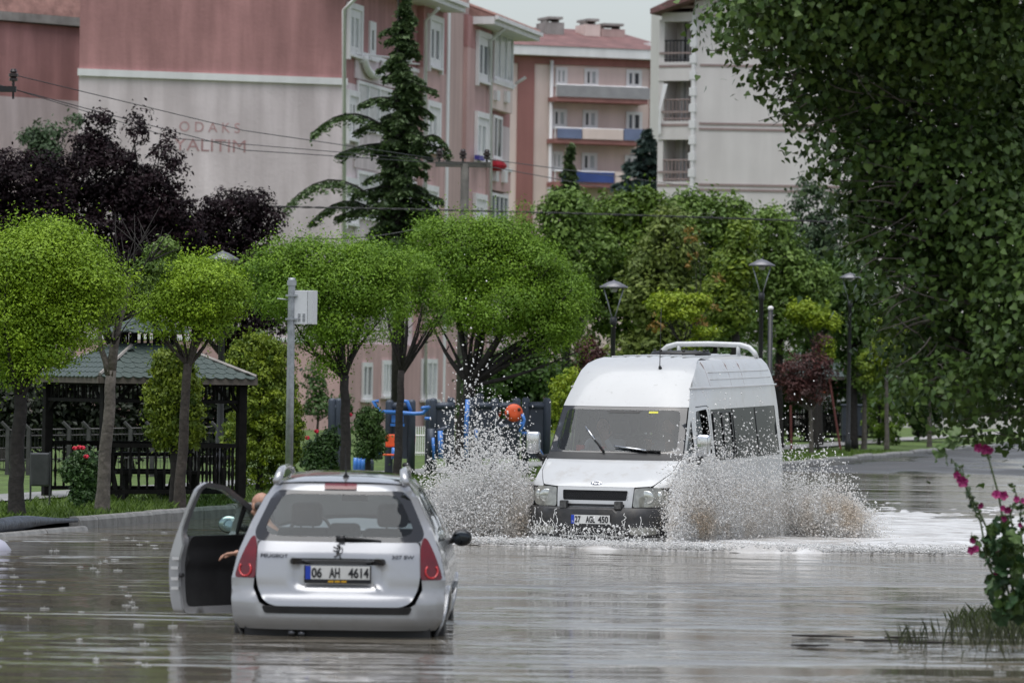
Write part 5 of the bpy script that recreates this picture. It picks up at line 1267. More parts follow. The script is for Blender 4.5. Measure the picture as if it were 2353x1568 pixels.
# dark purple plum trees
PL = 'purple-leaved plum trees behind the shelter'
broadleaf('plum_tree', 'tall dark purple tree with three ragged peaks in front of the gable', base_at(250, 100), W(255, 800, 100),
          [(230, 300, 45, 60), (310, 290, 28, 55), (385, 345, 38, 50), (240, 400, 110, 75), (330, 450, 100, 85), (150, 430, 70, 60), (250, 520, 130, 90), (350, 560, 90, 80), (200, 350, 50, 50), (395, 400, 32, 45), (230, 640, 140, 100), (360, 480, 70, 70), (420, 520, 60, 80)], 100, .16, PLUM, 1150, 42, .088, .22, 31, group=PL, bark=m_bark_d, lm=m_leaf_p, nb=18)
broadleaf('plum_tree', 'dark purple tree at the left edge above the round-headed tree', base_at(20, 98), W(20, 800, 98),
          [(30, 420, 110, 90), (90, 460, 90, 80), (-40, 440, 80, 90), (60, 540, 130, 90), (30, 640, 120, 90)], 98, .16, PLUM, 700, 42, .088, .22, 32, group=PL, bark=m_bark_d, lm=m_leaf_p)
broadleaf('plum_tree', 'dark purple tree right of the three-peaked one, above the lamp cap', base_at(520, 103), W(520, 820, 103),
          [(530, 500, 75, 70), (570, 470, 45, 45), (480, 540, 70, 70), (590, 560, 50, 70), (530, 620, 110, 90), (620, 700, 50, 70), (610, 500, 40, 60), (440, 560, 60, 70), (460, 650, 90, 90), (560, 740, 90, 80)], 103, .16, PLUM, 800, 42, .09, .22, 33, group=PL, bark=m_bark_d, lm=m_leaf_p)
broadleaf('plum_tree', 'young red-leaved tree right of the minibus roof', base_at(1866, 124), W(1862, 940, 124),
          [(1840, 860, 50, 50), (1885, 850, 34, 55), (1800, 860, 26, 40), (1850, 900, 52, 36), (1885, 785, 22, 24)], 124, .07, REDL, 200, 30, .08, .2, 34, bark=m_bark_l)
broadleaf('plum_tree', 'small red-leaved bush behind the gym panels', base_at(1360, 118), W(1360, 900, 118), [(1360, 830, 35, 45), (1345, 800, 25, 30)], 118, .05, REDL, 110, 36, .09, .2, 35, bark=m_bark_l)
# small green tree peeking over the purple ones
broadleaf('slender_tree', 'pale green tree peeking out behind the purple trees', base_at(110, 130), W(110, 500, 130), [(115, 310, 24, 30), (75, 320, 26, 24), (100, 350, 40, 30), (170, 280, 14, 26)], 130, .1, GREYG, 70, 36, .13, .3, 36)

# hedge trees of the middle distance
MID = 'leafy trees behind the park'
mids = [
 ('dense mid-green tree behind the mophead trees', 1300, 126, [(1300, 500, 70, 70), (1330, 590, 90, 90), (1290, 690, 90, 110), (1250, 560, 50, 60)], GREEN, 41),
 ('bright green tree with a pointed top under the blue balcony', 1440, 128, [(1420, 490, 80, 50), (1480, 460, 42, 42), (1440, 560, 110, 80), (1400, 640, 90, 90), (1460, 720, 100, 90)], ((.13, .21, .022), (.065, .12, .016)), 42),
 ('olive tree with thin yellowing shoots left of the tall lamp', 1530, 124, [(1540, 560, 70, 90), (1500, 660, 90, 90), (1560, 720, 80, 90), (1520, 810, 100, 70)], OLIVE, 43),
 ('dense green tree with a notched top below the off-white wall', 1640, 130, [(1570, 480, 50, 50), (1640, 500, 90, 60), (1690, 530, 70, 70), (1640, 610, 110, 80), (1620, 720, 110, 90)], GREEN, 44),
 ('yellow-tipped tree just left of the tall lamp', 1690, 122, [(1700, 560, 34, 60), (1690, 620, 50, 50), (1670, 700, 60, 70)], ((.20, .27, .022), (.08, .14, .018)), 45),
 ('dark green tree right of the tall lamp', 1790, 132, [(1770, 530, 60, 70), (1800, 620, 80, 80), (1790, 720, 110, 90), (1850, 660, 80, 70)], GREEN, 46),
 ('loose grey-green tree with an open crown against the off-white wall', 1880, 138, [(1870, 470, 55, 45), (1820, 450, 26, 30), (1910, 520, 50, 50), (1850, 550, 60, 50), (1900, 600, 60, 50), (1860, 430, 24, 30), (1930, 460, 20, 34)], GREYG, 47),
 ('mid-green tree behind the right-hand lamps', 1960, 134, [(1930, 660, 80, 70), (1990, 720, 80, 80), (1920, 760, 90, 80), (2050, 780, 80, 80)], ((.09, .17, .03), (.045, .095, .018)), 48),
 ('dark evergreen undergrowth tree behind the minibus roof', 1580, 140, [(1500, 870, 160, 80), (1650, 850, 140, 90), (1380, 880, 120, 80)], DEEP, 49),
 ('dark green tree filling the gap behind the red tree', 1860, 150, [(1800, 870, 110, 80), (1960, 880, 100, 80), (2080, 880, 110, 90), (2200, 860, 120, 110)], DEEP, 50),
 ('leafy dark tree between the pink block and the gym', 1180, 122, [(1150, 870, 90, 60), (1220, 850, 90, 70), (1150, 940, 100, 50), (1250, 930, 90, 60)], ((.06, .12, .02), (.03, .065, .014)), 51),
]
for lab, x, D, bl, cols, sd in mids:
    area = sum(b[2] * b[3] for b in bl) / 1000
    broadleaf('broadleaf_tree', lab, base_at(x, D, .3), W(x, max(b[1] for b in bl), D), bl, D, .14, cols, int(area * 17 * (0.45 if sd == 47 else 1)) + 60, 30, .15, .30, sd, group=MID, bark=m_bark_d, nb=10, shell=.5)
# scattered orange dying shoots
broadleaf('dying_shoots', 'few orange-brown dying shoots among the green trees left of the tall lamp', base_at(1575, 121, .3), W(1575, 800, 121), [(1590, 560, 14, 60), (1640, 660, 12, 50), (1620, 720, 40, 50), (1560, 640, 12, 40), (1500, 740, 30, 30)], 121, .05, ((.26, .15, .03), (.15, .11, .02)), 22, 16, .12, .2, 52, cat='tree', bark=m_bark_d, nb=6, twig=False)
# lime young trees on the far lawn
broadleaf('young_lime_tree', 'young lime-yellow tree above the minibus roof', base_at(1575, 112), W(1568, 790, 112), [(1540, 695, 55, 24), (1600, 690, 32, 20), (1560, 715, 55, 22), (1620, 765, 34, 18), (1590, 790, 22, 14), (1520, 690, 30, 16)], 112, .06, YGREEN, 190, 36, .09, .17, 53, bark=m_bark_d, nb=10)
broadleaf('young_lime_tree', 'young lime-yellow tree between the two right-hand lamps', base_at(1880, 130), W(1870, 800, 130), [(1840, 715, 40, 22), (1880, 730, 42, 26), (1910, 745, 24, 18), (1850, 700, 22, 14), (1898, 800, 14, 40)], 130, .06, YGREEN, 170, 36, .09, .17, 54, bark=m_bark_d, nb=8)
broadleaf('young_lime_tree', 'young yellow-green tree half hidden by the poplar leaves', base_at(2040, 131), W(2035, 800, 131), [(2030, 740, 30, 14), (2070, 755, 34, 14), (2040, 800, 44, 40), (2000, 840, 34, 50)], 131, .07, ((.22, .29, .02), (.10, .17, .02)), 170, 36, .09, .17, 55, bark=m_bark_l, nb=8)
broadleaf('young_tree', 'bare-stemmed young tree on the far lawn at the edge of the poplar', base_at(2137, 140), W(2135, 900, 140), [(2120, 850, 60, 60), (2180, 870, 60, 60), (2090, 900, 50, 40)], 140, .08, DEEP, 170, 36, .1, .2, 56, bark=m_bark_l)
broadleaf('young_tree', 'slim grey-stemmed tree right of the far shelter', base_at(1987, 134), W(1985, 900, 134), [(1975, 830, 40, 40), (1990, 870, 40, 40)], 134, .085, GREEN, 110, 36, .1, .2, 57, bark=m_bark_l)

# conifers
def conifer(name, label, x, D, ytop, ybase, arms, prof, cols, seed, nb=120, needle=.15, r0=.2, per=70, droop=.35, zb_=.3):
    rnd = random.Random(seed); g = np.random.default_rng(seed)
    b = base_at(x, D, zb_); t = thing(name, label, 'tree', b); s = FPX / D
    top = W(x, ytop, D) - b
    mb = MB(); mb.tube([(0, 0, -.2), top * .3, top * .6, top], [r0, r0 * .75, r0 * .45, .02], 8); mb.build('trunk', m_bark_d, t, True)
    mb = MB(); PP = []; NN = []; TT = []; SS = []
    def arm(z, dirv, L, rise, thick):
        n = 8; pts = []
        for i in range(n + 1):
            u = i / n; pts.append(Vector((0, 0, z)) + dirv * (L * u) + Vector((0, 0, rise * L * math.sin(u * math.pi * .75) - droop * L * .55 * u * u)))
        mb.tube(pts, [thick * (1 - .85 * i / n) + .004 for i in range(n + 1)], 5)
        side = Vector((-dirv.y, dirv.x, 0)); m = int(per * max(.4, L))
        for _ in range(m):
            u = rnd.random() ** .65; i = min(n - 1, int(u * n)); p = pts[i].lerp(pts[i + 1], u * n - i)
            wdt = L * .24 * (1 - u * .65) + .06; q = rnd.gauss(0, .55) * wdt
            PP.append(p + side * q + Vector((0, 0, -abs(rnd.gauss(0, .08)) - abs(q) * .35))); NN.append(Vector((rnd.gauss(0, .5), rnd.gauss(0, .5), 1)))
            TT.append(dirv * .6 + side * (1.0 if q > 0 else -1.0) * .7 + Vector((0, 0, -.75)) + Vector((rnd.gauss(0, .3), rnd.gauss(0, .3), rnd.gauss(0, .3)))); SS.append(needle * rnd.uniform(.7, 1.5))
    for (y, dx, dy) in arms:                     # large arms traced from the outline: sideways reach and end height
        z = (W(x, y, D) - b).z; L = abs(dx) / s; a = rnd.uniform(-.25, .25); dv = Vector((math.copysign(math.cos(a), dx), math.sin(a), 0))
        arm(z, dv, L * 1.02, max(0.03, (-dy / s / L + droop * .55) / .71 + .03), .045)
    for i in range(nb):
        u = (i + rnd.random()) / nb; y = ytop + (ybase - ytop) * u; z = (W(x, y, D) - b).z
        L = lerp_tab(prof, u) / s * rnd.uniform(.6, 1.1); a = rnd.uniform(0, 2 * math.pi)
        arm(z, Vector((math.cos(a), math.sin(a), 0)), max(.15, L), rnd.uniform(.0, .3), .02)
    mb.build('branches', m_bark_d, t, True)
    P = np.array([tuple(p) for p in PP]); N = np.array([tuple(p) for p in NN]); T_ = np.array([tuple(p) for p in TT]); sz = np.array(SS)
    tt = np.clip(g.normal(.5, .28, len(P)), 0, 1)[:, None]; col = np.array(cols[0]) * tt + np.array(cols[1]) * (1 - tt)
    V, T, C = leaves_np(P, N, sz, col, 'diamond', g, T_)
    link('crown', np_mesh('crown', V, T, C), m_leaf, t)
    return t
conifer('spruce_tree', 'tall dark spruce with drooping arms in front of the pink block', 915, 132, -22, 640,
        [(325, -205, -10), (335, -150, 25), (365, 110, -5), (440, 95, 30), (400, 115, -45), (235, -100, 10), (270, 70, -5), (195, 80, 15), (305, 55, 10), (430, -110, 45), (475, -150, 40), (520, -265, -30), (540, -210, -20), (500, 100, 20), (290, -110, 15), (150, -60, 20), (85, -55, -5)],
        [(0, 6), (.06, 22), (.15, 42), (.3, 55), (.5, 66), (.7, 85), (.85, 100), (1, 110)], SPRUCE, 61, nb=210, per=230)
conifer('blue_spruce', 'blue-green spruce between the cream and off-white blocks', 1478, 205, 296, 560, [], [(0, 5), (.2, 40), (.45, 75), (.8, 95), (1, 100)], BLUESP, 62, nb=130, needle=.3, per=60)
conifer('slim_spruce', 'slim dark spruce in front of the blue balconies', 1302, 190, 330, 560, [], [(0, 4), (.3, 22), (.6, 40), (1, 60)], SPRUCE, 63, nb=90, needle=.26, per=60)

# dark hedge closing the park behind the shelter, and low shrubs
broadleaf('hedge', 'dark hedge running behind the shelter and the mesh fence', base_at(300, 90, .3), W(300, 950, 90),
          [(60, 930, 150, 125), (260, 930, 150, 130), (450, 930, 150, 130), (600, 930, 80, 130), (-60, 930, 120, 120)], 90, .1, ((.022, .032, .014), (.012, .016, .010)), 900, 34, .13, .3, 64, cat='hedge', bark=m_bark_d, nb=8)
# rose bushes with red flowers
def flowers_on(t, pxs, D, r, m, name='flower', n=6):
    b = Vector(t.location)
    for (x, y) in pxs:
        mb = MB(); c = W(x, y, D) - b
        for i in range(n):
            a = 2 * math.pi * i / n; mb.ball(c + Vector((math.cos(a) * r * .55, math.sin(a) * r * .4, math.sin(a * 2) * r * .35)), (r * .62, r * .5, r * .55), 7, 5)
        mb.build(name, m, t, True)
m_rosef = mat('red_rose', S(196, 24, 56), 0.6, var=.3, vscale=30)
t = broadleaf('rose_bush', 'rose bush with red flowers in front of the near shelter', base_at(185, 65.2), W(185, 1130, 65.2), [(185, 1090, 36, 42), (205, 1060, 24, 24), (165, 1080, 24, 34), (190, 1130, 30, 32), (182, 1045, 14, 16)], 65.2, .03, ((.075, .14, .04), (.03, .07, .02)), 210, 26, .06, .09, 71, cat='bush', nb=10, lm=m_leaf_g)
flowers_on(t, [(172, 1029), (182, 1027), (190, 1028), (198, 1048)], 65.0, .035, m_rosef)
t = broadleaf('rose_bush', 'green rose bush with few red blooms right of the galvanised pole', base_at(740, 80), W(740, 1060, 80), [(740, 1040, 40, 42), (760, 1005, 22, 26), (715, 1050, 24, 34), (745, 1075, 40, 24)], 80, .03, ((.075, .14, .035), (.03, .07, .02)), 200, 26, .07, .1, 72, cat='bush', nb=10, lm=m_leaf_g)
flowers_on(t, [(727, 990), (706, 1005), (804, 952)], 79.6, .04, m_rosef)
t = broadleaf('wall_shrub', 'thin dark shrub in front of the pink ground floor', base_at(730, 112, .3), W(730, 960, 112), [(725, 880, 20, 40), (735, 930, 40, 34), (790, 930, 24, 30)], 112, .04, DEEP, 60, 24, .11, .2, 73, cat='bush', nb=8)

# ------------------------------------------------------------------ poplar hanging in from the right
pop_blobs = [(1790, 70, 130, 90), (1930, 20, 250, 120), (2200, 40, 250, 180), (1720, 25, 70, 60), (1850, 190, 105, 75), (1840, 250, 75, 45), (1990, 220, 150, 110), (2200, 240, 220, 150), (1960, 350, 85, 65), (2040, 390, 110, 80), (2180, 400, 220, 130),
             (2000, 470, 70, 50), (2110, 520, 150, 100), (2280, 540, 160, 120), (2020, 580, 50, 70), (2100, 650, 110, 90), (2240, 680, 180, 110), (2060, 730, 60, 60), (2150, 790, 110, 80), (2280, 820, 150, 110), (2200, 900, 110, 70), (2310, 960, 100, 60), (2150, 880, 60, 60), (2420, 300, 200, 300), (2420, 760, 160, 260), (2100, -120, 400, 120)]
PD = 41.0
pb = base_at(2560, 42.5, 0.1)
poplar = thing('poplar_tree', 'large dark green poplar hanging in over the road at the right', 'tree', pb)
mb = MB(); mb.tube([(0, 0, -.4), (.05, 0, 2), (-.1, 0, 4.5), (0, 0, 8)], [.3, .25, .2, .1], 12); mb.build('trunk', m_bark, poplar, True)
mb = MB(); rnd = random.Random(3)
for (x, y, rx, ry) in pop_blobs[:-3]:
    q = W(x - rx * .3, y, PD) - pb; z0 = max(.9, min(7, q.z - 0.8)); limb(mb, (0, .5, z0), q + Vector((.25, .45, 0)), .035, .006, .10, 8, rnd)
    for _ in range(4): limb(mb, q + Vector((rnd.uniform(0, .5), rnd.uniform(-.3, .3), rnd.uniform(-.2, .2))), q + Vector((rnd.uniform(-1, .6) * rx / 262, rnd.uniform(-.5, .3), rnd.uniform(-.9, .6) * ry / 262)), .008, .003, .2, 5, rnd)
mb.build('branches', m_bark_l, poplar, True)
bl = [(c - pb, r) for c, r in px_blobs([(x, y, rx + 26, ry + 26, random.uniform(-1.0, 1.4)) for x, y, rx, ry in pop_blobs], PD, .8)]
(V, T, C), raw = crown_np(bl, 2500, 25, .062, .34, ((.11, .18, .038), (.04, .08, .02)), 81, .35, 'heart', .35, droop=.55)
link('crown', np_mesh('crown', V, T, C), m_leaf_g, poplar)
# nearest leaves of the outline, one object each
(V2, T2, C2), (P_, N_, S_, K_) = crown_np(bl, 1400, 3, .078, .16, ((.08, .15, .03), (.03, .07, .02)), 82, .97, 'heart', .35, droop=1.2)
sh, tr = LEAF_SHAPES['heart']
order = np.argsort(P_[:, 1] + 0.35 * P_[:, 0])
vis = [i for i in order if -4.6 < P_[i, 0] < -.9][:900]
rnd.shuffle(vis)
leaf_meshes = []
for c in ((.09, .15, .03), (.05, .10, .02), (.12, .19, .035)):
    lm_ = np_mesh('leaf', np.array(sh), np.array(tr), np.tile(np.array(c), (len(sh), 1))); lm_.materials.append(m_leaf_g); leaf_meshes.append(lm_)
for i in vis[:280]:
    o = bpy.data.objects.new('leaf', rnd.choice(leaf_meshes)); COL.objects.link(o); o.parent = poplar; o.location = P_[i]; o.scale = (S_[i],) * 3
    o.rotation_euler = (rnd.uniform(-.6, .6) + 0.6, R(75) + rnd.uniform(-.5, .5), rnd.uniform(0, 6.28))

# ------------------------------------------------------------------ hollyhock with magenta flowers at the water's edge
HD = 36.5
def hk(cx, cy_): return ((2900 + cx * .595) / 1.488, (1400 + cy_ * .595) / 1.488)
hb = G(2320, 1488, 0.02); hb = W(2325, 1470, HD)
holly = thing('hollyhock', 'magenta-flowered hollyhock leaning over the flooded verge at the right', 'plant', Vector((hb.x, hb.y, -0.05)))
hb = Vector(holly.location)
def HP(cx, cy_, d=0.0): x, y = hk(cx, cy_); return W(x, y, HD + d) - hb
stems = [[(960, 1200), (850, 800), (740, 560), (660, 420), (600, 290)], [(970, 1200), (900, 700), (860, 480), (800, 260), (770, 210), (730, 140)], [(980, 1200), (960, 800), (930, 600), (970, 500), (945, 430)], [(940, 1190), (800, 880), (760, 650), (690, 500), (650, 320)], [(990, 1210), (1000, 800), (985, 640), (995, 520)], [(930, 1190), (860, 950), (750, 800), (700, 720)], [(1000, 1220), (1090, 800), (1080, 500)]]
for sx_ in stems:
    mb = MB(); pts = [HP(x, y) for x, y in sx_]; fin = []
    for a, b in zip(pts, pts[1:]): fin += [a.lerp(b, t) for t in (0, .33, .66)]
    fin.append(pts[-1]); mb.tube(fin, [.012 * (1 - .7 * i / len(fin)) for i in range(len(fin))], 6); mb.build('stem', mat('green_stem', (.06, .09, .03), .7), holly, True)
m_mag = mat('magenta_petal', S(140, 24, 92), 0.6, var=.25, vscale=40)
def flower_mesh(seed):
    rnd = random.Random(seed); mb = MB(); n = 5
    for k in range(n):
        a = 2 * math.pi * k / n; vs = [(0, 0, 0)]
        for j in range(5):
            b = a + (j - 2) * .36; r = (.82, .98, 1.05, .98, .82)[j] * rnd.uniform(.92, 1.06); vs.append((math.cos(b) * r * .5, math.sin(b) * r * .5, .22 + .05 * math.sin(j * 2.1)))
        mb.add(vs, [(0, i, i + 1) for i in range(1, 5)])
    mb.ball((0, 0, .12), (.07, .07, .12), 6, 4); me_ = mb.mesh('flower'); me_.materials.append(m_mag); return me_
fms = [flower_mesh(s) for s in range(3)]
fl_pos = [(745, 215, 60), (785, 222, 72), (812, 232, 50), (620, 375, 50), (655, 412, 72), (630, 400, 55), (755, 548, 46), (850, 490, 62), (890, 493, 62), (885, 568, 45), (912, 572, 50), (893, 622, 42), (965, 515, 44), (1000, 525, 44), (990, 660, 38), (715, 748, 44), (708, 805, 56), (730, 800, 50), (850, 945, 48), (850, 800, 38), (930, 775, 32), (885, 690, 34), (825, 655, 30)]
for (x, y, w) in fl_pos:
    o = bpy.data.objects.new('flower', rnd.choice(fms)); COL.objects.link(o); o.parent = holly; o.location = HP(x, y, -.06); k_ = w * .595 / 1.488 / (FPX / HD) * .9; o.scale = (k_, k_, k_)
    o.rotation_euler = (R(90) + rnd.uniform(-.5, .5), rnd.uniform(-.5, .5), rnd.uniform(-.7, .7))
def big_leaf(seed):
    rnd = random.Random(seed); n = 22; vs = [(0, 0, 0)]
    for k in range(n):
        a = -math.pi * .92 + 2 * math.pi * .92 * k / (n - 1); r = .5 * (1 - .16 * abs(math.sin(a * 2.5))) * rnd.uniform(.92, 1.04); vs.append((math.cos(a) * r, math.sin(a) * r, .07 * math.cos(a * 5) - .12 * r))
    c = np.tile(np.array(rnd.choice([(.05, .10, .035), (.035, .075, .03), (.07, .12, .03)])), (len(vs), 1))
    me_ = np_mesh('leaf', np.array(vs), np.array([(0, i, i + 1) for i in range(1, n)]), c, True); me_.materials.append(m_leaf_g); return me_
bls = [big_leaf(s) for s in range(5)]
def put_leaf(parent, p, k_, d=None):
    o = bpy.data.objects.new('leaf', rnd.choice(bls)); COL.objects.link(o); o.parent = parent; o.location = p; o.scale = (k_, k_, k_)
    o.rotation_euler = (R(60) + rnd.uniform(-.7, .7), rnd.uniform(-.7, .7), rnd.uniform(0, 6.28)); return o
for _ in range(95):
    u = rnd.random(); y = 640 + 560 * u; xc = 860 + 110 * u + rnd.uniform(-1, 1) * (60 + 120 * u); put_leaf(holly, HP(max(690, xc), y, rnd.uniform(-.25, .25)), rnd.uniform(.08, .15) + .09 * u)
for sx_ in stems:
    for _ in range(13):
        i = rnd.randint(1, len(sx_) - 2); a, b = sx_[i], sx_[i + 1]; tt_ = rnd.random(); put_leaf(holly, HP(a[0] + (b[0] - a[0]) * tt_ + rnd.uniform(-22, 22), a[1] + (b[1] - a[1]) * tt_, rnd.uniform(-.05, .05)), rnd.uniform(.035, .075))
for (x, y) in ((540, 200), (520, 240), (590, 190), (560, 285), (610, 120), (640, 190), (600, 150)): put_leaf(holly, HP(x, y), .12)
mb = MB()
for sx_ in stems:
    for _ in range(14):
        i = rnd.randint(1, len(sx_) - 2); a, b = sx_[i], sx_[i + 1]; tt_ = rnd.random(); mb.ball(HP(a[0] + (b[0] - a[0]) * tt_ + rnd.uniform(-14, 14), a[1] + (b[1] - a[1]) * tt_, rnd.uniform(-.03, .03)), rnd.uniform(.007, .014), 6, 4)
mb.build('buds', mat('green_stem', (.06, .09, .03), .7), holly, True)['kind'] = 'stuff'
# weeds standing in the water below it
def grass_np(pts, h, lean, seed, cols, w=.012):
    g = np.random.default_rng(seed); n = len(pts); a = g.random(n) * 6.283; d = np.stack([np.cos(a), np.sin(a), np.zeros(n)], 1); side = np.stack([-np.sin(a), np.cos(a), np.zeros(n)], 1)
    hh = h * (.5 + g.random(n))[:, None]; ln = lean * (.3 + g.random(n))[:, None] * hh
    up = np.array([0, 0, 1.0]); V = np.stack([pts - side * w / 2, pts + side * w / 2, pts + up * hh * .6 + d * ln * .35 + side * w * .3, pts + up * hh + d * ln], 1).reshape(-1, 3)
    T = (np.arange(n)[:, None, None] * 4 + np.array([(0, 1, 2), (0, 2, 3)])[None]).reshape(-1, 3)
    t = g.random(n)[:, None]; c = np.array(cols[0]) * t + np.array(cols[1]) * (1 - t); return V, T, np.repeat(c, 4, 0)
wd = []
g_ = np.random.default_rng(9)
for (x, y, n, sp) in ((2095, 1450, 30, .10), (2160, 1442, 16, .14), (2235, 1430, 60, .18), (2290, 1446, 60, .22), (2200, 1475, 14, .2), (2340, 1446, 70, .2)):
    c = G(x, y + 35, 0.0); wd.append(np.array([c.x, c.y, -.02]) + g_.normal(size=(n, 3)) * np.array([sp, sp * 1.6, 0]))
V, T, C = grass_np(np.concatenate(wd), .17, .35, 4, ((.08, .09, .045), (.03, .038, .02)), .003)
tag(link('weeds', np_mesh('weeds', V, T, C), m_leaf), 'drowned grassy weeds at the foot of the hollyhock', 'weeds', kind='stuff')
# low muddy verge under the poplar and the hollyhock, only just clear of the flood
vc = Vector((6.1, 40.2, 0)); mb = MB(); nr, na = 8, 36
for i in range(nr + 1):
    for j in range(na):
        a = 2 * math.pi * j / na; q = i / nr; w_ = 1 + .10 * math.sin(3 * a + 1) + .06 * math.sin(7 * a)
        mb.v.append((vc.x + math.cos(a) * 2.7 * q * w_, vc.y + math.sin(a) * 4.6 * q * w_, .13 * (1 - q ** 2) - .05 * q + .012 * math.sin(9 * a + 5 * q)))
for i in range(nr):
    for j in range(na): mb.f.append((i * na + j, (i + 1) * na + j, (i + 1) * na + (j + 1) % na, i * na + (j + 1) % na))
tag(mb.build('verge', mat('muddy_verge', (.06, .062, .03), .8, var=.5, vscale=3, bump=.03, bscale=10), smooth=True), kind='structure')
n = 5000; a_ = g_.random(n) * 6.283; q_ = np.sqrt(g_.random(n)) * .86; P0 = np.stack([vc.x + np.cos(a_) * 2.7 * q_, vc.y + np.sin(a_) * 4.6 * q_, .13 * (1 - q_ ** 2) - .05 * q_ - .01], 1)
V, T, C = grass_np(P0, .10, .6, 6, ((.09, .12, .03), (.04, .055, .02)), .006)
tag(link('verge_grass', np_mesh('verge_grass', V, T, C), m_leaf), 'rough grass on the muddy verge below the poplar', 'grass', kind='stuff')
# grass blades over the lawn near the kerb
n = 26000; s_ = g_.random(n) ** 1.3 * 75 - 4; of_ = .16 + g_.random(n) ** 1.4 * 2.8
P0 = np.array([KX, KY, 0]) + s_[:, None] * np.array(KT) + of_[:, None] * np.array(KN); P0[:, 2] = .15
V, T, C = grass_np(P0, .085, .7, 5, ((.12, .19, .025), (.05, .09, .015)), .014)
tag(link('grass', np_mesh('grass', V, T, C), m_leaf), 'short wet grass growing on the lawn behind the kerb', 'grass', kind='stuff')
# ------------------------------------------------------------------ timber shelter (gazebo)
m_wood = mat('dark_stained_wood', (0.008, 0.0075, 0.007), 0.85, spec=.15, var=0.4, vscale=8)
m_fascia = mat('weathered_fascia', (0.10, 0.085, 0.07), 0.7, var=0.35, vscale=4)
m_shing = mat('green_shingle', (0.050, 0.072, 0.064), 0.55, var=0.3, vscale=6, bump=.004, bscale=60)
m_shing2 = mat('green_shingle_base', (0.035, 0.052, 0.046), 0.6, var=0.3, vscale=6)
m_hip = mat('hip_strip', (0.26, 0.24, 0.22), 0.5, var=0.2, vscale=5)
def gazebo(name, label, loc, rz, a=1.08, post_h=1.72, detail=True, ov=1.26):
    """square shelter: four corner posts, railings with turned balusters, shingled roof with a raised lantern"""
    t = thing(name, label, 'shelter', loc, rz)
    cs = [(-a, -a), (a, -a), (a, a), (-a, a)]
    for (x, y) in cs + [(0, -a), (a, 0)][:0]:
        mb = MB(); mb.box(x - .065, x + .065, y - .065, y + .065, -.1, post_h); o = bevel(mb.build('post', m_wood, t), .01)
        for (dx, dy) in ((1 if x < 0 else -1, 0), (0, 1 if y < 0 else -1)):
            m2 = MB(); m2.tube([(x, y, post_h - .45), (x + dx * .42, y + dy * .42, post_h - .03)], .032, 4); m2.build('brace', m_wood, o)
    for i in range(4):
        p = Vector((*cs[i], 0)); q = Vector((*cs[(i + 1) % 4], 0)); d = (q - p).normalized()
        mb = MB(); M = lambda z0, z1, w: None
        for (z0, z1, w) in ((post_h - .03, post_h + .11, .05), (post_h - .28, post_h - .23, .03)):
            nrm = Vector((-d.y, d.x, 0)) * w
            mb.add([p + nrm + Vector((0, 0, z0)), q + nrm + Vector((0, 0, z0)), q - nrm + Vector((0, 0, z0)), p - nrm + Vector((0, 0, z0)), p + nrm + Vector((0, 0, z1)), q + nrm + Vector((0, 0, z1)), q - nrm + Vector((0, 0, z1)), p - nrm + Vector((0, 0, z1))], ((0, 3, 2, 1), (4, 5, 6, 7), (0, 1, 5, 4), (1, 2, 6, 5), (2, 3, 7, 6), (3, 0, 4, 7)))
        mb.build('beam', m_wood, t)
        n = 15
        if detail:
            tm = None
            for k in range(1, n):
                c = p.lerp(q, k / n)
                if tm is None: m2 = MB(); m2.tube([(0, 0, post_h - .25), (0, 0, post_h)], .016, 5); tm = m2.mesh('frieze_bar'); tm.materials.append(m_wood)
                o = link('frieze_bar', tm, None, t); o.location = c
        if i == 3: continue                                      # open entrance side
        mb = MB()
        for z in (.12, .80):
            nrm = Vector((-d.y, d.x, 0)) * .03
            mb.add([p + nrm + Vector((0, 0, z)), q + nrm + Vector((0, 0, z)), q - nrm + Vector((0, 0, z)), p - nrm + Vector((0, 0, z)), p + nrm + Vector((0, 0, z + .06)), q + nrm + Vector((0, 0, z + .06)), q - nrm + Vector((0, 0, z + .06)), p - nrm + Vector((0, 0, z + .06))], ((0, 3, 2, 1), (4, 5, 6, 7), (0, 1, 5, 4), (1, 2, 6, 5), (2, 3, 7, 6), (3, 0, 4, 7)))
        mb.build('rail', m_wood, t)
        bal_me = MB(); bal_me.lathe([(.012, .16), (.022, .2), (.014, .26), (.026, .40), (.014, .52), (.024, .62), (.012, .70), (.022, .76), (.014, .80)], 6); bme = bal_me.mesh('baluster'); bme.materials.append(m_wood)
        for k in range(1, 16): o = link('baluster', bme, None, t); o.location = p.lerp(q, k / 16)
    # table and benches inside
    mb = MB(); mb.box(-.7, .7, -.3, .3, .66, .71); mb.build('table_top', m_wood, t)
    for s_ in (-.5, .5):
        mb = MB(); mb.tube([(s_, -.25, 0), (s_, .12, .66)], .035, 4); mb.tube([(s_, .25, 0), (s_, -.12, .66)], .035, 4); mb.build('table_leg', m_wood, t)
    for s_ in (-.62, .62): mb = MB(); mb.box(-.75, .75, s_ - .12, s_ + .12, .40, .45); mb.box(-.6, -.54, s_ - .1, s_ + .1, 0, .4); mb.box(.54, .6, s_ - .1, s_ + .1, 0, .4); mb.build('bench', m_wood, t)
    # roof: four planes up to the lantern
    ze, zt, b_ = post_h + .10, post_h + .55, .38
    ev = [(-ov, -ov), (ov, -ov), (ov, ov), (-ov, ov)]; tp = [(-b_, -b_), (b_, -b_), (b_, b_), (-b_, b_)]
    mb = MB(); mb.add([(x, y, ze) for x, y in ev] + [(x, y, zt) for x, y in tp], [(0, 1, 5, 4), (1, 2, 6, 5), (2, 3, 7, 6), (3, 0, 4, 7), (4, 5, 6, 7), (3, 2, 1, 0)]); roof = mb.build('roof', m_shing2, t)
    mb = MB()
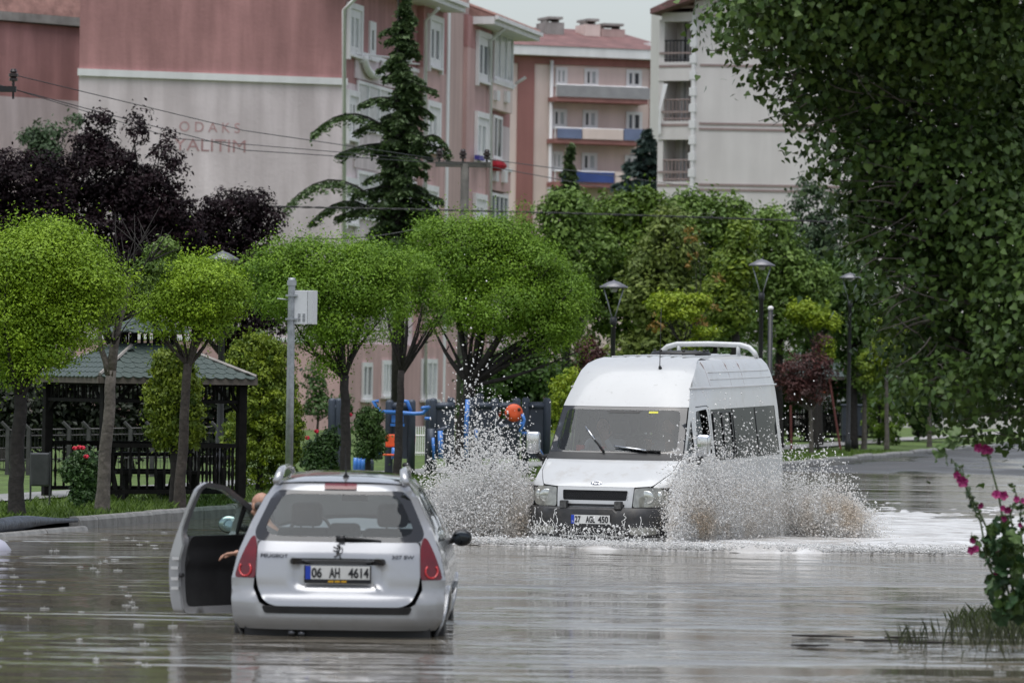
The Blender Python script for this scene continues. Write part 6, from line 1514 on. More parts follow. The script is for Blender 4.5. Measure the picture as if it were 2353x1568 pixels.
    for i in range(4):
        p = Vector((*ev[i], 0)); q = Vector((*ev[(i + 1) % 4], 0)); d = (q - p).normalized(); nr = Vector((d.y, -d.x, 0))
        mb.add([p + Vector((0, 0, ze - .10)), q + Vector((0, 0, ze - .10)), q + Vector((0, 0, ze + .0)), p + Vector((0, 0, ze + .0)), p + nr * .025 + Vector((0, 0, ze - .10)), q + nr * .025 + Vector((0, 0, ze - .10)), q + nr * .025 + Vector((0, 0, ze + .0)), p + nr * .025 + Vector((0, 0, ze + .0))], ((4, 5, 6, 7), (0, 3, 2, 1), (0, 1, 5, 4), (3, 7, 6, 2), (0, 4, 7, 3), (1, 2, 6, 5)))
    mb.build('fascia', m_fascia, roof)
    for i in range(4): mb = MB(); mb.tube([(ev[i][0], ev[i][1], ze + .03), (tp[i][0], tp[i][1], zt + .02)], .028, 6); mb.build('hip_strip', m_hip, roof)
    def shingle_mesh(w, h, nm='shingle'):
        m2 = MB(); pts = [(-w / 2, h)] + [(-w / 2 + w * k / 6, -.045 * math.sin(math.pi * k / 6)) for k in range(7)] + [(w / 2, h)]
        k = len(pts); m2.v = [(x, y, .012 if y < .02 else .0) for x, y in pts] + [(x, y, -.004) for x, y in pts]; m2.f = [tuple(range(k))] + [(i, k + i, k + (i + 1) % k, (i + 1) % k) for i in range(k)]
        me_ = m2.mesh(nm); me_.materials.append(m_shing); return me_
    w_, h_ = .165, .155; sm = shingle_mesh(w_ * .97, h_ * 1.2); joined = MB()
    def lay(e0, e1, t0, t1, zE, zT):
        p0 = Vector((*e0, zE)); p1 = Vector((*e1, zE)); q0 = Vector((*t0, zT)); q1 = Vector((*t1, zT))
        xd = (p1 - p0).normalized(); mid_e = (p0 + p1) / 2; mid_t = (q0 + q1) / 2; yd = (mid_t - mid_e); H = yd.length; yd.normalize(); nd = xd.cross(yd)
        rows = int(H / h_)
        for r_ in range(rows + 1):
            f = r_ * h_ / H
            if f > .98: break
            wid = (p1 - p0).length * (1 - f) + (q1 - q0).length * f; nn = max(1, int(wid / w_)); c = mid_e.lerp(mid_t, f) + nd * .012
            for k in range(nn):
                x = (k - (nn - 1) / 2) * w_ + (w_ / 2 if r_ % 2 else 0)
                if abs(x) + w_ * .5 > wid / 2 + .02: continue
                M = Matrix(((xd.x, yd.x, nd.x, 0), (xd.y, yd.y, nd.y, 0), (xd.z, yd.z, nd.z, 0), (0, 0, 0, 1))); M.translation = c + xd * x - yd * .02
                M = M @ Matrix.Rotation(random.uniform(-.02, .02), 4, 'Z')
                if detail: o = link('shingle', sm, None, roof); o.matrix_local = M
                else: joined.add([M @ v.co for v in sm.vertices], [tuple(p.vertices) for p in sm.polygons])
    faces = range(4)
    for i in faces: lay(ev[i], ev[(i + 1) % 4], tp[i], tp[(i + 1) % 4], ze, zt)
    # lantern
    mb = MB()
    for (x, y) in [(-b_ + .05, -b_ + .05), (b_ - .05, -b_ + .05), (b_ - .05, b_ - .05), (-b_ + .05, b_ - .05)]: mb.box(x - .03, x + .03, y - .03, y + .03, zt - .02, zt + .22)
    for k in range(-2, 3):
        for s_ in (-1, 1): mb.box(k * .1 - .015, k * .1 + .015, s_ * (b_ - .05) - .012, s_ * (b_ - .05) + .012, zt, zt + .2); mb.box(s_ * (b_ - .05) - .012, s_ * (b_ - .05) + .012, k * .1 - .015, k * .1 + .015, zt, zt + .2)
    mb.build('lantern', m_wood, roof)
    lo, lt = .52, .06; ev2 = [(-lo, -lo), (lo, -lo), (lo, lo), (-lo, lo)]; tp2 = [(-lt, -lt), (lt, -lt), (lt, lt), (-lt, lt)]
    mb = MB(); mb.add([(x, y, zt + .22) for x, y in ev2] + [(x, y, zt + .46) for x, y in tp2], [(0, 1, 5, 4), (1, 2, 6, 5), (2, 3, 7, 6), (3, 0, 4, 7), (4, 5, 6, 7), (3, 2, 1, 0)]); mb.build('lantern_roof', m_shing2, roof)
    for i in range(4): lay(ev2[i], ev2[(i + 1) % 4], tp2[i], tp2[(i + 1) % 4], zt + .22, zt + .46)
    if not detail: joined.build('shingle_courses', m_shing, roof)['kind'] = 'stuff'
    return t
gc = W(332, 867, 70.2)
gazebo('shelter', 'dark timber shelter with green shingled roof behind the near kerb', (gc.x, gc.y, .17), R(28), 1.1, 1.74, True, 1.26)
gc = W(1878, 867, 148)
gazebo('shelter', 'far timber shelter with green roof beside the red-leaved tree', (gc.x, gc.y, .22), R(40), 1.5, 1.95, False, 1.8)
gc = W(1545, 867, 150)
gazebo('shelter', 'distant shelter whose grey roof tip shows just above the minibus', (gc.x, gc.y, .6), R(35), 1.3, 2.1, False, 1.55)

# ------------------------------------------------------------------ street furniture
m_lampm = mat('dark_lamp_metal', (0.025, 0.026, 0.028), 0.4, .3)
m_galv = mat('galvanised_steel', (0.36, 0.38, 0.40), 0.42, .6, var=.2, vscale=12)
m_cap = mat('lamp_cap', (0.16, 0.16, 0.175), 0.3, .3, var=.1)
def street_lamp(x, y, D, label, kw=.30):
    top = W(x, y, D); b = Vector((top.x, top.y, .2)); h = top.z - b.z
    t = thing('street_lamp', label, 'street lamp', b, group='park lamps with flat conical caps')
    mb = MB(); mb.lathe([(.085, 0), (.085, .3), (.06, .34), (.05, h - .95), (.07, h - .93), (.07, h - .78), (.03, h - .76)], 12); mb.build('pole', m_lampm, t, True)
    for s_ in (-1, 1): mb = MB(); mb.tube([(s_ * .03, 0, h - .78), (s_ * kw * .72, 0, h - .12)], .016, 6); mb.build('arm', m_galv, t, True)
    mb = MB(); mb.lathe([(kw * .25, h - .16), (kw * 1.02, h - .15), (kw * 1.0, h - .12), (kw * .35, h - .02), (.03, h + .0), (.01, h + .02)], 20); mb.build('cap', m_cap, t, True)
    mb = MB(); mb.lathe([(.06, h - .24), (.08, h - .18), (.08, h - .15)], 12); mb.build('lens', m_curtain, t, True)
street_lamp(1410, 645, 99, 'park lamp left of the minibus above the broad round-headed tree edge')
street_lamp(1750, 596, 108, 'tallest park lamp standing beside the slim camera post')
street_lamp(1953, 627, 128, 'park lamp nearest the poplar leaves')
street_lamp(512, 578, 78, 'park lamp whose cap shows against the purple trees', .27)
# slim post with a camera, right of the tall lamp
p = W(1770, 710, 110); b = Vector((p.x, p.y, .2)); t = thing('camera_post', 'slim black post with a small white camera beside the tall lamp', 'post', b)
mb = MB(); mb.lathe([(.07, 0), (.07, .2), (.055, .22), (.055, p.z - b.z)], 10); mb.build('pole', m_lampm, t, True)
mb = MB(); mb.ball((0, 0, p.z - b.z + .02), (.07, .07, .06), 10, 7); mb.build('camera', m_bwhite, t, True)
# galvanised pole with steel cabinet
D = 73.5; tp_ = W(670, 638, D); b = base_at(667, D, .17); t = thing('cabinet_pole', 'galvanised pole carrying a pale grey steel cabinet', 'pole', b); s = FPX / D
h = tp_.z - b.z
mb = MB(); mb.lathe([(.062, -.1), (.06, h * .5), (.055, h - .05), (.055, h)], 14); mb.build('pole', m_galv, t, True)
m_cab = mat('cabinet_steel', (0.60, 0.61, 0.63), 0.4, .0, var=.05, vscale=3)
c = W(701, 706, D) - b; M = Matrix.Translation((c.x, 0, c.z)) @ Matrix.Rotation(R(-22), 4, 'Z')
mb = MB(); mb.box(-.155, .17, -.09, .09, -.265, .265, M); cb = bevel(mb.build('cabinet', m_cab, t), .006)
mb = MB(); mb.box(.085, .165, -.094, -.0905, -.25, .25, M); mb.build('cabinet_door', mat('cabinet_door', (.52, .53, .55), .4), cb)
mb = MB()
for cx in (-.06, .02):
    for k in range(6): mb.box(cx - .022, cx + .022, -.096, -.089, -.22 + k * .022, -.212 + k * .022, M)
mb.build('vent', m_cap, cb)
mb = MB(); mb.box(.078, .082, -.0925, -.0895, -.25, .25, M); mb.build('door_gap', m_plateblk, cb)
mb = MB(); mb.box(-.09, .09, -.075, .075, c.z + .17, c.z + .20); mb.box(-.09, .09, -.075, .075, c.z - .20, c.z - .17); mb.box(-.07, .07, -.065, .065, h - .12, h - .04); mb.build('bracket', m_galv, t)
mb = MB(); mb.tube([(-.06, 0, c.z + .12), (-.22, -.05, c.z + .13)], .012, 6); mb.build('bracket_arm', m_galv, t)
# litter bin
D = 67.0; b = base_at(96, D, .17); t = thing('litter_bin', 'dark grey litter bin on two legs left of the shelter', 'litter bin', b); s = FPX / D
h0, h1 = (1160 - 1118) / s, (1160 - 1042) / s
m_bin = mat('bin_grey', (.05, .052, .055), .5, .2, var=.3, vscale=5)
mb = MB(); w = 22 / s; mb.add([(-w * .9, -.12, h0), (w * .9, -.12, h0), (w * .9, .12, h0), (-w * .9, .12, h0), (-w, -.15, h1), (w, -.15, h1), (w, .15, h1), (-w, .15, h1)], ((0, 3, 2, 1), (4, 5, 6, 7), (0, 1, 5, 4), (1, 2, 6, 5), (2, 3, 7, 6), (3, 0, 4, 7))); bevel(mb.build('bin_body', m_bin, t), .02)
for s_ in (-1, 1): mb = MB(); mb.tube([(s_ * w, .0, -.1), (s_ * w, 0, h1 + .02)], .016, 6); mb.build('leg', m_bin, t)
# mesh fence behind the shelter
D = 86; t = thing('mesh_fence', 'dark wire mesh fence with angled concrete posts behind the shelter', 'fence', base_at(130, D, .3)); b = Vector(t.location)
m_post = mat('old_concrete_post', (.05, .05, .048), .8, var=.3, vscale=6)
for x in (-30, 18, 66, 112, 159, 204, 250, 300, 350, 400, 450, 500):
    mb = MB(); q = W(x, 984, D) - b; mb.tube([(q.x, q.y, -.2), (q.x, q.y, q.z), (q.x - .12, q.y - .02, q.z + .12)], [.05, .045, .035], 5); mb.build('post', m_post, t)
mb = MB()
for y in (988, 1002, 1030, 1056): mb.tube([W(-40, y, D) - b, W(510, y - 8, D) - b], .014, 4)
x = -40
while x < 510: mb.tube([W(x, 986, D) - b, W(x, 1075, D) - b], .006, 3, cap=False); x += 8
w_ = mb.build('wire', m_iron, t); w_['kind'] = 'stuff'
# dark hose / rolled tarpaulin along the low kerb
pts = []; rad = []
for i in range(40):
    u = i / 39; pts.append(KP(-14 + 13.9 * u, .04 + .03 * math.sin(u * 17), .135 + .012 * math.sin(u * 23))); rad.append((.085 + .012 * math.sin(u * 31 + 1)) * (1 - .7 * sstep(.85, 1, u)))
mb = MB(); mb.tube(pts, rad, 12); tag(mb.build('tarpaulin_roll', mat('slate_tarpaulin', (.055, .065, .085), .45, var=.35, vscale=6, bump=.02, bscale=14), smooth=True), 'dark blue tarpaulin roll lying along the low kerb', 'tarpaulin')

# ------------------------------------------------------------------ outdoor gym
m_gym = mat('slate_blue_steel', (.050, .062, .085), .45, .2, var=.15, vscale=4)
m_gympan = mat('slate_panel', (.032, .040, .056), .5, var=.2, vscale=3)
m_gblue = mat('bright_blue_tube', S(62, 122, 200), .35, var=.1, coat=.3)
m_orange = mat('orange_plastic', S(226, 92, 48), .45, var=.12, vscale=6)
def c6(x, y): return (672 + .257 * x, 806.5 + .257 * y)
def gym(name, label, posts, D, panels=(), bars=(), extra=None):
    x0, y0 = c6(posts[0][0], 900); b = base_at(x0, D, .2); t = thing(name, label, 'gym equipment', b, group='slate blue outdoor gym')
    L = lambda x, y, d=0: W(*c6(x, y), D + d) - b
    for e in posts:
        x, y = e[:2]; p = L(x, y, e[2] if len(e) > 2 else 0); r = .078
        mb = MB(); h = p.z
        mb.lathe([(r, -.1), (r, h - .06), (r * .92, h - .03), (r * .6, h - .006), (r * .1, h)], 14, Matrix.Translation((p.x, p.y, 0))); mb.build('post', m_gym, t, True)
    for (xa, xb, ya, yb_, *dd_) in panels:
        d0 = dd_[0] if dd_ else 0; p = L(xa, ya, d0); q = L(xb, yb_, d0); mb = MB(); mb.box(p.x, q.x, p.y - .02, p.y + .02, max(.05, q.z), p.z); mb.build('panel', m_gympan, t)
    for pts, r, m in bars:
        mb = MB(); mb.tube([L(*p) for p in pts], r, 8); mb.build('bar', m, t, True)
    if extra: extra(t, L)
    return t
gym('gym_frame', 'narrow slate gym frame left of the trunks beside the rose bush', [(357, 418), (415, 418)], 88, (), [([(360, 500), (440, 500)], .07, m_gym), ([(360, 1000), (440, 1000)], .07, m_gym), ([(365, 1035), (430, 1035)], .07, m_gym)])
def ex2(t, L):
    mb = MB(); p, q = L(885, 570, -.2), L(990, 670, -.2); mb.box(p.x, q.x, p.y - .05, p.y + .05, q.z + .07, p.z); mb.box(p.x - .02, q.x + .02, p.y - .04, p.y + .06, q.z, q.z + .05); mb.build('hanger', m_gblue, t)
    mb = MB(); p, q = L(832, 740, -.5), L(930, 855, -.5); mb.box(p.x, q.x, p.y - .02, p.y + .02, q.z, p.z); bevel(mb.build('back_board', m_orange, t), .02)
    mb = MB(); p, q = L(1070, 740, .3), L(1098, 820, .3); mb.box(p.x, q.x, p.y - .02, p.y + .02, q.z, p.z); bevel(mb.build('back_board', m_orange, t), .02)
    mb = MB(); p, q = L(790, 915, -.6), L(925, 932, -.6); mb.box(p.x, q.x, p.y - .15, p.y + .15, q.z, p.z); bevel(mb.build('seat', m_orange, t), .01)
    mb = MB(); p, q = L(1000, 1000, -.3), L(1030, 1030, -.3); mb.ball((p + q) / 2, (.08, .08, .05), 8, 6); mb.build('foot_pad', m_plateblk, t)
gym('pull_up_frame', 'gym frame with bright blue pull-up bars and orange seat', [(868, 432), (1065, 430)], 89, [(870, 1062, 500, 960)], [([(870, 490), (1062, 490)], .07, m_gym),
    ([(770, 447, -.3), (722, 445, -.3), (775, 538, -.3), (930, 545, -.3)], .038, m_gblue), ([(930, 545, -.3), (1085, 558, -.3), (1165, 553, -.3), (1217, 500, -.3), (1160, 508, -.5)], .038, m_gblue), ([(985, 447, -.2), (1022, 447, -.2), (1058, 535, -.2)], .038, m_gblue), ([(908, 860, -.5), (905, 960, -.5)], .05, m_gblue), ([(770, 905, -.6), (785, 925, -.6)], .05, m_gblue)], ex2)
gym('gym_frame', 'slate gym panel directly behind the left spray', [(1225, 425, .3), (1258, 418), (1417, 412, .6)], 90, [(1262, 1440, 500, 960)], [([(1262, 487), (1440, 487)], .07, m_gym), ([(1240, 690, -.6), (1240, 960, -.6)], .075, m_gym), ([(1290, 715, -.6), (1400, 680, -.6)], .05, m_gym), ([(1180, 600, -.2), (1235, 600, -.2)], .03, m_gblue), ([(1320, 710, -.7), (1325, 960, -.7)], .05, m_gblue), ([(1255, 770, -.7), (1265, 970, -.7)], .03, m_gblue)])
def ex5(t, L):
    for (x, y, r, nm) in ((1978, 550, 79, 1), (1822, 548, 45, 2)):
        c = L(x, y, -.25 if nm == 1 else .1); rr = r * .257 / (FPX / 91); mb = MB(); mb.lathe([(rr * .3, -.03), (rr, -.028), (rr * 1.02, 0), (rr, .028), (rr * .3, .03)], 28, Matrix.Translation(c) @ Matrix.Rotation(R(90), 4, 'X')); o = mb.build('training_disc', m_orange, t, True)
        mb = MB()
        for a in (.6, 3.5): mb.ball(c + Vector((math.cos(a) * rr * .72, -.035, math.sin(a) * rr * .72)), .035, 8, 5)
        mb.build('bolt', mat('brown_bolt', (.08, .03, .015), .5), o, True)
gym('disc_trainer', 'gym frame with two orange arm-training discs', [(1600, 412), (1672, 373, .8), (1808, 415), (2003, 415, .4)], 91, [(1605, 1805, 490, 960), (1810, 2000, 600, 960, .3)],
    [([(1605, 485), (1805, 485)], .07, m_gym), ([(1810, 487), (2000, 487)], .07, m_gym), ([(1565, 430, -.4), (1553, 640, -.4), (1550, 960, -.4)], .045, m_gblue), ([(1840, 668, -.2), (1970, 672, -.2)], .05, m_gym), ([(2052, 560, -.3), (2072, 610, -.3), (2058, 670, -.3), (2030, 720, -.3)], .03, m_gblue), ([(2028, 640, -.3), (2050, 655, -.3)], .04, m_gblue), ([(1640, 690, -.5), (1640, 800, -.5)], .03, m_gblue)], ex5)
gym('gym_frame', 'slate gym panel nearest the minibus mirror', [(2085, 412), (2275, 415)], 92, [(2090, 2272, 490, 960)], [([(2090, 485), (2272, 485)], .07, m_gym), ([(2045, 735, -.4), (2100, 735, -.4), (2140, 760, -.4), (2165, 820, -.4), (2240, 950, -.4)], .04, m_gblue), ([(2100, 805, -.4), (2165, 800, -.4)], .03, m_gblue)])
gym('step_trainer', 'blue legged step trainer behind the small dark shrub', [(640, 950), (690, 960)], 87, (), [([(x, 950, -.2), (x - 6, 1060, -.2)], .045, m_gblue) for x in (565, 598, 630)] + [([(680, 942, -.3), (800, 942, -.3)], .05, m_gympan)], lambda t, L: None)
# low white picket fence behind the gym
D = 100; t = thing('picket_fence', 'low pale metal fence behind the gym', 'fence', base_at(960, D, .3)); b = Vector(t.location)
mb = MB(); mb.tube([W(900, 1000, D) - b, W(1000, 1000, D) - b], .02, 4); mb.tube([W(900, 1040, D) - b, W(1000, 1040, D) - b], .02, 4); mb.build('rail', m_bwhite, t)
pm = MB(); pm.box(-.012, .012, -.01, .01, 0, .62); pme = pm.mesh('picket'); pme.materials.append(m_bwhite)
for i in range(21): o = link('picket', pme, None, t); o.location = (W(900 + 5 * i, 1045, D) - b)
# fence and white lorry behind the far shelter
D = 168; t = thing('picket_fence', 'dark picket fence behind the far shelter', 'fence', base_at(1880, D, .25)); b = Vector(t.location)
pm = MB(); pm.box(-.04, .04, -.02, .02, 0, 1.15); pme = pm.mesh('picket'); pme.materials.append(m_wood)
for i in range(36): o = link('picket', pme, None, t); q = W(1795 + 6.0 * i, 960, D) - b; o.location = (q.x, q.y, 0)
mb = MB(); q0, q1 = W(1790, 960, D) - b, W(2010, 960, D) - b; mb.tube([(q0.x, q0.y, .25), (q1.x, q1.y, .25)], .035, 4); mb.tube([(q0.x, q0.y, 1.0), (q1.x, q1.y, 1.0)], .035, 4); mb.build('rail', m_wood, t)
q = W(1850, 960, 178); t = thing('box_lorry', 'white box lorry with an orange stripe parked behind the far shelter', 'lorry', (q.x, q.y, .2), R(6))
mb = MB(); mb.box(-1.8, 1.0, -1, 1, .7, 2.4); bevel(mb.build('box_body', m_white, t), .05); mb = MB(); mb.box(-1.78, .98, -1.02, -1.0, 1.5, 1.8); mb.build('stripe', m_orange, t)
mb = MB(); mb.box(1.02, 2.2, -.95, .95, .5, 1.9); bevel(mb.build('cab', m_white, t), .2, 3); mb = MB(); mb.box(1.3, 2.0, -.97, -.94, 1.25, 1.75); mb.build('cab_window', m_pane_d, t)
for x in (-1.2, 1.6): mb = MB(); mb.lathe([(.2, -.12), (.4, -.12), (.42, 0), (.4, .12), (.2, .12)], 18, Matrix.Translation((x, -.85, .42)) @ Matrix.Rotation(R(90), 4, 'X')); mb.build('wheel', m_tyre, t, True)
# leaning red stake and dark bin near the far shelter
mb = MB(); mb.tube([W(1932, 1042, 131), W(1905, 870, 131.5)], .035, 6); tag(mb.build('leaning_stake', mat('rust_red_stake', (.12, .035, .03), .8)), 'thin rust-red stake leaning beside the far shelter', 'stake')
mb = MB(); mb.tube([W(1818, 1040, 129), W(1816, 930, 129)], .035, 6); tag(mb.build('upright_stake', MATS['rust_red_stake']), 'rust-red upright stake just behind the minibus', 'stake')
b = base_at(1962, 144, .2); t = thing('litter_bin', 'dark slatted bin on the far lawn beside the shelter post', 'litter bin', b)
mb = MB(); mb.box(-.36, .36, -.3, .3, .25, 1.15); bevel(mb.build('bin_body', m_gympan, t), .03); mb = MB(); mb.box(-.40, .40, -.33, .33, 1.16, 1.22); bevel(mb.build('bin_lid', m_gym, t), .02)
for x in (-.3, .3): mb = MB(); mb.box(x - .04, x + .04, -.2, .2, -.05, .25); mb.build('leg', m_gympan, t)

# ------------------------------------------------------------------ utility poles and wires
m_wire = mat('wire_black', (.02, .02, .022), .5)
m_upole = mat('old_timber_pole', (.09, .085, .075), .8, var=.3, vscale=5)
m_ins = mat('brown_insulator', (.03, .02, .02), .3)
D = 124; tp_ = W(1063, 350, D); b = base_at(1061, D, .3); t = thing('utility_pole', 'utility pole with a crossarm carrying three insulators before the pink block', 'utility pole', b); h = tp_.z - b.z
mb = MB(); mb.lathe([(.16, -.2), (.11, h - .3)], 10); mb.build('pole', m_upole, t, True)
p0, p1 = W(1000, 377, D) - b, W(1127, 383, D) - b; mb = MB(); mb.box(p0.x, p1.x, -.07, .07, p0.z - .07, p0.z + .07); mb.build('crossarm', m_upole, t)
ins_me = MB(); ins_me.lathe([(.03, 0), (.03, .08), (.09, .09), (.09, .14), (.05, .16), (.10, .18), (.10, .24), (.05, .26), (.08, .28), (.05, .34)], 10); ime = ins_me.mesh('insulator'); ime.materials.append(m_ins)
for x in (1009, 1063, 1118): o = link('insulator', ime, None, t); q = W(x, 380, D) - b; o.location = (q.x, 0, p0.z + .07)
D = 96; q = W(30, 205, D); b = Vector((W(-60, 867, D).x, W(-60, 867, D).y, .3)); t = thing('utility_pole', 'end of a utility crossarm with one insulator at the upper left edge', 'utility pole', b)
mb = MB(); mb.lathe([(.16, -.2), (.11, q.z + .5)], 10); mb.build('pole', m_upole, t, True)
mb = MB(); r_ = q - b; mb.box(-.9, r_.x + .06, -.06, .06, r_.z - .06, r_.z + .06); mb.build('crossarm', m_iron, t)
mb = MB(); mb.tube([(r_.x, 0, r_.z - .2), (r_.x, 0, r_.z + .2)], .025, 6); mb.build('bolt', m_iron, t); o = link('insulator', ime, None, t); o.location = (r_.x, 0, r_.z + .08)
def wire(pts, Ds, r, label, sag=0.0):
    n = 24; P = [W(x, y, d) for (x, y), d in zip(pts, Ds)]; out = []
    for a, b in zip(P, P[1:]):
        for i in range(n): u = i / n; p = a.lerp(b, u); p.z -= sag * 4 * u * (1 - u); out.append(p)
    out.append(P[-1]); mb = MB(); mb.tube(out, r, 5); return tag(mb.build('overhead_wire', m_wire, smooth=True), label, 'wire', 'overhead wires')
# twisted service cable
mbw = MB()
for ph in (0, math.pi):
    pts = []
    for i in range(420):
        u = i / 419; x = 600 + 1420 * u; y = 474 + 40 * u - 4 * math.sin(math.pi * u); p = W(x, y, 106); a = u * 150 + ph; pts.append(p + Vector((0, math.cos(a) * .012, math.sin(a) * .014)))
    mbw.tube(pts, .012, 4, cap=False)
tag(mbw.build('service_cable', m_wire, smooth=True), 'twisted black service cable crossing the picture in front of the mid-distance trees', 'cable')
wire([(30, 172), (560, 300), (1009, 366)], [96, 110, 124], .010, 'thin wire sloping from the upper left insulator past the painted letters')
wire([(30, 205), (560, 345), (1063, 378)], [96, 110, 124], .010, 'thin wire crossing just below the painted letters')
wire([(-20, 190), (400, 318), (1118, 378)], [96, 108, 124], .009, 'faint lower wire running behind the purple trees to the crossarm')
wire([(1118, 366), (1600, 430)], [124, 170], .012, 'thin wire leaving the crossarm over the cream block')
wire([(1063, 372), (1600, 470)], [124, 170], .012, 'second thin wire leaving the crossarm to the right')
wire([(680, 545), (960, 525)], [95, 95], .012, 'pale thin wires just over the round-headed tree behind the cabinet', .1)
# small antenna arm on the balcony
mb = MB(); mb.tube([W(1183, 193, 186), W(1208, 178, 186)], .07, 6); tag(mb.build('antenna_arm', m_bwhite), 'short white arm sticking out beside the pink block balcony', 'antenna')


# ------------------------------------------------------------------ bow wave and churned wake
g = np.random.default_rng(21)
def fnoise(x, y, seed, octs=((0.35, 1.0), (0.9, .5), (2.3, .25), (5.1, .12))):
    r = np.random.default_rng(seed); o = np.zeros_like(x)
    for f, a in octs:
        for _ in range(5):
            th = r.random() * 6.283; ph = r.random() * 6.283; o = o + a / 2.2 * np.sin((x * math.cos(th) + y * math.sin(th)) * f * 6.283 * (0.7 + .6 * r.random()) + ph)
    return o
front_px = [(930, 1226), (980, 1246), (1100, 1253), (1230, 1256), (1560, 1266), (1800, 1270), (2000, 1272), (2220, 1277), (2420, 1281)]
fx = []; fy = []
for x, y in front_px: p = G(x, y); fx.append(p.x); fy.append(p.y)
xs = np.arange(fx[0], 14.0, 0.075); vs_ = np.concatenate([np.arange(0, 3, .05), np.arange(3, 12, .12), np.arange(12, 50, .45)])
X = np.repeat(xs[:, None], len(vs_), 1); V0 = np.repeat(vs_[None], len(xs), 0)
Y = np.interp(X, fx, fy) + 0.10 * fnoise(X, X * 0, 3, ((.5, 1), (1.4, .6), (3.0, .4))) + V0
nz = fnoise(X, Y, 5); n2 = fnoise(X * 1.0, Y * .45, 6, ((.18, 1.), (.5, .7), (1.3, .4)))
rise = np.clip(V0 / .22, 0, 1)
Z = -0.02 + rise * (0.055 + .035 * np.exp(-V0 / 1.0)) + nz * (.016 + .012 * np.exp(-V0 / 2))
lim = np.where(X < 1.2, 4.0 + 1.5 * n2, 30 + 12 * n2)                                  # how far back the churned water reaches
Z -= np.clip((V0 - lim) / 2.5, 0, 1) * .12
Z -= np.clip((V0 - 9) / 14, 0, 1) * (.055 + .035 * n2)
Z -= np.clip((fx[0] + .9 - X) / .9, 0, 1) * .10
nv = len(vs_); i0 = (np.arange(len(xs) - 1)[:, None] * nv + np.arange(nv - 1)[None]).ravel()
T = np.stack([i0, i0 + nv, i0 + nv + 1, i0 + 1], 1)
tag(link('churned_water', np_mesh('churned_water', np.stack([X, Y, Z], 2).reshape(-1, 3), T, None, True), m_foam), 'pale churned wake and low bow wave spreading round the minibus', 'wake', kind='stuff')

# ------------------------------------------------------------------ spray thrown up by the wheels
m_spray = leaf_mat('spray_drops', 0.5, 0.3, 0.5)
OCT_V = np.array([(1, 0, 0), (-1, 0, 0), (0, 1, 0), (0, -1, 0), (0, 0, 1), (0, 0, -1)], float)
OCT_F = np.array([(0, 2, 4), (2, 1, 4), (1, 3, 4), (3, 0, 4), (2, 0, 5), (1, 2, 5), (3, 1, 5), (0, 3, 5)])
TET_V = np.array([(1, 1, 1), (1, -1, -1), (-1, 1, -1), (-1, -1, 1)], float) * .75
TET_F = np.array([(0, 1, 2), (0, 2, 3), (0, 3, 1), (1, 3, 2)])
def drops(P, r, col, seed, stretch=.8, tet=False):
    g = np.random.default_rng(seed); n = len(P); OV, OF = (TET_V, TET_F) if tet else (OCT_V, OCT_F); k = len(OV)
    Q = norm(g.normal(size=(n, 3))); sc = np.exp(g.normal(size=(n, 3)) * .28 * stretch)
    V = OV[None] * sc[:, None, :]; V = V + Q[:, None, :] * (np.sum(V * Q[:, None, :], 2, keepdims=True)) * .5 * stretch
    V = P[:, None, :] + V * r[:, None, None]
    T = (np.arange(n)[:, None, None] * k + OF[None]).reshape(-1, 3)
    return V.reshape(-1, 3), T, np.repeat(col, k, 0)
CL = np.array((.975, .975, .97)); MUD = np.array((.70, .60, .48)); MID_ = np.array((.66, .63, .58))
def Wn(x, y, D):
    F, Rr, U = np.array(FWD), np.array(RGT), np.array(UPV)
    return np.array(CAM) + D[:, None] * (F + ((x - 1176) / FPX)[:, None] * Rr + ((784 - y) / FPX)[:, None] * U)
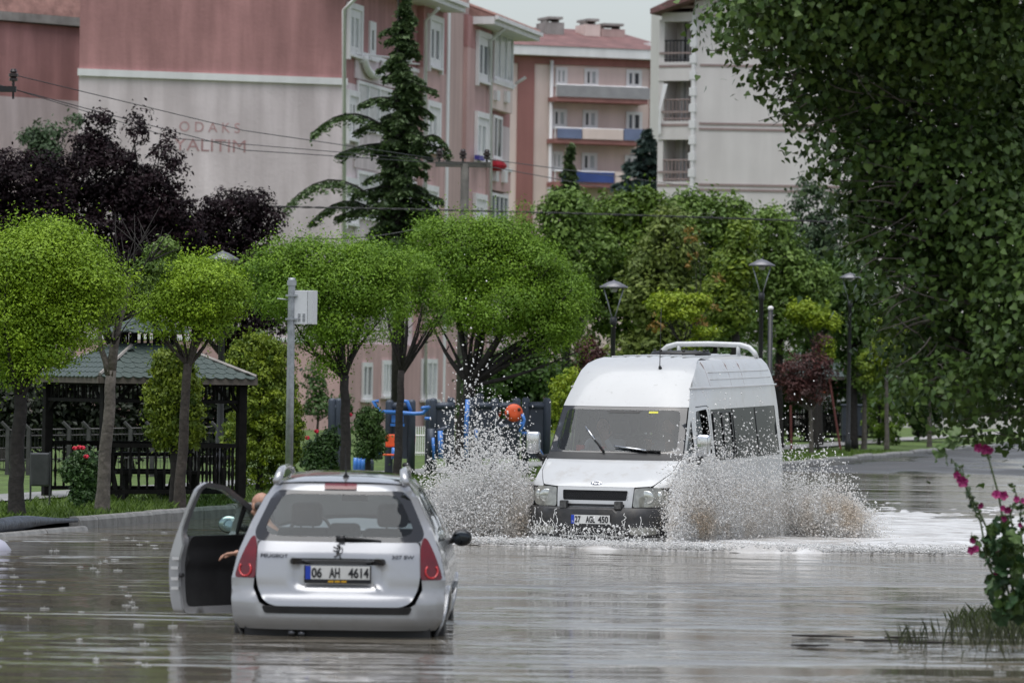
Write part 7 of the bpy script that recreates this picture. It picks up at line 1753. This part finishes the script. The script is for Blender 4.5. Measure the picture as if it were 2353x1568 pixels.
def spray(name, label, n_bulk, n_jet, base, top_tab, Dfn, mud, seed, xw, org):
    g = np.random.default_rng(seed)
    tx = np.array([a for a, b in top_tab], float); ty = np.array([b for a, b in top_tab], float)
    # bulk cloud, thickest low down
    x1 = g.choice(len(xw), n_bulk, p=np.array([w for *_, w in xw]) / sum(w for *_, w in xw))
    xa = np.array([a for a, b, w in xw])[x1]; xb = np.array([b for a, b, w in xw])[x1]
    x = xa + (xb - xa) * g.random(n_bulk)
    lump = 1 + .22 * np.sin(x * .11 + 1) + .16 * np.sin(x * .31 + 2) + .1 * np.sin(x * .83)
    h = np.abs(g.normal(0, .48, n_bulk)) * lump
    y = base - h * (base - np.interp(x, tx, ty))
    x = x + g.normal(0, 9, n_bulk) * (h + .2)
    # ragged jets flung from the wheels
    nj = 260; jo = g.integers(0, len(org), nj); ang = np.array([g.uniform(*org[k][2]) for k in jo]); Lj = np.array([org[k][3] for k in jo]) * (.45 + .6 * g.random(nj))
    ji = g.integers(0, nj, n_jet); u = g.random(n_jet) ** .6
    ox = np.array([org[k][0] for k in jo])[ji]; oy = np.array([org[k][1] for k in jo])[ji]
    ca = np.cos(np.radians(ang))[ji]; sa = np.sin(np.radians(ang))[ji]; L = Lj[ji]
    spread = 3 + 16 * u
    xj = ox + ca * L * u + g.normal(0, 1, n_jet) * spread; yj = oy - sa * L * u + .22 * L * u * u + g.normal(0, 1, n_jet) * spread
    x = np.concatenate([x, xj]); y = np.concatenate([y, yj]); hh = np.concatenate([h, u * 1.2])
    ok = y < base + 4; x, y, hh = x[ok], y[ok], hh[ok]; n = len(x)
    D = Dfn(x, g)
    P = Wn(x, y, D); P[:, 2] = np.maximum(P[:, 2], .01)
    r = np.clip(np.exp(g.normal(math.log(.0038), .5, n)) * (.8 + .55 * np.clip(hh, 0, 1.4)), .0022, .0125)
    m = np.zeros(n)
    for (mx, my, rx, ry, w) in mud: m = np.maximum(m, w * np.exp(-((x - mx) / rx) ** 2 - ((y - my) / ry) ** 2))
    m = m * np.clip(.75 + .9 * fnoise(x / 40, y / 40, 17), .1, 1.3)
    m = np.clip(m + g.normal(0, .10, n), 0, 1)[:, None]
    col = CL * (1 - m) + MUD * m
    col = col * (.95 + .05 * g.random(n)[:, None])
    col = np.clip(col, 0, .975); big_ = r > .0085
    V, T, C = drops(P[big_], r[big_], col[big_], seed)
    V2_, T2_, C2_ = drops(P[~big_], r[~big_] * 1.25, col[~big_], seed, tet=True)
    T = np.concatenate([T, T2_ + len(V)]); V = np.concatenate([V, V2_]); C = np.concatenate([C, C2_])
    return tag(link(name, np_mesh(name, V, T, C), m_spray), label, 'spray', kind='stuff')
spray('spray', 'white fan of spray thrown up left of the minibus in front of the gym', 34000, 28000, 1250, [(930, 1245), (960, 1200), (985, 1110), (1020, 1040), (1050, 1000), (1085, 985), (1120, 1010), (1150, 1040), (1190, 1060), (1222, 1120), (1235, 1180)],
      lambda x, g: 59.9 + g.normal(0, .28, len(x)) - (1225 - x) * .0012, [(1205, 1190, 34, 60, .55), (1160, 1230, 60, 30, .3)], 91, [(940, 1000, .05), (1000, 1080, .2), (1080, 1150, .32), (1150, 1228, .43)], [(1215, 1235, (100, 150), 330), (1200, 1240, (120, 172), 270)])
def right_D(x, g):
    s_ = np.interp(x, [1500, 1545, 1815, 2050], [58.7, 58.9, 63.2, 63.2]); return s_ - .12 - np.abs(g.normal(0, .38, len(x)))
spray('spray', 'wide muddy curtain of spray along the near side of the minibus', 62000, 40000, 1262, [(1520, 1240), (1545, 1150), (1575, 1085), (1610, 1070), (1650, 1062), (1690, 1080), (1730, 1090), (1780, 1092), (1820, 1085), (1860, 1100), (1900, 1108), (1940, 1130), (1975, 1160), (2000, 1215), (2060, 1255)],
      right_D, [(1600, 1200, 50, 40, .85), (1680, 1215, 60, 26, .5), (1920, 1185, 75, 42, .75), (1880, 1160, 40, 30, .5), (1560, 1215, 25, 40, .5)], 92, [(1535, 1600, .16), (1600, 1700, .25), (1700, 1800, .26), (1800, 1900, .20), (1900, 1985, .12), (1985, 2060, .02)], [(1565, 1235, (20, 95), 210), (1600, 1235, (35, 100), 260), (1850, 1240, (25, 110), 165), (1900, 1240, (10, 70), 130)])
# fine mist of tiny droplets in the thick of the spray
def mist(label, n, lst, dfn, seed):
    g = np.random.default_rng(seed); w = np.array([a[2] * a[3] for a in lst], float); k = g.choice(len(lst), n, p=w / w.sum()); q = np.array(lst, float)[k]
    x = q[:, 0] + g.normal(0, .55, n) * q[:, 2]; y = q[:, 1] + g.normal(0, .55, n) * q[:, 3]; ok = y < 1262; x, y = x[ok], y[ok]
    P = Wn(x, y, dfn(x, g)); P[:, 2] = np.maximum(P[:, 2], .01); c = np.tile(CL, (len(P), 1)) * (1 - .16 * g.random((len(P), 1)) * np.array([.6, 1, 1.5]))
    V, T, C = drops(P, np.clip(np.exp(g.normal(math.log(.0033), .3, len(P))), .002, .006), c, seed, .4, tet=True)
    return tag(link('mist', np_mesh('mist', V, T, C), m_spray), label, 'mist', kind='stuff')
mist('fine white mist in the spray left of the minibus', 46000, [(1180, 1180, 48, 60), (1125, 1205, 62, 46), (1060, 1225, 60, 26)], lambda x, g: 59.7 + g.normal(0, .2, len(x)), 96)
mist('fine pale mist in the spray along the near side of the minibus', 80000, [(1600, 1165, 60, 55), (1690, 1170, 75, 58), (1790, 1180, 80, 55), (1880, 1185, 65, 48), (1950, 1220, 50, 30)], right_D, 97)
# low froth along the bow wave
n = 26000; x = g.uniform(960, 2300, n); y = np.interp(x, [a for a, b in front_px], [b for a, b in front_px]) - np.abs(g.normal(0, 9, n)) - 1
D = np.interp(x, [a for a, b in front_px], [G(a, b).y for a, b in front_px]) + np.abs(g.normal(0, .5, n)); P = Wn(x, y, D); keep = P[:, 2] < .5; P = P[keep]; P[:, 2] = np.abs(P[:, 2]) * .8 + .02
V, T, C = drops(P, np.clip(np.exp(g.normal(math.log(.006), .4, len(P))), .003, .015), np.tile(CL * .92, (len(P), 1)), 93, tet=True)
tag(link('froth', np_mesh('froth', V, T, C), m_spray), 'white froth along the front of the bow wave', 'froth', kind='stuff')
# water running off the bumper
mb = MB(); rnd = random.Random(8)
for i in range(46):
    x = rnd.uniform(-.85, .92); z = rnd.uniform(.42, .70); pts = []
    if abs(x) < .34 and z > .46: z = .46
    xx = x
    for k in range(rnd.randint(4, 9)):
        Xv, Yv, Zv = v_bump(max(-.93, min(.93, xx)), max(.31, z)); pts.append((Xv, Yv - .025 - rnd.uniform(0, .05), z)); z -= rnd.uniform(.012, .05); xx += rnd.uniform(-.03, .03)
    mb.tube(pts, [rnd.uniform(.002, .0065) for _ in pts], 5)
V, T, C = drops(np.array([v_bump(rnd.uniform(-.9, .95), rnd.uniform(.31, .5)) for _ in range(700)]) - np.array([0, .05, 0]) + g.normal(0, .03, (700, 3)), np.clip(np.exp(g.normal(math.log(.006), .5, 700)), .003, .016), np.tile(CL, (700, 1)), 94)
o = mb.build('running_water', mat('running_water', (.72, .72, .70), .15, spec=.6), smooth=True); o.matrix_world = Matrix.Translation(van.location) @ van.rotation_euler.to_matrix().to_4x4()
tag(o, 'streaks of water running down the black minibus bumper', 'water streaks', kind='stuff')
o2 = link('splash_drops', np_mesh('splash_drops', V, T, C), m_spray); o2.matrix_world = o.matrix_world.copy(); tag(o2, 'droplets splashing round the foot of the minibus bumper', 'droplets', kind='stuff')
# rain hitting the flood
pts = []
for _ in range(70):
    x = rnd.uniform(-10, 430) if rnd.random() < .62 else rnd.uniform(430, 2352); y = 1222 + (1568 - 1222) * rnd.random() ** 1.7; pts.append(G(x, y))
MBr = MB()
for p in pts:
    h = rnd.uniform(.012, .04); w = rnd.uniform(.001, .002)
    MBr.tube([p, p + Vector((rnd.uniform(-.004, .004), 0, h * .7)), p + Vector((rnd.uniform(-.006, .006), 0, h))], [w * 1.3, w, w * .6], 5)
    rr = rnd.uniform(.02, .05); MBr.tube([(p.x + rr * math.cos(a), p.y + rr * math.sin(a), .003) for a in np.linspace(0, 6.283, 13)], .0012, 4, cap=False)
tag(MBr.build('rain_splashes', mat('splash_water', (.66, .68, .68), .12, spec=.6), smooth=True), 'small splashes where raindrops hit the flood water', 'rain', kind='stuff')
# leaves and twigs afloat
mb = MB()
for (x, y, L) in ((2020, 1473, .55), (2080, 1466, .35), (1890, 1463, .5), (1860, 1484, .3), (2140, 1478, .4)):
    p = G(x, y); pp = [p + Vector((u * L, rnd.uniform(-.05, .05), .012)) for u in (-.5, -.2, .1, .5)]; m2 = MB(); m2.tube(pp, [.006, .012, .010, .004], 5); tag(m2.build('floating_twig', m_bark_d, smooth=True), ['dark twig afloat left of the drowned weeds', 'dark twig afloat nearest the drowned weeds', 'longer dark twig afloat in the open water', 'short dark twig afloat in the open water', 'dark twig afloat just before the drowned weeds'][[2020, 2080, 1890, 1860, 2140].index(x)], 'twig', 'floating twigs')
# pale plastic tub drifting at the left edge
p = G(-18, 1262); mb = MB(); mb.lathe([(.30, -.12), (.36, -.02), (.27, .10), (.14, .17), (.02, .19)], 20, Matrix.Translation((p.x - .12, p.y, 0)) @ Matrix.Diagonal((1, 1, .95, 1)))
tag(mb.build('plastic_tub', mat('lilac_plastic', (.42, .42, .50), .35), smooth=True), 'pale lilac upturned tub cut by the left edge beside the low kerb', 'tub')

# ------------------------------------------------------------------ people
m_skin = mat('skin', (.42, .23, .16), .5, var=.12, vscale=20)
m_hair = mat('grey_hair', (.10, .09, .085), .8, var=.3, vscale=40)
m_hairk = mat('black_hair', (.012, .010, .009), .6, var=.3, vscale=40)
def capsule(mb, p, q, r0, r1):
    p, q = Vector(p), Vector(q); mb.tube([p.lerp(q, t) for t in (0, .25, .5, .75, 1)], [r0 + (r1 - r0) * t for t in (0, .25, .5, .75, 1)], 10); mb.ball(p, r0, 10, 8); mb.ball(q, r1, 10, 8)
def fuse(mb, name, m, parent, voxel=.008, sm=4):
    o = mb.build(name, m, parent, True)
    r = o.modifiers.new('fuse', 'REMESH'); r.mode = 'VOXEL'; r.voxel_size = voxel; r.use_smooth_shade = True
    s_ = o.modifiers.new('soften', 'SMOOTH'); s_.iterations = sm; s_.factor = .5
    return o
def head_prims(mb, c, fwd, up=Vector((0, 0, 1)), k=1.0):
    fwd = Vector(fwd).normalized(); rt = fwd.cross(up).normalized(); up = rt.cross(fwd)
    B = Matrix((rt, fwd, up)).transposed().to_4x4(); B.translation = Vector(c)
    def e(o, r, n=14, m=10):
        M = B @ Matrix.Translation(Vector(o) * k) @ Matrix.Diagonal((*[v * k for v in r], 1)); mb.lathe([(max(1e-3, math.sin(math.pi * i / m)), -math.cos(math.pi * i / m)) for i in range(m + 1)], n, M)
    e((0, -.012, .03), (.077, .098, .085)); e((0, .03, -.045), (.058, .062, .07)); e((0, .045, -.085), (.03, .03, .025))      # skull, jaw, chin
    e((0, .096, -.012), (.013, .022, .026)); e((0, .088, .022), (.045, .02, .012)); e((0, .082, -.055), (.025, .014, .009))   # nose, brow, mouth
    for s_ in (-1, 1): e((s_ * .078, -.008, -.005), (.010, .022, .034)); e((s_ * .03, .078, .005), (.014, .012, .009)); e((s_ * .045, .062, -.03), (.022, .02, .022))
    return B
def eyes_hair(B, parent, hair_m, bald=False, k=1.0):
    mb = MB()
    for s_ in (-1, 1): mb.ball(B @ Vector((s_ * .03, .086, .006)), .008, 8, 6)
    mb.build('eyes', m_plateblk, parent, True)
    mb = MB()
    def e(o, r, n=14, m=8): M = B @ Matrix.Translation(o) @ Matrix.Diagonal((*r, 1)); mb.lathe([(max(1e-3, math.sin(math.pi * i / m)), -math.cos(math.pi * i / m)) for i in range(m + 1)], n, M)
    if bald: e((-.045, -.045, -.005), (.040, .052, .035)); e((.045, -.045, -.005), (.040, .052, .035)); e((0, -.072, -.015), (.06, .042, .04))
    else: e((0, -.03, .05), (.084, .094, .075)); e((0, -.06, .0), (.078, .06, .07))
    fuse(mb, 'hair', hair_m, parent, .008, 3)
def hand_prims(mb, wrist, dirv, palm_n, k=1.0, curl=.5, left=True):
    d = Vector(dirv).normalized(); n = Vector(palm_n).normalized(); s_ = d.cross(n).normalized(); n = s_.cross(d); w = Vector(wrist)
    for t in (-.03, -.01, .01, .03): capsule(mb, w + d * .01 * k + s_ * t * .7 * k, w + d * .085 * k + s_ * t * k, .014 * k, .012 * k)
    for i, (t, L) in enumerate(((-.032, .068), (-.011, .08), (.011, .075), (.032, .058))):
        a = w + d * .088 * k + s_ * t * 1.05 * k; b = a + (d * (1 - curl * .25) + n * curl * .45 + s_ * t * 3).normalized() * L * .5 * k; c = b + (d * (1 - curl) + n * (curl * 1.1)).normalized() * L * .5 * k
        capsule(mb, a, b, .0095 * k, .0088 * k); capsule(mb, b, c, .0088 * k, .0072 * k)
    sg = -1 if left else 1
    a = w + d * .03 * k + s_ * sg * .03 * k; b = a + (d * .6 + s_ * sg * .75 + n * .2).normalized() * .045 * k; c = b + (d * .9 + s_ * sg * .25 + n * .3).normalized() * .035 * k
    capsule(mb, a, b, .013 * k, .011 * k); capsule(mb, b, c, .011 * k, .0085 * k)
def person(label, parent_m, hips, chest, neck, head, face, arms, legs, shirt_m, trouser_m, hair_m, bald=False, sleeve='short', lean=None):
    t = thing('person', label, 'person', (0, 0, 0)); t.matrix_world = parent_m
    hips, chest, neck, head = map(Vector, (hips, chest, neck, head))
    mb = MB(); B = head_prims(mb, head, face); capsule(mb, neck - Vector((0, 0, .03)), head - Vector((0, 0, .06)), .058, .052)
    capsule(mb, chest, neck - Vector((0, 0, .04)), .09, .06)
    for (sh, el, wr, hd, pn, left) in arms:
        capsule(mb, sh, el, .046, .038); capsule(mb, el, wr, .038, .026); hand_prims(mb, wr, hd, pn, 1.0, .55, left)
    body = fuse(mb, 'body', m_skin, t, .0055, 3)
    eyes_hair(B, t, hair_m, bald)
    mb = MB(); ax = Vector((1, 0, 0))
    if lean: ax = Vector(lean).normalized()
    for s_ in (-1, 1):
        capsule(mb, hips + ax * s_ * .07, chest + ax * s_ * .085, .115, .115); capsule(mb, chest + ax * s_ * .08, neck + ax * s_ * .09 - Vector((0, 0, .075)), .115, .07)
    for (sh, el, wr, hd, pn, left) in arms:
        capsule(mb, sh, Vector(sh).lerp(Vector(el), .75 if sleeve == 'short' else 1), .066, .056)
        if sleeve == 'long': capsule(mb, el, Vector(el).lerp(Vector(wr), .9), .054, .038)
        capsule(mb, neck + (Vector(sh) - neck) * .5 - Vector((0, 0, .05)), sh, .07, .066)
    fuse(mb, 'shirt', shirt_m, t, .012, 4)
    mb = MB()
    for (hp, kn, ft_) in legs: capsule(mb, hp, kn, .088, .062); capsule(mb, kn, ft_, .06, .042)
    capsule(mb, hips - ax * .08, hips + ax * .08, .12, .12); fuse(mb, 'trousers', trouser_m, t, .014, 4)
    mb = MB()
    for (hp, kn, ft_) in legs: f = Vector(ft_); capsule(mb, f + Vector((0, -.03, -.03)), f + Vector((0, .14, -.05)), .045, .036)
    fuse(mb, 'shoes', m_trim, t, .012, 3)
    return t
m_dsh = mat('dark_shirt', (.04, .042, .05), .8, var=.2, vscale=15); m_wsh = mat('white_shirt', (.55, .56, .58), .8, var=.12, vscale=12); m_gsh = mat('grey_shirt', (.20, .21, .23), .8, var=.15, vscale=12); m_trou = mat('dark_trousers', (.025, .027, .035), .85, var=.2, vscale=12)
bpy.context.view_layer.update()
Msil = Matrix.Translation(silver.location) @ silver.rotation_euler.to_matrix().to_4x4()
person('bald person in a dark shirt leaning out of the open door of the silver car', Msil, (-.42, 2.32, .62), (-.60, 2.30, .93), (-.72, 2.33, 1.12), (-.765, 2.37, 1.24), (-.55, .85, -.35),
       [((-.80, 2.22, 1.0), (-.86, 2.02, .82), (-.93, 1.86, .865), (-1.0, -.25, -.12), (0, -.15, -1), True), ((-.50, 2.45, 1.0), (-.45, 2.70, .85), (-.40, 2.85, .98), (.2, 1, .1), (0, 0, -1), False)],
       [((-.48, 2.35, .60), (-.60, 2.75, .62), (-.62, 2.85, .34)), ((-.36, 2.35, .60), (-.36, 2.78, .62), (-.36, 2.95, .34))], m_dsh, m_trou, m_hair, True, lean=(.25, .95, .1))
Mvan = Matrix.Translation(van.location) @ van.rotation_euler.to_matrix().to_4x4()
person('driver in a grey shirt holding the wheel behind the minibus windscreen', Mvan, (.42, 1.95, .98), (.42, 1.94, 1.32), (.42, 1.90, 1.55), (.42, 1.85, 1.68), (-.1, -1, -.08),
       [((.62, 1.90, 1.46), (.66, 1.70, 1.27), (.58, 1.54, 1.44), (-.1, -.6, .5), (0, -1, 0), True), ((.22, 1.90, 1.46), (.18, 1.70, 1.27), (.27, 1.54, 1.46), (.1, -.6, .5), (0, -1, 0), False)],
       [((.50, 1.92, .95), (.52, 1.5, 1.0), (.52, 1.35, .55)), ((.34, 1.92, .95), (.32, 1.5, 1.0), (.32, 1.35, .55))], m_gsh, m_trou, m_hair)
person('dark-haired passenger in a white shirt with a raised hand in the minibus', Mvan, (-.42, 1.95, .98), (-.42, 1.93, 1.32), (-.44, 1.88, 1.55), (-.45, 1.82, 1.68), (.15, -1, -.05),
       [((-.22, 1.88, 1.46), (-.20, 1.66, 1.28), (-.34, 1.62, 1.52), (-.2, .1, 1), (0, 1, 0), True), ((-.64, 1.88, 1.46), (-.70, 1.68, 1.25), (-.55, 1.52, 1.24), (.6, -.6, 0), (0, 0, -1), False)],
       [((-.34, 1.92, .95), (-.34, 1.5, 1.0), (-.34, 1.35, .55)), ((-.50, 1.92, .95), (-.52, 1.5, 1.0), (-.52, 1.35, .55))], m_wsh, m_trou, m_hairk, sleeve='long')
